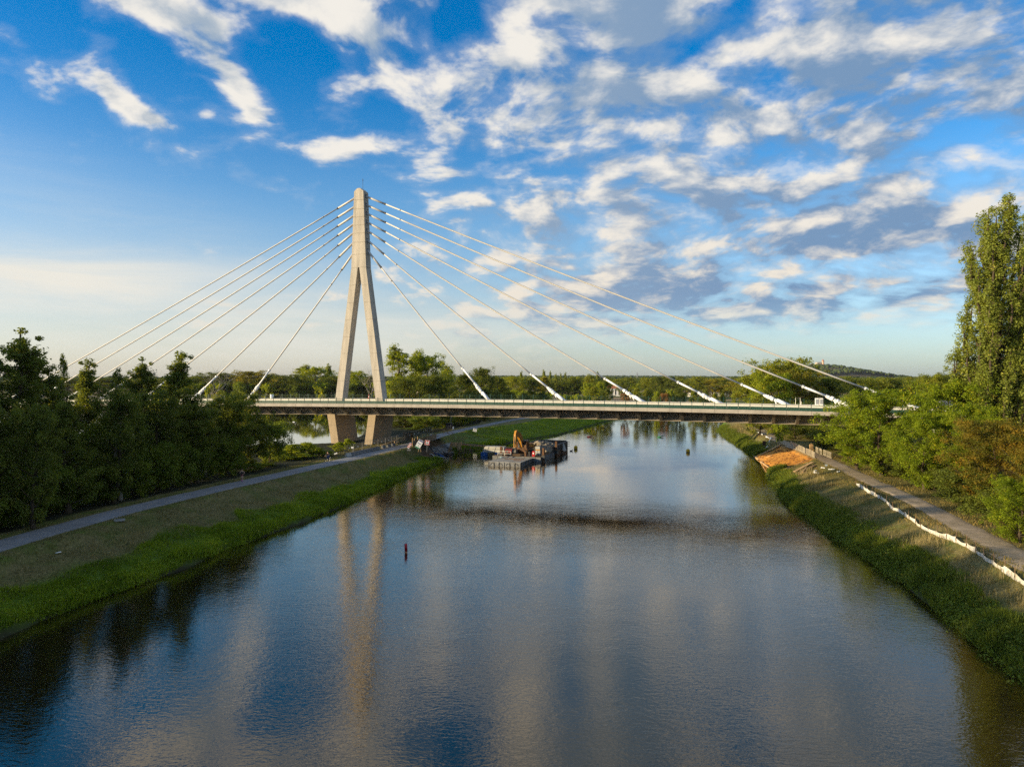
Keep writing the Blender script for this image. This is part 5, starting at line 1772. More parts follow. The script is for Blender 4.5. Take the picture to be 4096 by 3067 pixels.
p = at_y(1709, 1770, 144.5); t = thing('waterway_sign', 'square red framed river sign with black figures, right of the white notice board', 'sign', p, 0)
pan = MB().box(-.5, .5, -.02, .02, -.5, .5).build('panel', white_paint, t, rot=(0, .13, 0))
for (x0, x1, z0, z1) in ((-.46, .46, .32, .46), (-.46, .46, -.46, -.32), (-.46, -.32, -.32, .32), (.32, .46, -.32, .32)): MB().box(x0, x1, -.03, -.022, z0, z1).build('red_border', red_paint, pan)
MB().prism([(-.14, .32), (.14, .32), (0, .14)], -.03, -.022).build('red_triangle', red_paint, pan)
text('68', .42, black_print, pan, (0, -.026, -.08), (R(90), 0, 0))
MB().bar((-.1, .06, -1.9), (0, .06, .3), .07).build('post', galv, t)
p = at_z(1409, 1813, PATH_Z); t = thing('small_sign', 'small white sign on a short post in dry grass beside the footpath', 'sign', p)
MB().box(-.22, .22, -.015, .015, .95, 1.3).build('panel', white_paint, t); MB().bar((0, .03, 0), (0, .03, 1.2), .05).build('post', galv, t)
p = at_z(1896, 1738, 2.2); t = thing('board_sign', 'tilted pale square board on the grass slope beyond the bridge', 'sign', p)
pan = MB().box(-.5, .5, -.02, .02, .85, 1.9).build('panel', white_paint, t, rot=(0, .2, 0))
for (x0, x1, z0, z1) in ((-.28, -.14, .95, 1.7), (.14, .28, .95, 1.7), (-.28, .28, 1.62, 1.76)): MB().box(x0, x1, -.03, -.022, z0, z1).build('figure_stroke', mat('grey_print', (0.25, 0.24, 0.22), .7), pan)
MB().bar((0, .05, -.3), (.15, .05, 1.1), .06).build('post', wood_old, t)
p = at_z(1344, 1836, PATH_Z); t = thing('white_tag_sign', 'little white board on the rope beside the cyclist', 'sign', (p.x, p.y, PATH_Z + .9))
MB().box(-.28, .28, -.015, .015, 0, .22).build('panel', white_paint, t, rot=(0, -.35, 0)); MB().bar((0, .03, -.95), (0, .03, .1), .04).build('post', wood_old, t)
# ---- solar trailer
t = thing('solar_trailer', 'dark solar panel trailer with white mast beside the far bend of the footpath', 'trailer', (-17.2, 196, PATH_Z), -.25)
pv = MB().box(-1.0, 1.0, -.04, .04, .55, 2.05).build('solar_panel', mat('solar_cells', (0.012, 0.015, 0.03), .15, spec=.6), t, rot=(.25, 0, 0))
for x in (-.34, .34): MB().box(x - .015, x + .015, -.055, -.042, .56, 2.04).build('frame_bar', galv, pv)
MB().box(-.8, .8, -.1, 1.0, .3, .55).build('chassis', dark_steel, t)
for x in (-.85, .85): MB().tube([(x - .1, .5, .3), (x + .1, .5, .3)], .3, 12).build('wheel', rubber, t)
MB().tube([(.2, .5, .5), (.2, .5, 4.6)], .04, 6).build('mast', galv, t)
MB().box(.9, 1.15, -.3, .1, .2, .95).build('white_box', white_paint, t)
# ---- timber stairs down the bank
pa, pb = at_z(1781, 1732, PATH_Z + .1), at_z(1846, 1779, 1.1)
t = thing('timber_stairs', 'dark timber stairs with handrails leading down the dug bank', 'stairs', pa)
d = pb - pa; sd_ = Vector((-d.y, d.x, 0)).normalized()
for k in (-.55, .55):
    MB().bar(sd_ * k, d + sd_ * k, .08, .25).build('stringer', wood_old, t)
    MB().bar(sd_ * k + Vector((0, 0, 1.0)), d + sd_ * k + Vector((0, 0, 1.0)), .06, .10).build('handrail', wood_old, t)
    for f in (0.02, .35, .68, .98): MB().bar(d * f + sd_ * k, d * f + sd_ * k + Vector((0, 0, 1.02)), .08).build('post', wood_old, t)
for k in range(11): MB().bar(d * ((k + .5) / 11) - sd_ * .52 + Vector((0, 0, .1)), d * ((k + .5) / 11) + sd_ * .52 + Vector((0, 0, .1)), .28, .05).build('tread', wood_new if k % 2 else wood_old, t)
# ---- plank retaining wall, trestle, gangway
pa, pb = [Vector(q) for q in on_ground([1799, 1843], [1803, 1813])]; pa.z = max(pa.z, .15); pb.z = max(pb.z, .1)
d = pb - pa; L_ = math.hypot(d.x, d.y)
t = thing('plank_wall', 'yellowish plank retaining wall with two props at the water edge of the dug bank', 'retaining wall', pa, math.atan2(d.y, d.x))
for k in range(5): MB().box(0, L_, -.03, .03, -.3 + k * .36, .04 + k * .36, Matrix.Rotation(-.28, 4, 'X')).build('plank', wood_new, t)
for x in (.05, .5, .95): MB().bar((L_ * x, -.45, -.35), (L_ * x, .40, 1.55), .14).build('prop', wood_new, t)
t = thing('timber_trestle', 'dark timber trestle standing in the shallow water below the gangway', 'trestle', at_z(1862, 1816, 0.0))
for x in (-1.2, -.1, 1.0):
    MB().bar((x - .5, -.5, -.8), (x + .1, .2, 1.6), .12).build('leg', wood_old, t); MB().bar((x + .6, -.5, -.8), (x + .1, .3, 1.6), .12).build('leg', wood_old, t)
for z, k in ((.35, -.38), (1.0, -.05)): MB().bar((-2.0, k, z), (3.4, k, z + .05), .1).build('rail', wood_old, t)
pa, pb = at_z(1842, 1776, 1.75), at_z(2052, 1794, 1.45)
t = thing('gangway', 'long yellow-brown timber gangway from the bank to the work barge', 'gangway', pa)
d = pb - pa; sd_ = Vector((-d.y, d.x, 0)).normalized()
for k in (-.5, .5): MB().bar(sd_ * k, d + sd_ * k, .22, .30).build('beam', wood_new, t)
for k in range(16): MB().bar(d * ((k + .5) / 16) - sd_ * .6 + Vector((0, 0, .19)), d * ((k + .5) / 16) + sd_ * .6 + Vector((0, 0, .19)), .62, .05).build('tread_board', wood_old, t)
# ---- rubble, pipes, sheet in the notch
r5 = np.random.default_rng(55)
m = MB()
u_, v_ = r5.random(360), r5.random(360)
G_ = on_ground(1724 + 80 * u_ + 8 * v_, 1764 + 10 * u_ + 42 * v_ * (.35 + .65 * u_))
for k in range(360):
    s_ = r5.uniform(.14, .38) * (1.3 - .7 * v_[k])
    m.ico((G_[k, 0], G_[k, 1], max(G_[k, 2], -.1) + s_ * .35), (s_, s_ * r5.uniform(.7, 1.2), s_ * r5.uniform(.6, .9)), 1, .22)
tag(m.build('rubble', rock_m), kind='stuff')
for k, (x0, y0, x1, y1, mt, rad, lab) in enumerate(((1740, 1818, 1772, 1829, blue_paint, .2, 'blue plastic pipe lying on the dug bank by the white sheet'), (1772, 1812, 1800, 1822, rubber, .14, 'black pipe lying right of the blue one'), (1765, 1816, 1790, 1824, rubber, .12, 'thin black pipe lying next to the blue one'))):
    pa, pb = [Vector(q) for q in on_ground([x0, x1], [y0, y1])]
    pa.z = max(pa.z, 0) + rad + .06; pb.z = max(pb.z, 0) + rad + .06
    t = thing('pipe', lab, 'pipe', pa); MB().tube([(0, 0, 0), pb - pa], rad, 12).build('barrel', mt, t, True)
    MB().tube([(pb - pa) * -.02, (pb - pa) * .03], rad * 1.15, 12).build('socket', mt, t, True)
V, F = [], []
nx_, ny_ = 26, 8
pa, pb = [Vector(q) for q in on_ground([1722, 1784], [1816, 1829])]
for j in range(ny_ + 1):
    for i in range(nx_ + 1):
        q = pa.lerp(pb, i / nx_); x = q.x + .0; y = q.y - .3 - j * .16 + .25 * math.sin(i * .7)
        V.append((x, y, max(zg(x, y), .05) + .06 + abs(.10 * math.sin(i * 1.9 + j * 1.3) * math.cos(j * 2.1 + i)) + r5.random() * .05))
for j in range(ny_):
    for i in range(nx_):
        k = j * (nx_ + 1) + i; F.append((k, k + 1, k + nx_ + 2, k + nx_ + 1))
tag(link('plastic_sheet', np_mesh('plastic_sheet', V, np.array(F), wrap_white, False)), 'crumpled white plastic sheet lying on the grass edge below the dug bank', 'sheet')
# galvanised panel standing in the notch
pa = Vector(on_ground(1716, 1818)[0]); t = thing('site_fence_panel', 'leaning wire fence panel standing in the dug bank in front of the rubble', 'fence', (pa.x, pa.y, zg(pa.x, pa.y)), -.45)
for nm, me in zip(('frame', 'wire_mesh', 'foot', 'tag_plate'), fp): link(nm, me, t, rot=(0, .16, 0))
[c for c in t.children if c.name.startswith('wire')][0]['kind'] = 'stuff'

# ------------------------------------------------------------------ floating plant (local frame: x along the bridge, y away)
BO = Vector((1.7, 139.0, 0)); BA = BR_RZ


def bl(x, y, z=0.0):
    c, s = math.cos(BA), math.sin(BA); return Vector((BO.x + c * x - s * y, BO.y + s * x + c * y, z))


t = thing('pontoon', 'pale grey flat pontoon moored in front of the work barge', 'pontoon', BO, BA)
MB().box(-6.8, 0, 0, 8.4, -.5, .78).build('hull', pont_grey, t)
for i in range(3):
    for j in range(3): MB().box(-6.8 + i * 2.267 + .03, -6.8 + (i + 1) * 2.267 - .03, j * 2.8 + .03, (j + 1) * 2.8 - .03, .782, .85).build('deck_plate', pont_deck, t)
for k in range(7): MB().box(-6.74 + k * 1.1, -6.60 + k * 1.1, -.05, -.002, -.2, .76).build('rib', dark_steel, t)
for k in range(7): MB().box(.002, .05, .6 + k * 1.15, .74 + k * 1.15, -.2, .76).build('rib', dark_steel, t)
for k in range(4):
    x = -5.9 + k * 1.65; MB().tube([(x + .42 * math.cos(a), -.06, .12 + .42 * math.sin(a)) for a in np.linspace(0, math.pi, 9)], .03, 5).build('mooring_loop', rubber, t)
for k, (x, y, ln, lab) in enumerate(((-2.4, 2.9, 1.6, 'nearer short steel ladder lying flat on the grey pontoon'), (-2.6, 5.0, 1.6, 'farther short steel ladder lying flat on the grey pontoon'))):
    q = bl(x, y, .85); l = thing('ladder', lab, 'ladder', q, BA)
    for dy in (-.22, .22): MB().box(0, ln, dy - .04, dy + .04, 0, .07).build('rail', rust, l)
    for j in range(5): MB().box(.15 + j * .32, .21 + j * .32, -.2, .2, .01, .06).build('rung', rust, l)
l = thing('steel_bar', 'dark steel bar lying across the middle of the grey pontoon', 'bar', bl(-5.0, 5.2, .85), BA)
MB().box(0, 2.4, -.06, .06, 0, .1).build('bar', rust, l); MB().box(.4, .5, -.3, .3, 0, .08).build('cross_piece', rust, l)
t = thing('rope_heap', 'light blue rope heap on the left corner of the grey pontoon', 'rope', bl(-6.4, 6.9, .86), BA)
MB().tube([(.35 * math.cos(a) * (1 - a / 60), .3 * math.sin(a) * (1 - a / 60), .03 + a * .004) for a in np.linspace(0, 25, 60)], .035, 5).build('coil', mat('blue_rope', (0.25, 0.42, 0.50), .9), t)

t = thing('work_barge', 'dark steel work barge carrying the yellow excavator under the bridge', 'barge', BO, BA)
MB().box(-9.0, 1.6, 8.6, 20.5, -.5, .98).build('hull', pont_grey, t)
MB().box(-8.9, 1.5, 8.7, 20.4, .983, 1.06).build('deck', barge_deck, t)
for k in range(9): MB().box(-8.9 + k * 1.18, -7.85 + k * 1.18, 8.52, 8.597, .1, .95).build('side_panel', pont_grey, t)
for k in range(8): MB().box(1.603, 1.68, 8.8 + k * 1.45, 10.1 + k * 1.45, .0, .95).build('side_panel', pont_grey, t)
for (x, y, h) in ((1.95, 9.4, 1.9), (-7.3, 9.3, 1.9), (-6.1, 16.5, 2.4), (1.95, 19.8, 2.4)):
    sp = MB().box(x - .22, x + .22, y - .22, y + .22, -2.5, 1.0 + h).build('spud_pile', rust, t)
    MB().box(x - .36, x + .36, y - .36, y + .36, .7, 1.35).build('pile_guide', dark_steel, sp)
rl = MB()
for x in (-7.9, -6.4, -5.0): rl.bar((x, 8.9, 1.06), (x, 8.9, 2.0), .05)
for z in (1.5, 2.0): rl.bar((-7.9, 8.9, z), (-5.0, 8.9, z), .045)
rl.build('guard_rail', white_paint, t)
t = thing('hopper_barge', 'rusty hopper barge full of broken rubble behind the excavator', 'barge', BO, BA)
MB().box(-6.6, 1.3, 20.7, 33.0, -.5, .75).build('hull', rust, t)
MB().hexa([(-6.4, 33.0, .1), (1.1, 33.0, .1), (.6, 35.0, .55), (-5.9, 35.0, .55), (-6.4, 33.0, .75), (1.1, 33.0, .75), (.6, 35.0, .8), (-5.9, 35.0, .8)]).build('bow', rust, t)
MB().box(1.1, 1.35, 20.9, 32.8, .75, 2.3).build('side_wall', dark_steel, t)
MB().box(-6.6, -6.35, 20.9, 32.8, .75, 2.3).build('side_wall', dark_steel, t)
MB().box(-6.3, 1.05, 32.55, 32.8, .75, 2.5).build('end_wall', dark_steel, t)
MB().box(-6.3, 1.05, 20.9, 21.1, .75, 2.0).build('end_wall', dark_steel, t)
for k in range(8): MB().box(1.352, 1.45, 21.3 + k * 1.45, 21.45 + k * 1.45, .75, 2.3).build('wall_rib', rust, t)
for z in (1.2, 1.7, 2.2): MB().box(1.0, 2.0, 32.0, 32.12, z, z + .1).build('bracket', rust, t)
m = MB()
for k in range(260):
    x, y = r5.uniform(-6.0, .8), r5.uniform(12.5, 29.5)
    if y < 20.9: x = r5.uniform(-1.6, 1.0); y = r5.uniform(16.0, 20.3)
    z = 1.0 + 1.9 * math.exp(-((x + 2.2) / 3.8) ** 2) * math.exp(-((y - 22.5) / 6.5) ** 2) * r5.uniform(.6, 1.0)
    s_ = r5.uniform(.28, .7); q = bl(x, y, z)
    m.ico((q.x, q.y, q.z), (s_, s_ * r5.uniform(.7, 1.2), s_ * r5.uniform(.6, 1)), 1, .25)
tag(m.build('rubble', mat('pale_rubble', (0.36, 0.31, 0.24), .95, noise=.4, nscale=1.0)), kind='stuff')
q = bl(1.75, 27.5, .75)
t = thing('tarpaulin', 'pale tarpaulin draped to a point over the side of the hopper barge', 'tarpaulin', q, BA)
MB().hexa([(-.1, -1.1, 0), (.35, -1.0, -.2), (.35, 1.0, -.2), (-.1, 1.1, 0), (-.12, -.1, 1.6), (-.05, -.1, 1.6), (-.05, .1, 1.6), (-.12, .1, 1.6)]).build('cloth', tarp_m, t)

# blue and olive floats with the white tarpaulin shelter
for k, (x, mt, lab) in enumerate(((-14.6, blue_paint, 'blue float box at the left end of the tarpaulin raft'), (-12.9, olive_paint, 'olive float box between the two blue ones'), (-11.2, blue_paint, 'blue float box under the right end of the white tarpaulin'))):
    t = thing('float_box', lab, 'float', bl(x, 16.2, 0), BA)
    MB().box(0, 1.62, 0, 2.6, -.3, .78).build('body', mt, t, False, .05)
    for j in (.3, 1.3): MB().box(j - .03, j + .03, -.03, -.003, -.1, .7).build('rib', mt, t)
t = thing('tarpaulin_shelter', 'white tarpaulin wrapped over a low frame on the float boxes', 'shelter', bl(-14.4, 16.6, .8), BA)
MB().hexa([(0, 0, 0), (5.2, 0, 0), (5.2, 2.0, 0), (0, 2.0, 0), (.6, .25, 1.25), (5.1, .2, 1.2), (5.1, 1.7, 1.3), (.6, 1.7, 1.3)]).build('sheet', tarp_m, t)
for x in (1.2, 2.9, 4.6): MB().bar((x, -.03, 0), (x, -.02, 1.45), .05).build('strut', galv, t)
MB().bar((.3, -.05, .75), (5.2, -.05, .7), .03).build('rope', rubber, t)
t = thing('red_generator', 'dark red generator box on the left of the work barge', 'generator', bl(-7.6, 12.6, 1.06), BA)
MB().box(0, 1.6, 0, 1.0, .08, .95).build('housing', dull_red, t, False, .04); MB().box(.1, 1.5, .1, .9, .955, 1.02).build('lid', dull_red, t); MB().box(.2, .7, -.02, -.003, .3, .75).build('vent_grille', dark_steel, t); MB().box(0, 1.6, .05, .95, 0, .078).build('skid', dark_steel, t)
t = thing('red_fuel_post', 'slim bright red cabinet with white label at the front edge of the barge', 'cabinet', bl(-.2, 9.5, 1.06), BA)
MB().box(-.28, .28, -.22, .22, 0, .98).build('body', red_paint, t); MB().box(-.22, .22, -.18, .18, .985, 1.12).build('cap', red_paint, t); MB().box(-.14, .14, -.235, -.222, .5, .8).build('label_plate', white_paint, t)
t = thing('water_tank', 'grey white caged tank behind the slim red cabinet', 'tank', bl(.2, 11.6, 1.06), BA)
MB().box(-.55, .55, -.5, .5, .12, 1.1).build('tank', tarp_m, t, False, .06); MB().box(-.5, .5, -.45, .45, 1.3, 1.95).build('upper_box', tarp_m, t, False, .03); MB().box(-.6, .6, -.55, .55, 0, .118).build('pallet', wood_old, t); MB().box(-.45, .45, -.4, .4, 1.105, 1.295).build('bracket', yellow_paint, t)
for x in (-.57, 0, .57): MB().bar((x, -.53, .12), (x, -.53, 1.12), .03).build('cage_bar', galv, t)

for k, (x, y, lab) in enumerate(((-5.6, 18.6, 'rusty steel beam lying lengthwise at the back of the work barge'), (-7.9, 17.2, 'rusty steel beam lying near the left pile of the work barge'))):
    l = thing('steel_beam', lab, 'beam', bl(x, y, 1.06), BA + .2 * k)
    MB().box(0, 3.2, -.12, .12, 0, .04).box(0, 3.2, -.02, .02, .04, .24).box(0, 3.2, -.12, .12, .24, .28).build('beam', rust, l)
for k, (x, y, mt, lab) in enumerate(((-1.9, 9.6, rust, 'brown oil drum at the front edge of the work barge'), (-1.2, 9.9, dark_steel, 'black oil drum at the front edge of the work barge'), (.9, 13.6, rust, 'brown drum by the right pile of the barge'))):
    l = thing('oil_drum', lab, 'drum', bl(x, y, 1.06))
    MB().lathe([(.28, 0), (.29, .28), (.30, .30), (.28, .32), (.28, .58), (.30, .60), (.28, .62), (.28, .86)], 14).build('drum', mt, l); MB().lathe([(.25, .861), (.25, .88)], 14).build('lid', dark_steel, l)
for k, (x, y, lab) in enumerate(((-6.3, 10.6, 'timber baulks stacked beside the red generator'), (-4.0, 9.5, 'timber baulks stacked at the front edge of the barge'))):
    l = thing('timber_stack', lab, 'timber', bl(x, y, 1.06), BA + .3 * k)
    for j in range(6): MB().box(-.8, .8, -.36 + (j % 3) * .25, -.14 + (j % 3) * .25, (j // 3) * .2, (j // 3) * .2 + .19).build('baulk', wood_old, l)
l = thing('hose', 'black hydraulic hose looped across the barge deck in front of the tracks', 'hose', bl(-4.6, 10.6, 1.1))
MB().tube([(1.1 * math.sin(a * .9) + a * .35, .6 * math.cos(a * 1.3), .03) for a in np.linspace(0, 6, 34)], .05, 6).build('hose', rubber, l)
# ---- excavator
EX = thing('excavator', 'yellow crawler excavator with folded boom standing on the work barge', 'excavator', (2.7, 154.6, 1.06), math.atan2(-.87, -.50))
EX.scale = (1.0, 1.0, 1.0)
for sgn in (-1, 1):
    y0 = sgn * 1.2
    prof = [(-1.75, .35), (-1.55, .08), (1.55, .08), (1.75, .35), (1.75, .55), (1.5, .80), (-1.5, .80), (-1.75, .55)]
    tr = MB().prism(prof, y0 - .26, y0 + .26).build('crawler_track', rubber, EX)
    for k in range(12):
        x = -1.5 + k * .272; MB().box(x - .1, x + .1, y0 - .29, y0 + .29, .802, .85).build('track_shoe', rust, tr)
    for k in range(5): MB().tube([(1.778, y0 - .27, .2 + k * .1), (1.778, y0 + .27, .2 + k * .1)], .04, 5).build('track_shoe', rust, tr)
    for x in (-1.35, 1.35): MB().tube([(x, y0 - .3, .44), (x, y0 + .3, .44)], .27, 12).build('sprocket', yellow_paint, tr)
MB().box(-1.0, 1.0, -.92, .92, .35, .78).build('undercarriage', rust, EX)
MB().lathe([(.7, .78), (.7, .95)], 20).build('slew_ring', dark_steel, EX)
MB().box(-1.7, 1.15, -1.25, 1.25, .95, 1.25).build('turntable', rust, EX)
MB().box(-1.6, -.05, -1.25, 1.25, 1.252, 2.15).build('engine_cover', yellow_paint, EX, False, .06)
MB().box(-2.25, -1.62, -1.25, 1.25, .98, 2.0).build('counterweight', yellow_paint, EX, False, .10)
MB().tube([(-1.0, -.7, 2.15), (-1.0, -.7, 2.55)], .06, 8).build('exhaust', dark_steel, EX)
cb = MB().box(-.02, 1.4, .38, 1.24, 1.255, 1.95).build('cab', rust, EX)
MB().hexa([(.02, .42, 1.95), (1.36, .42, 1.95), (1.36, 1.2, 1.95), (.02, 1.2, 1.95), (.02, .46, 2.78), (1.1, .46, 2.78), (1.1, 1.16, 2.78), (.02, 1.16, 2.78)]).build('cab_window', glass_dark, cb)
MB().box(-.06, 1.18, .38, 1.24, 2.785, 2.88).build('cab_roof', mat('pale_roof_paint', (0.42, 0.38, 0.30), .6), cb)
for (x0, x1) in ((0.0, 0.0), (1.38, 1.12)):
    for y in (.40, 1.22): MB().bar((x0, y, 1.95), (x1, y, 2.79), .06).build('cab_post', rust, cb)
MB().box(1.0, 1.12, 1.0, 1.15, 2.885, 3.0).build('beacon', red_paint, cb)
# boom: two bent plates, then stick, ram and grab
m = MB(); m.prism([(.45, 1.35), (1.15, 1.2), (2.05, 2.75), (2.75, 3.45), (3.85, 4.3), (3.95, 4.8), (3.4, 4.95), (2.2, 4.6), (1.45, 3.9)], -.30, .30); m.build('boom', yellow_paint, EX, False, .03)
m = MB(); m.prism([(3.35, 5.2), (3.85, 5.1), (4.25, 4.3), (4.35, 1.6), (4.02, 1.55), (3.62, 3.7), (3.25, 4.75)], -.25, .25); m.build('stick', yellow_paint, EX, False, .03)
for y in (-.36, .36): MB().tube([(1.35, y, 1.2), (1.9, y, 2.4)], .10, 8).tube([(1.9, y, 2.4), (2.3, y, 3.4)], .055, 8).build('boom_cylinder', dark_steel, EX)
MB().tube([(2.1, 0, 4.42), (3.0, 0, 4.95)], .10, 8).tube([(3.0, 0, 4.95), (3.5, 0, 5.0)], .055, 8).build('stick_cylinder', dark_steel, EX)
MB().tube([(4.22, 0, 3.9), (4.42, 0, 2.4)], .09, 8).tube([(4.42, 0, 2.4), (4.42, 0, 1.7)], .05, 8).build('bucket_cylinder', dark_steel, EX)
MB().box(1.85, 2.5, -.252, -.243, 3.5, 3.9, Matrix.Identity(4)).build('maker_plate', white_paint, EX)
gb = MB().box(3.95, 4.5, -.3, .3, 1.15, 1.6).build('quick_coupler', dark_steel, EX)
m = MB(); m.prism([(3.9, 1.15), (4.6, 1.15), (4.75, .55), (4.35, .05), (3.8, .12), (3.65, .6)], -.55, .55); m.build('bucket', dark_steel, EX, False, .03)
for k in range(5): MB().hexa([(3.64, -.5 + k * .235, .05), (3.9, -.5 + k * .235, .05), (3.9, -.42 + k * .235, .05), (3.64, -.42 + k * .235, .05), (3.62, -.48 + k * .235, .0), (3.66, -.48 + k * .235, .0), (3.66, -.44 + k * .235, .0), (3.62, -.44 + k * .235, .0)]).build('bucket_tooth', rust, gb)

# ------------------------------------------------------------------ buoys, driftwood, birds on the water
def buoy(px, py, h, lab):
    p = at_z(px, py, 0); t = thing('buoy', lab, 'buoy', p)
    MB().lathe([(.22, -.25), (.42, -.05), (.46, .15), (.44, h * .72), (.38, h * .86), (.16, h)], 18).build('float', mat('buoy_yellow', (0.62, 0.40, 0.02), .5, noise=.2, nscale=2), t, True)
    MB().lathe([(.465, .10), (.465, .2)], 18).build('dark_band', rubber, t, True)
    MB().lathe([(.05, h), (.05, h + .18)], 8).build('lifting_eye', dark_steel, t)


buoy(2411, 1711, .95, 'small yellow buoy farthest upstream beside the bank reflection')
buoy(2303, 1796, .85, 'small yellow buoy right of the hopper barge')
buoy(2752, 1809, .80, 'small yellow buoy in the bright water towards the right bank')
p = at_z(1624, 2209, 0)
t = thing('spar_buoy', 'red upright marker post standing in the middle of the river', 'buoy', p)
MB().tube([(0, 0, -1.2), (0, 0, .14)], .135, 14).build('foot', mat('faded_orange', (0.42, 0.16, 0.08), .7, noise=.3, nscale=3), t, True)
MB().tube([(.01, 0, .14), (-.02, 0, .86)], .14, 14).build('post', red_paint, t, True)
MB().tube([(0, 0, .86), (0, 0, 1.04)], .02, 6).build('spike', rust, t)
for k, (px, py, mt, lab) in enumerate(((2358, 1748, mat('spar_red', (0.35, 0.10, 0.08), .6), 'reddish spar buoy lying slanted on the water left of the green one'), (2640, 1749, mat('spar_green', (0.03, 0.16, 0.08), .6), 'dark green spar buoy lying slanted on the bright water'))):
    p = at_z(px, py, 0); t = thing('spar_buoy', lab, 'buoy', p, .1); t.scale = (.8, .8, .8)
    MB().tube([(-1.0, 0, -.05), (-.7, 0, .12)], [.12, .30], 10).tube([(-.7, 0, .12), (1.1, 0, .42)], [.30, .16], 10).build('body', mt, t, True)
    MB().tube([(1.05, 0, .41), (1.5, 0, .5)], [.16, .05], 8).build('tip', mt, t)
p = at_z(2285, 1804, 0); t = thing('duck', 'dark duck swimming right of the hopper barge', 'bird', p, .4); t.scale = (1.4, 1.4, 1.4)
m = MB(); m.ico((0, 0, .06), (.26, .12, .10), 2); m.tube([(.18, 0, .1), (.24, 0, .24)], [.06, .04], 8); m.ico((.26, 0, .27), (.065, .05, .055), 2); m.tube([(.31, 0, .265), (.38, 0, .255)], [.025, .012], 6); m.tube([(-.2, 0, .1), (-.34, 0, .17)], [.06, .01], 6)
m.build('body', mat('duck_brown', (0.05, 0.04, 0.03), .7), t, True)
p = at_z(1175, 1688, 0); t = thing('plastic_litter', 'scrap of white plastic floating on the pond left of the pier', 'litter', p)
MB().hexa([(-.5, -.2, 0), (.5, -.3, 0), (.6, .3, 0), (-.4, .3, 0), (-.3, -.1, .22), (.3, -.15, .15), (.3, .2, .1), (-.2, .15, .25)]).build('sheet', white_paint, t)
p = at_z(233, 2227, 1.9); t = thing('litter_scrap', 'small white scrap lying on the dry grass of the left bank', 'litter', (p.x, p.y, zg(p.x, p.y) + .14), .5)
MB().hexa([(-.22, -.05, 0), (.2, -.08, .03), (.24, .06, .05), (-.2, .06, 0), (-.18, -.04, .05), (.16, -.05, .08), (.18, .04, .1), (-.16, .04, .04)]).build('paper', white_paint, t)
p = at_z(478, 2086, 2.9); t = thing('drain_cover', 'pale stone drain cover in the grass just below the footpath', 'cover', (p.x, p.y, zg(p.x, p.y) + .06), .5)
MB().box(-.5, .5, -.3, .3, 0, .14).build('slab', rock_m, t); MB().box(-.3, .3, -.15, .15, .142, .2).build('lid', barrier_grey, t)
p = at_z(2189, 1690, 0.4); t = thing('white_post', 'white marker post on the left bank beyond the bridge', 'post', p)
MB().tube([(0, 0, -.5), (0, 0, 2.0)], .11, 8).build('shaft', white_paint, t, True); MB().tube([(0, 0, 2.0), (0, 0, 2.15)], [.13, .05], 8).build('cap', white_paint, t)

# ------------------------------------------------------------------ right bank: dug slope, barriers, silt fence
def plank(x0, y0, z0, x1, y1, z1, w, h, lab, mt=None, lift=.06):
    a, b = [Vector(q) for q in on_ground([x0, x1], [y0, y1])]
    a.z, b.z = max(a.z, 0.0) + lift, max(b.z, 0.0) + lift
    d = b - a
    t = thing('plank', lab, 'plank', a, math.atan2(d.y, d.x), 'boards on the dug slope of the right bank')
    L_ = math.hypot(d.x, d.y)
    MB().bar((0, 0, 0), (L_, 0, d.z), w, h).build('board', mt or wood_new, t)


plank(3024, 1824, .5, 3125, 1781, 2.8, .55, .10, 'longest wide board along the far edge of the dug slope')
plank(3033, 1838, .5, 3087, 1824, 1.2, .75, .08, 'short wide board lying above the water at the left of the slope')
plank(3049, 1845, .5, 3088, 1823, 1.2, .22, .30, 'board on edge right of the short wide board')
plank(3015, 1824, .2, 3032, 1836, .2, .20, .25, 'short edge board at the waterline, left one')
plank(3043, 1847, .2, 3091, 1881, .2, .24, .25, 'long edge board at the waterline, right one')
plank(3140, 1877, 1.2, 3199, 1853, 2.0, .14, .06, 'thin pale lath lying on the soil, lower part')
plank(3199, 1853, 2.0, 3242, 1837, 2.7, .14, .06, 'thin pale lath lying on the soil, upper part')
plank(3177, 1894, 1.0, 3250, 1856, 2.6, .45, .10, 'broad board on top of the pile at the near edge of the slope', lift=.35)
plank(3199, 1894, 1.0, 3260, 1865, 2.6, .50, .10, 'grey board in the pile at the near edge of the slope', wood_old, .2)
plank(3190, 1886, 1.2, 3236, 1862, 2.4, .40, .12, 'board at the far side of the near edge pile', wood_old, .12)
plank(3210, 1896, 1.3, 3224, 1876, 2.0, .16, .12, 'short batten lying across the near edge pile', wood_new, .3)
plank(3195, 1900, 1.0, 3228, 1892, 1.8, .20, .08, 'bleached batten in the grass below the pile', None, .2)
m = MB()
for k in range(240):
    f, g_ = r5.random(), r5.random()
    q = Vector((lerp(52.6, 48.2, f), lerp(155.5, 130.5, f), 0)).lerp(Vector((lerp(58.2, 54.0, f), lerp(152.5, 127.0, f), 0)), g_)
    s_ = r5.uniform(.05, .20) * (1.8 if g_ > .85 or f < .08 or f > .92 else 1.0); m.ico((q.x, q.y, zg(q.x, q.y) + s_ * .2), (s_, s_ * r5.uniform(.7, 1.3), s_ * .7), 1, .25)
tag(m.build('clods', mat('soil_clods', (0.30, 0.14, 0.04), .95, noise=.4, nscale=1.5)), kind='stuff')
bar_m = mat('weathered_galvanised', (0.50, 0.44, 0.33), .6, .2, noise=.2, nscale=3)
crowd = None


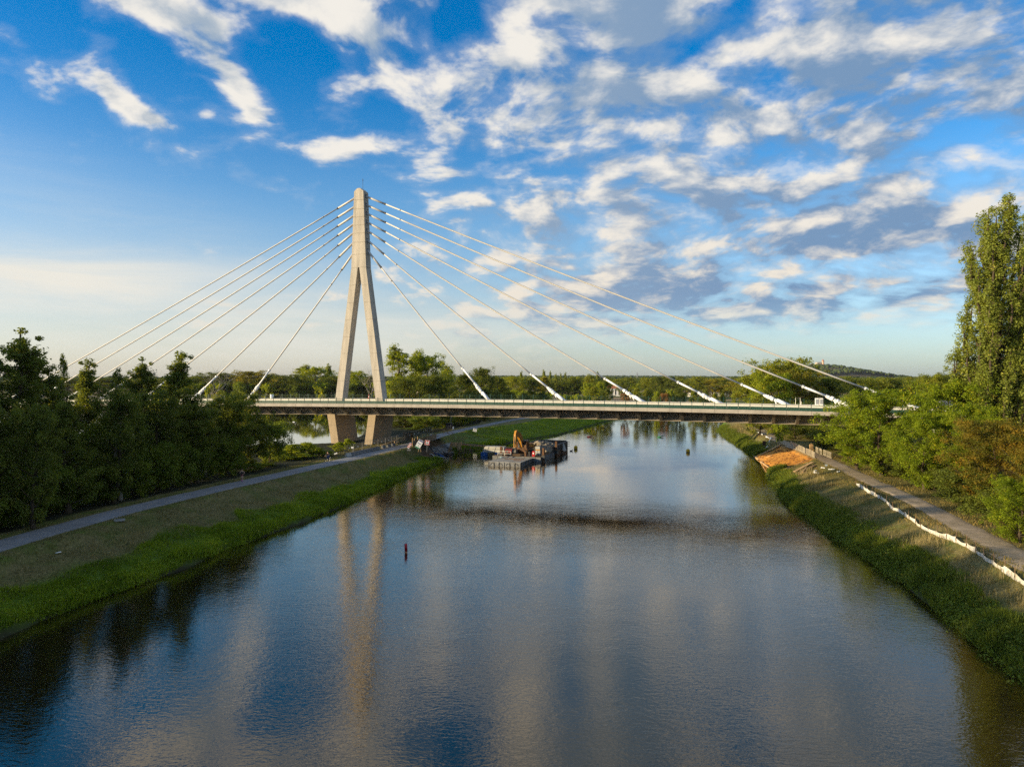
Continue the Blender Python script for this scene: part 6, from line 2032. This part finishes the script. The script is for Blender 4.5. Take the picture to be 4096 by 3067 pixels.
def crowd_row(pts, lab, grp, n):
    global crowd
    for i in range(n):
        a = Vector(pts[0]).lerp(Vector(pts[1]), i / n); b = Vector(pts[0]).lerp(Vector(pts[1]), (i + .96) / n); d = b - a
        w = [', leftmost panel', ', panel next to the leftmost', ', middle panel', ', panel next to the rightmost', ', rightmost panel']
        k = 0 if i == 0 else 1 if i == 1 else 4 if i == n - 1 else 3 if i == n - 2 else 2
        t = thing('crowd_barrier', lab + w[k], 'barrier', (a.x, a.y, PATH_Z + .02), math.atan2(d.y, d.x) + random.uniform(-.09, .09), grp)
        if crowd is None:
            f = MB().tube([(0, 0, .12), (0, 0, 1.1), (2.3, 0, 1.1), (2.3, 0, .12), (0, 0, .12)], .028, 6).build('frame', bar_m, t)
            sl = MB().box(-.02, .02, -.012, .012, .13, 1.09).build('slat', bar_m, t)
            ft = MB().bar((0, -.35, .05), (0, .35, .05), .05).bar((0, 0, .05), (0, 0, .15), .05).build('foot', bar_m, t)
            crowd = (f.data, sl.data, ft.data); sl.location = (.18, 0, 0); ft.location = (.3, 0, 0)
            for k2 in range(1, 10): link('slat', crowd[1], t, (.2 + k2 * .21, 0, 0))
            link('foot', crowd[2], t, (2.0, 0, 0))
        else:
            link('frame', crowd[0], t)
            for k2 in range(10): link('slat', crowd[1], t, (.2 + k2 * .21, 0, 0))
            for x in (.3, 2.0): link('foot', crowd[2], t, (x, 0, 0))


crowd_row(((58.6, 149.4), (54.3, 126.9)), 'steel crowd barrier along the top of the dug slope', 'crowd barriers along the dug slope', 9)
crowd_row(((58.9, 137.5), (56.9, 126.3)), 'steel crowd barrier in the short row beyond the track', 'crowd barriers beyond the track', 4)
p = at_z(3057, 1776, 2.4); t = thing('brown_board', 'dark brown square board on a post above the dug slope', 'sign', (p.x, p.y, zg(p.x, p.y)))
MB().box(-.38, .38, -.02, .02, .75, 1.75).build('panel', mat('dark_brown_board', (0.05, 0.028, 0.02), .8), t); MB().bar((0, .05, -.2), (0, .05, 1.0), .07).build('post', wood_old, t)
p = at_z(3305, 1874, 2.9); t = thing('small_sign', 'small blue-white sign on a thin post beside the track', 'sign', (p.x, p.y, zg(p.x, p.y)))
MB().box(-.2, .2, -.015, .015, .5, .75).build('panel', mat('pale_blue_plate', (0.50, 0.58, 0.66), .5), t); MB().bar((0, .03, -.2), (0, .03, .6), .04).build('post', galv, t)
p = at_z(3246, 1806, PATH_Z); t = thing('timber_post', 'sunlit timber gate post between the two barrier rows', 'post', p)
for k in (-.28, 0, .25): MB().bar((k, 0, -.1), (k * .9, .1, 1.7 - abs(k)), .16).build('stake', wood_new, t)
MB().bar((-.3, -.09, 1.0), (.3, -.09, 1.05), .1).build('cross_board', wood_new, t)
for k, (px, py, lab) in enumerate(((3262, 1878, 'crumpled pale plastic sack at the near edge of the board pile'), (3266, 1885, 'long white plastic scrap below the crumpled sack'), (3330, 1887, 'white cloth scrap between board pile and silt fence'), (3355, 1897, 'small white cloth scrap nearest to the silt fence'), (3289, 1874, 'tiny white scrap in the grass by the small sign'))):
    p = at_z(px, py, 2.7); t = thing('plastic_scrap', lab, 'scrap', (p.x, p.y, zg(p.x, p.y) + .1), .8 + k)
    MB().ico((0, 0, .04), (.5 - .06 * k, .22, .10), 2, .30).ico((.35, .1, .05), (.3, .12, .10), 1, .3).build('scrap', wrap_white, t)
for k, (pts, lab) in enumerate((([(3026, 1736), (3040, 1742), (3048, 1748)], 'white cloth strip on the slope under the bridge, upper one'), ([(3065, 1758), (3078, 1764), (3084, 1762), (3076, 1772)], 'bent white cloth strip right of the brown board'), ([(3049, 1780), (3062, 1777), (3072, 1775)], 'white cloth strip just above the dug slope'))):
    P = [at_z(x, y, 2.5) for x, y in pts]; P = [Vector((q.x, q.y, zg(q.x, q.y) + .18)) for q in P]
    t = thing('cloth_strip', lab, 'strip', P[0])
    MB().tube([q - P[0] for q in P], [.13 + .05 * (-1) ** j for j in range(len(P))], 7).build('cloth', wrap_white, t)
# silt fence: stakes with a sagging white cloth between
silt_m = mat('soiled_geotextile', (0.66, 0.65, 0.61), .9, color2=(0.33, 0.30, 0.23), nscale=.8, bump=.08, bscale=3)
t = thing('silt_fence', 'long low white cloth silt fence on stakes between track and grassy right bank', 'fence', (0, 0, 0))
SLs = s_of_y(SILT_LINE, 95.8); n = 30; r6 = random.Random(6)
stake = None
prev = None
for i in range(n + 1):
    s_ = SLs * i / n; q, a = along(SILT_LINE, s_, r6.uniform(-.12, .12)); z = zg(q.x, q.y)
    tilt = (r6.uniform(-.14, .14), r6.uniform(-.14, .14), 0)
    if stake is None:
        o = MB().bar((0, 0, -.25), (0, 0, 1.0), .045).build('stake', wood_old, t, loc=(q.x, q.y, z), rot=tilt); stake = o.data
    else: link('stake', stake, t, (q.x, q.y, z), tilt)
    if prev is not None:
        p0, z0 = prev; V = []; K = 9
        top0, top1 = r6.uniform(.30, .58), r6.uniform(.30, .58); sag = r6.uniform(.0, .14)
        for j in range(K + 1):
            f = j / K; x, y = lerp(p0.x, q.x, f), lerp(p0.y, q.y, f); g = zg(x, y)
            th = lerp(top0, top1, f) - sag * 4 * f * (1 - f); bul = .10 * math.sin(f * math.pi * 2 + i)
            nx2, ny2 = -math.sin(a), math.cos(a)
            V += [(x, y, g - .05), (x + nx2 * bul, y + ny2 * bul, g + th * .55), (x + nx2 * bul * .3, y + ny2 * bul * .3, g + max(.08, th))]
        F = []
        for j in range(K):
            for m_ in range(2): k = j * 3 + m_; F.append((k, k + 3, k + 4, k + 1))
        link('cloth', np_mesh('cloth', V, np.array(F), silt_m, True), t)
    prev = (q, z)

# ------------------------------------------------------------------ things standing on the deck
def on_wall(px, v=8.5):
    x = (px - 2048) / FOC; u = (x * (158 + .949 * v) + 56.7 - .3155 * v) / (.949 + .3155 * x)
    return W(u, v, dz(u) + .93), u


p, u = on_wall(1475); t = thing('traffic_cone', 'red and white traffic cone on the median wall between the pylon legs', 'cone', p, BR_RZ)
MB().box(-.25, .25, -.25, .25, 0, .04).build('base', rubber, t); MB().lathe([(.19, .04), (.13, .32)], 14).build('cone', red_paint, t, True); MB().lathe([(.131, .322), (.09, .55)], 14).build('white_band', white_paint, t, True); MB().lathe([(.091, .552), (.035, .95)], 14).build('tip', red_paint, t, True)
p, u = on_wall(1087); t = thing('rubbish_drum', 'white round drum on the median wall left of the pylon', 'drum', p, BR_RZ)
MB().lathe([(.36, 0), (.40, .9)], 18).build('drum', white_paint, t, True); MB().lathe([(.42, .902), (.42, .98)], 18).build('lid', mat('pale_green_lid', (0.40, 0.52, 0.42), .6), t, True)
p, u = on_wall(3280); t = thing('control_cabinet', 'white cabinet pair on the median wall near the right end of the deck', 'cabinet', p, BR_RZ)
for x in (-.5, .22): MB().box(x - .3, x + .3, -.3, .3, 0, 1.25).build('cabinet', white_paint, t, False, .02); MB().box(x - .22, x + .22, -.32, -.302, .15, 1.1).build('door', galv, t)
p, u = on_wall(3192); t = thing('pipe_stand', 'bent steel pipe stand on the median wall left of the white cabinets', 'stand', p, BR_RZ)
MB().tube([(-.4, 0, .02), (-.4, 0, 1.2), (.4, 0, 1.25), (.4, 0, .02)], .035, 6).build('pipe', galv, t)
MB().tube([(.55, 0, .02), (.55, 0, .6)], .05, 6).build('stub', galv, t)

# ------------------------------------------------------------------ people
skin_m = mat('skin', (0.50, 0.32, 0.23), .6)


def skinned(name, J, E, rad, material, parent, sub=1, root=0):
    """one continuous surface grown round a skeleton"""
    me = bpy.data.meshes.new(name); me.from_pydata(J, E, []); me.update()
    o = link(name, me, parent)
    md = o.modifiers.new('skin', 'SKIN')
    for v, r_ in zip(me.skin_vertices[0].data, rad): v.radius = (r_, r_) if isinstance(r_, (int, float)) else r_
    me.skin_vertices[0].data[root].use_root = True
    md.use_smooth_shade = True; md.branch_smoothing = .5
    ms = o.modifiers.new('sub', 'SUBSURF'); ms.levels = sub; ms.render_levels = sub
    me.materials.append(material)
    return o


def hand_chains(J, E, rad, w, fwd, side, size=1.0):
    """palm with four curled fingers and a thumb, grown from wrist index w"""
    p = Vector(J[w]); f = Vector(fwd).normalized(); s = Vector(side).normalized(); n = f.cross(s).normalized()
    J.append(tuple(p + f * .05 * size)); E.append((w, len(J) - 1)); rad.append((.038, .022)); palm = len(J) - 1
    for k, (off, ln) in enumerate(((-.030, .060), (-.010, .070), (.010, .066), (.030, .052))):
        a = p + f * .095 * size + s * off; b = a + f * ln * .5 - n * ln * .35; c = b - n * ln * .45 - f * ln * .1
        i = len(J); J += [tuple(a), tuple(b), tuple(c)]; rad += [.010, .009, .008]; E += [(palm, i), (i, i + 1), (i + 1, i + 2)]
    a = p + f * .03 * size - s * .042; b = a + f * .035 - s * .012 - n * .02
    i = len(J); J += [tuple(a), tuple(b)]; rad += [.012, .010]; E += [(palm, i), (i, i + 1)]


def head(parent, c, fwd, hair_m, hair_long=False, cap=None):
    c = Vector(c); f = Vector(fwd).normalized(); s = Vector((0, 0, 1)).cross(f).normalized()
    T = Matrix((( f.x, s.x, 0, c.x), (f.y, s.y, 0, c.y), (f.z, s.z, 1, c.z), (0, 0, 0, 1)))
    m = MB(); bmm = m.bm
    r = bmesh.ops.create_icosphere(bmm, subdivisions=3, radius=1.0)
    for v in r['verts']:
        x, y, z = v.co; jaw = max(0, -z)
        v.co = T @ Vector((x * (.098 - .012 * jaw) + .012 * jaw * (x > 0), y * (.076 - .022 * jaw), z * .118))
    def add(mm, cc, ss, sub=1):
        r = bmesh.ops.create_icosphere(mm.bm, subdivisions=sub, radius=1.0)
        for v in r['verts']: v.co = T @ Vector((cc[0] + v.co.x * ss[0], cc[1] + v.co.y * ss[1], cc[2] + v.co.z * ss[2]))
    add(m, (.100, 0, -.015), (.018, .013, .026)); add(m, (.092, 0, .022), (.012, .045, .010))
    for k in (-1, 1): add(m, (-.005, k * .078, -.005), (.020, .009, .030))
    m.build('head', skin_m, parent, True)
    e = MB()
    for k in (-1, 1): add(e, (.086, k * .030, .008), (.012, .013, .008))
    e.build('eyes', rubber, parent, True)
    l = MB(); add(l, (.090, 0, -.058), (.010, .026, .007)); l.build('mouth', mat('lips', (0.35, 0.13, 0.11), .6), parent, True)
    h = MB(); r = bmesh.ops.create_icosphere(h.bm, subdivisions=3, radius=1.0)
    for v in r['verts']:
        x, y, z = v.co; k = 1.0 if (z > .25 or x < -.1) else .80
        v.co = T @ Vector(((x * .108 - .008) * k, y * .087 * k, z * .124 * k + .010))
    if hair_long: add(h, (-.12, 0, -.05), (.035, .030, .09), 2)
    h.build('hair', hair_m, parent, True)


dark_hair = mat('dark_hair', (0.03, 0.02, 0.015), .7)
# ---- jogger, running towards the camera
jp = at_z(968, 1926, PATH_Z)
jog = thing('person', 'jogger in black vest and dark red shorts running on the left edge of the footpath', 'person', (jp.x, jp.y, PATH_Z + .04), R(-75))
# local frame: +x is the way the jogger runs
J = [(0, 0, .98), (.03, 0, 1.14), (.07, 0, 1.34), (.09, 0, 1.47), (.11, 0, 1.56)]
rad = [(.135, .115), (.125, .10), (.155, .11), .055, .052]
E = [(0, 1), (1, 2), (2, 3), (3, 4)]
def chain(start, pts, rs):
    p = start
    for q, r_ in zip(pts, rs):
        J.append(q); rad.append(r_); E.append((p, len(J) - 1)); p = len(J) - 1
    return p
wl = chain(2, [(.06, .19, 1.40), (-.12, .30, 1.20), (.08, .26, 1.06)], [.058, .044, .032])
hand_chains(J, E, rad, wl, (.85, -.1, .1), (0, 0, -1))
wr = chain(2, [(.07, -.19, 1.40), (.03, -.30, 1.16), (.26, -.20, 1.24)], [.058, .044, .032])
hand_chains(J, E, rad, wr, (.8, .3, .4), (0, 0, 1))
chain(0, [(.02, .10, .90), (.24, .11, .54), (.13, .10, .12), (.10, .10, .06), (.27, .11, .035)], [.095, .062, .040, .038, .034])
chain(0, [(.00, -.10, .90), (-.02, -.10, .50), (-.26, -.11, .24), (-.32, -.11, .20), (-.30, -.10, .06)], [.095, .062, .042, .038, .034])
skinned('body', J, E, rad, skin_m, jog, 1)
head(jog, (.13, 0, 1.68), (1, 0, -.05), dark_hair, True)
vest = mat('black_vest', (0.012, 0.012, 0.016), .85)
skinned('vest', [(0.01, 0, .92), (.03, 0, 1.14), (.07, 0, 1.33), (.08, 0, 1.43)], [(0, 1), (1, 2), (2, 3)], [(.160, .138), (.145, .120), (.176, .130), (.10, .08)], vest, jog)
sh = mat('dark_red_shorts', (0.16, 0.015, 0.05), .8)
skinned('shorts', [(0, 0, 1.04), (.02, .09, .90), (.13, .11, .72), (.0, -.09, .90), (-.01, -.10, .70)], [(0, 1), (1, 2), (0, 3), (3, 4)], [(.150, .13), .115, .100, .115, .100], sh, jog)
sock, shoe = mat('white_sock', (0.75, 0.76, 0.80), .9), mat('magenta_shoe', (0.55, 0.05, 0.35), .6)
for (a, b, c) in (((.14, .10, .22), (.105, .10, .08), (.27, .11, .04)), ((-.22, -.11, .29), (-.31, -.11, .20), (-.30, -.10, .05))):
    MB().tube([a, b], [.052, .046], 8).build('sock', sock, jog, True)
    d = Vector(c) - Vector(b); b2 = Vector(b) - d * .25
    MB().tube([b2 + Vector((0, 0, -.02)), Vector(b) + Vector((0, 0, -.025)), Vector(c)], [.040, .058, .042], 8).build('shoe', shoe, jog, True)
MB().box(.215, .245, -.05, .05, 1.675, 1.705).build('sunglasses', rubber, jog)

# ---- cyclist and bicycle, coming along the path
cp = at_z(1311, 1846, PATH_Z); CZ = PATH_Z + .045; CR = R(-118)
bike = thing('bicycle', 'trekking bicycle ridden along the footpath towards the camera', 'bicycle', (cp.x, cp.y, CZ), CR)
steel = mat('bike_frame_grey', (0.10, 0.11, 0.13), .4, .5)
for x in (-.54, .54):
    m = MB()
    pts = [(x + .335 * math.cos(a), 0, .35 + .335 * math.sin(a)) for a in np.linspace(0, 2 * math.pi, 25)]
    wh = MB().tube(pts, .022, 6, False).build('wheel', rubber, bike, True)
    MB().tube([(x + .315 * math.cos(a), 0, .35 + .315 * math.sin(a)) for a in np.linspace(0, 2 * math.pi, 25)], .012, 5, False).build('rim', galv, wh)
    sp = MB()
    for k in range(14):
        a = k * 2 * math.pi / 14; sp.bar((x, 0, .35), (x + .31 * math.cos(a), 0, .35 + .31 * math.sin(a)), .005)
    sp.tube([(x, -.05, .35), (x, .05, .35)], .025, 8); tag(sp.build('spokes', galv, wh), kind='stuff')
fm = MB()
for a, b in (((-.54, 0, .35), (-.08, 0, .30)), ((-.54, 0, .35), (-.20, 0, .78)), ((-.08, 0, .30), (-.24, 0, .92)), ((-.08, 0, .30), (.38, 0, .74)), ((-.20, 0, .78), (.36, 0, .86)), ((.54, 0, .35), (.36, 0, .95))): fm.tube([a, b], .02, 8)
fm.build('frame', steel, bike, True)
MB().tube([(.36, 0, .95), (.33, 0, 1.04)], .02, 8).tube([(.22, .30, 1.06), (.33, .12, 1.05), (.33, -.12, 1.05), (.22, -.30, 1.06)], .016, 8).build('handlebar', steel, bike)
MB().hexa([(-.38, -.09, .93), (-.12, -.025, .95), (-.12, .025, .95), (-.38, .09, .93), (-.38, -.08, .98), (-.12, -.02, .98), (-.12, .02, .98), (-.38, .08, .98)]).build('saddle', rubber, bike)
MB().tube([(-.08, -.02, .30), (-.08, .02, .30)], .09, 16).build('chainring', galv, bike)
MB().tube([(-.08, .09, .30), (.02, .09, .15)], .014, 6).box(-.03, .07, .10, .20, .135, .16).build('pedal', steel, bike)
MB().tube([(-.08, -.09, .30), (-.18, -.09, .45)], .014, 6).box(-.23, -.13, -.20, -.10, .44, .465).build('pedal', steel, bike)
MB().box(.38, .60, -.16, .16, .88, 1.05).build('front_basket', wood_new, bike)
man = thing('person', 'cyclist in dark top and blue trousers sitting on the bicycle on the footpath', 'person', (cp.x, cp.y, CZ), CR)
J = [(-.26, 0, 1.03), (-.16, 0, 1.22), (-.05, 0, 1.40), (-.01, 0, 1.50), (.02, 0, 1.57)]
rad = [(.16, .13), (.145, .12), (.17, .12), .06, .055]
E = [(0, 1), (1, 2), (2, 3), (3, 4)]
for sgn in (-1, 1):
    w = chain(2, [(-.06, sgn * .20, 1.42), (.06, sgn * .29, 1.20), (.20, sgn * .28, 1.09)], [.062, .046, .034])
    hand_chains(J, E, rad, w, (.6, 0, -.15), (0, sgn, 0))
chain(0, [(-.22, .10, .98), (.20, .12, .72), (.01, .12, .25), (-.02, .12, .20), (.13, .13, .17)], [.10, .066, .045, .04, .036])
chain(0, [(-.22, -.10, .98), (.16, -.12, .90), (-.14, -.12, .54), (-.20, -.12, .50), (-.06, -.13, .485)], [.10, .066, .045, .04, .036])
skinned('body', J, E, rad, skin_m, man, 1)
head(man, (.05, 0, 1.69), (1, 0, -.1), dark_hair)
skinned('jacket', [(-.25, 0, 1.06), (-.16, 0, 1.22), (-.05, 0, 1.39), (-.02, 0, 1.47), (-.06, .19, 1.42), (.05, .28, 1.21), (-.06, -.19, 1.42), (.05, -.28, 1.21)], [(0, 1), (1, 2), (2, 3), (2, 4), (4, 5), (2, 6), (6, 7)], [(.175, .145), (.16, .135), (.185, .135), (.09, .075), .078, .062, .078, .062], mat('dark_top', (0.035, 0.025, 0.03), .85), man)
skinned('trousers', [(-.25, 0, 1.04), (-.21, .10, .98), (.20, .12, .73), (.03, .12, .32), (-.21, -.10, .98), (.16, -.12, .91), (-.12, -.12, .60)], [(0, 1), (1, 2), (2, 3), (0, 4), (4, 5), (5, 6)], [(.17, .14), .115, .082, .060, .115, .082, .060], mat('blue_trousers', (0.03, 0.06, 0.16), .85), man)
for (a, b) in (((-.06, .12, .21), (.14, .13, .17)), ((-.24, -.12, .51), (-.05, -.13, .485))): MB().tube([a, b], [.045, .04], 8).build('shoe', rubber, man, True)

# ------------------------------------------------------------------ far buildings
stone = mat('castle_stone', (0.42, 0.36, 0.29), .9, noise=.2, nscale=.05)
roof_dark = mat('dark_roof', (0.06, 0.05, 0.05), .9)
roof_tile = mat('tiled_roof', (0.34, 0.13, 0.06), .9)
grey_roof = mat('grey_roof', (0.26, 0.25, 0.23), .8)
render_w = mat('white_render', (0.72, 0.70, 0.66), .9)
window_m = mat('window_glass', (0.03, 0.035, 0.04), .1, spec=.6)
CY = 3300.0


def cx(px): return (px - 2048) / FOC * CY


zc = 70.0
t = thing('castle', 'small castle with a round pointed tower on the distant hill', 'castle', (cx(3275), CY, zc))
ppm = CY / FOC
MB().box(-9 * ppm, 12 * ppm, -8, 18, -6, 15.5 * ppm).build('palace', stone, t)
MB().hexa([(-9.5 * ppm, -9, 15.5 * ppm), (12.2 * ppm, -9, 15.5 * ppm), (12.2 * ppm, 19, 15.5 * ppm), (-9.5 * ppm, 19, 15.5 * ppm), (-5 * ppm, 0, 17 * ppm), (10 * ppm, 0, 17 * ppm), (10 * ppm, 10, 17 * ppm), (-5 * ppm, 10, 17 * ppm)]).build('palace_roof', grey_roof, t)
MB().lathe([(4.6 * ppm, -6), (4.4 * ppm, 21 * ppm)], 20, (14.5 * ppm, -6, 0)).build('tower', mat('tower_brick', (0.52, 0.34, 0.22), .9), t, True)
MB().lathe([(4.9 * ppm, 21 * ppm), (2.6 * ppm, 24.5 * ppm), (.9 * ppm, 27 * ppm), (.1, 31.5 * ppm)], 20, (14.5 * ppm, -6, 0)).build('tower_roof', roof_tile, t, True)
MB().box(-14 * ppm, 0, -26, -12, -6, 5.5 * ppm).build('gate_house', render_w, t)
MB().box(-24 * ppm, -14.2 * ppm, -20, -8, -5, 4.5 * ppm).build('lower_wing', grey_roof, t)
MB().box(-34 * ppm, -25 * ppm, -16, 0, -5, 8.5 * ppm).build('chapel', render_w, t)
MB().hexa([(-34.4 * ppm, -17, 8.5 * ppm), (-24.6 * ppm, -17, 8.5 * ppm), (-24.6 * ppm, 1, 8.5 * ppm), (-34.4 * ppm, 1, 8.5 * ppm), (-32.5 * ppm, -9, 11.5 * ppm), (-26.5 * ppm, -9, 11.5 * ppm), (-26.5 * ppm, -7, 11.5 * ppm), (-32.5 * ppm, -7, 11.5 * ppm)]).build('chapel_roof', roof_dark, t)
MB().box(-48 * ppm, -34.2 * ppm, -12, 8, -6, 3.8 * ppm).build('outer_wall', stone, t)
for k in range(4): MB().box((-6 + k * 4.2) * ppm, (-5 + k * 4.2) * ppm, -8.3, -8.02, 9 * ppm, 11 * ppm).build('window', window_m, t)
MB().box(13.8 * ppm, 15.2 * ppm, -11.6, -11.2, 17 * ppm, 19 * ppm).build('window', window_m, t)


def house(x, y, w, d, h, roof_h, lab, wall, roof, rz=0.0, name='house', cat='house', chim=True):
    t = thing(name, lab, cat, (x, y, 2.9), rz)
    MB().box(-w / 2, w / 2, -d / 2, d / 2, -.5, h).build('wall', wall, t)
    e = .5
    rf = MB().hexa([(-w / 2 - e, -d / 2 - e, h), (w / 2 + e, -d / 2 - e, h), (w / 2 + e, d / 2 + e, h), (-w / 2 - e, d / 2 + e, h), (-w / 2 + d * .35, -.05, h + roof_h), (w / 2 - d * .35, -.05, h + roof_h), (w / 2 - d * .35, .05, h + roof_h), (-w / 2 + d * .35, .05, h + roof_h)]).build('roof', roof, t)
    if chim: MB().box(w * .15, w * .15 + .6, -.3, .3, h + roof_h * .4, h + roof_h + .8).build('chimney', wall, rf)
    n = max(1, int(w / 2.6))
    for k in range(n):
        x0 = -w / 2 + w * (k + .5) / n
        f = MB().box(x0 - .55, x0 + .55, -d / 2 - .06, -d / 2 - .003, .9, h - .5).build('window', render_w, t)
        MB().box(x0 - .45, x0 + .45, -d / 2 - .075, -d / 2 - .063, 1.0, h - .6).build('pane', window_m, f)
    return t


def hx(px, Y): return (px - 2048) / FOC * Y


house(hx(2880, 560), 560, 10.5, 9, 2.9, 2.3, 'white bungalow with dark hipped roof at the far field edge', render_w, roof_dark)
house(hx(2780, 540), 540, 9, 8, 3.0, 2.2, 'white house with dark roof half hidden behind the fifth stay', render_w, roof_dark)
house(hx(2452, 560), 560, 11, 8, 6.2, 2.6, 'house with orange tiled roof behind the third stay wrapping', render_w, roof_tile)
house(hx(2958, 600), 600, 8, 7, 3.2, 2.0, 'pale house at the right end of the stubble field', mat('cream_render', (0.62, 0.52, 0.36), .9), roof_tile)
for (px, Y, w, lab, rf) in ((2146, 345, 3.2, 'garden shed with pale blue roof among the bushes', mat('pale_blue_roof', (0.45, 0.55, 0.60), .6)), (2172, 352, 2.6, 'garden shed with grey blue roof right of the pale blue one', grey_roof), (2190, 362, 3.0, 'garden shed with pale brown roof behind the second wrapping', mat('tan_roof', (0.40, 0.33, 0.25), .8)), (2292, 372, 4.6, 'long garden shed with pale grey roof below the dark trees', mat('pale_grey_roof', (0.55, 0.55, 0.54), .7)), (2062, 345, 2.4, 'little white garden hut above the yellow-green bushes', render_w)):
    house(hx(px, Y), Y, w, 2.6, 3.4, .7, lab, wood_old, rf, 0, 'garden_shed', 'shed', False)
house(118, 190, 16, 11, 5.0, 3.6, 'house with grey roof hidden among the trees behind the near ash', render_w, grey_roof, .3)
# power pylon
PX, PY = hx(2549, 1800), 1800.0
t = thing('power_pylon', 'lattice power pylon standing alone on the distant plain', 'pylon', (PX, PY, 3))
m = MB(); H_ = 27.0
for sx in (-1, 1):
    for sy in (-1, 1): m.bar((sx * 2.6, sy * 2.6, 0), (sx * .5, sy * .5, H_), .45)
for k in range(7):
    z0, z1 = H_ * k / 7, H_ * (k + 1) / 7; w0, w1 = 2.6 - 2.1 * k / 7, 2.6 - 2.1 * (k + 1) / 7
    for sy in (-1, 1): m.bar((-w0, sy * w0, z0), (w1, sy * w1, z1), .25); m.bar((w0, sy * w0, z0), (-w1, sy * w1, z1), .25)
m.build('lattice', galv, t)
for z, w in ((18.5, 5.5), (22.5, 4.2)): MB().bar((-w, 0, z), (w, 0, z), .5).build('cross_arm', galv, t)
MB().bar((0, 0, H_), (0, 0, H_ + 3), .35).build('peak', galv, t)

# ------------------------------------------------------------------ evening haze
hz = MB().box(-9500, 9500, -1600, 12500, -12, 160)
hm = bpy.data.materials.new('haze'); hm.use_nodes = True
nt = hm.node_tree; nt.nodes.clear()
pv_ = nt.nodes.new('ShaderNodeVolumePrincipled'); pv_.inputs['Color'].default_value = (0.80, 0.88, 1.0, 1); pv_.inputs['Density'].default_value = 0.000024; pv_.inputs['Anisotropy'].default_value = 0.3
out = nt.nodes.new('ShaderNodeOutputMaterial'); nt.links.new(pv_.outputs[0], out.inputs['Volume'])
tag(hz.build('haze', hm), kind='stuff')
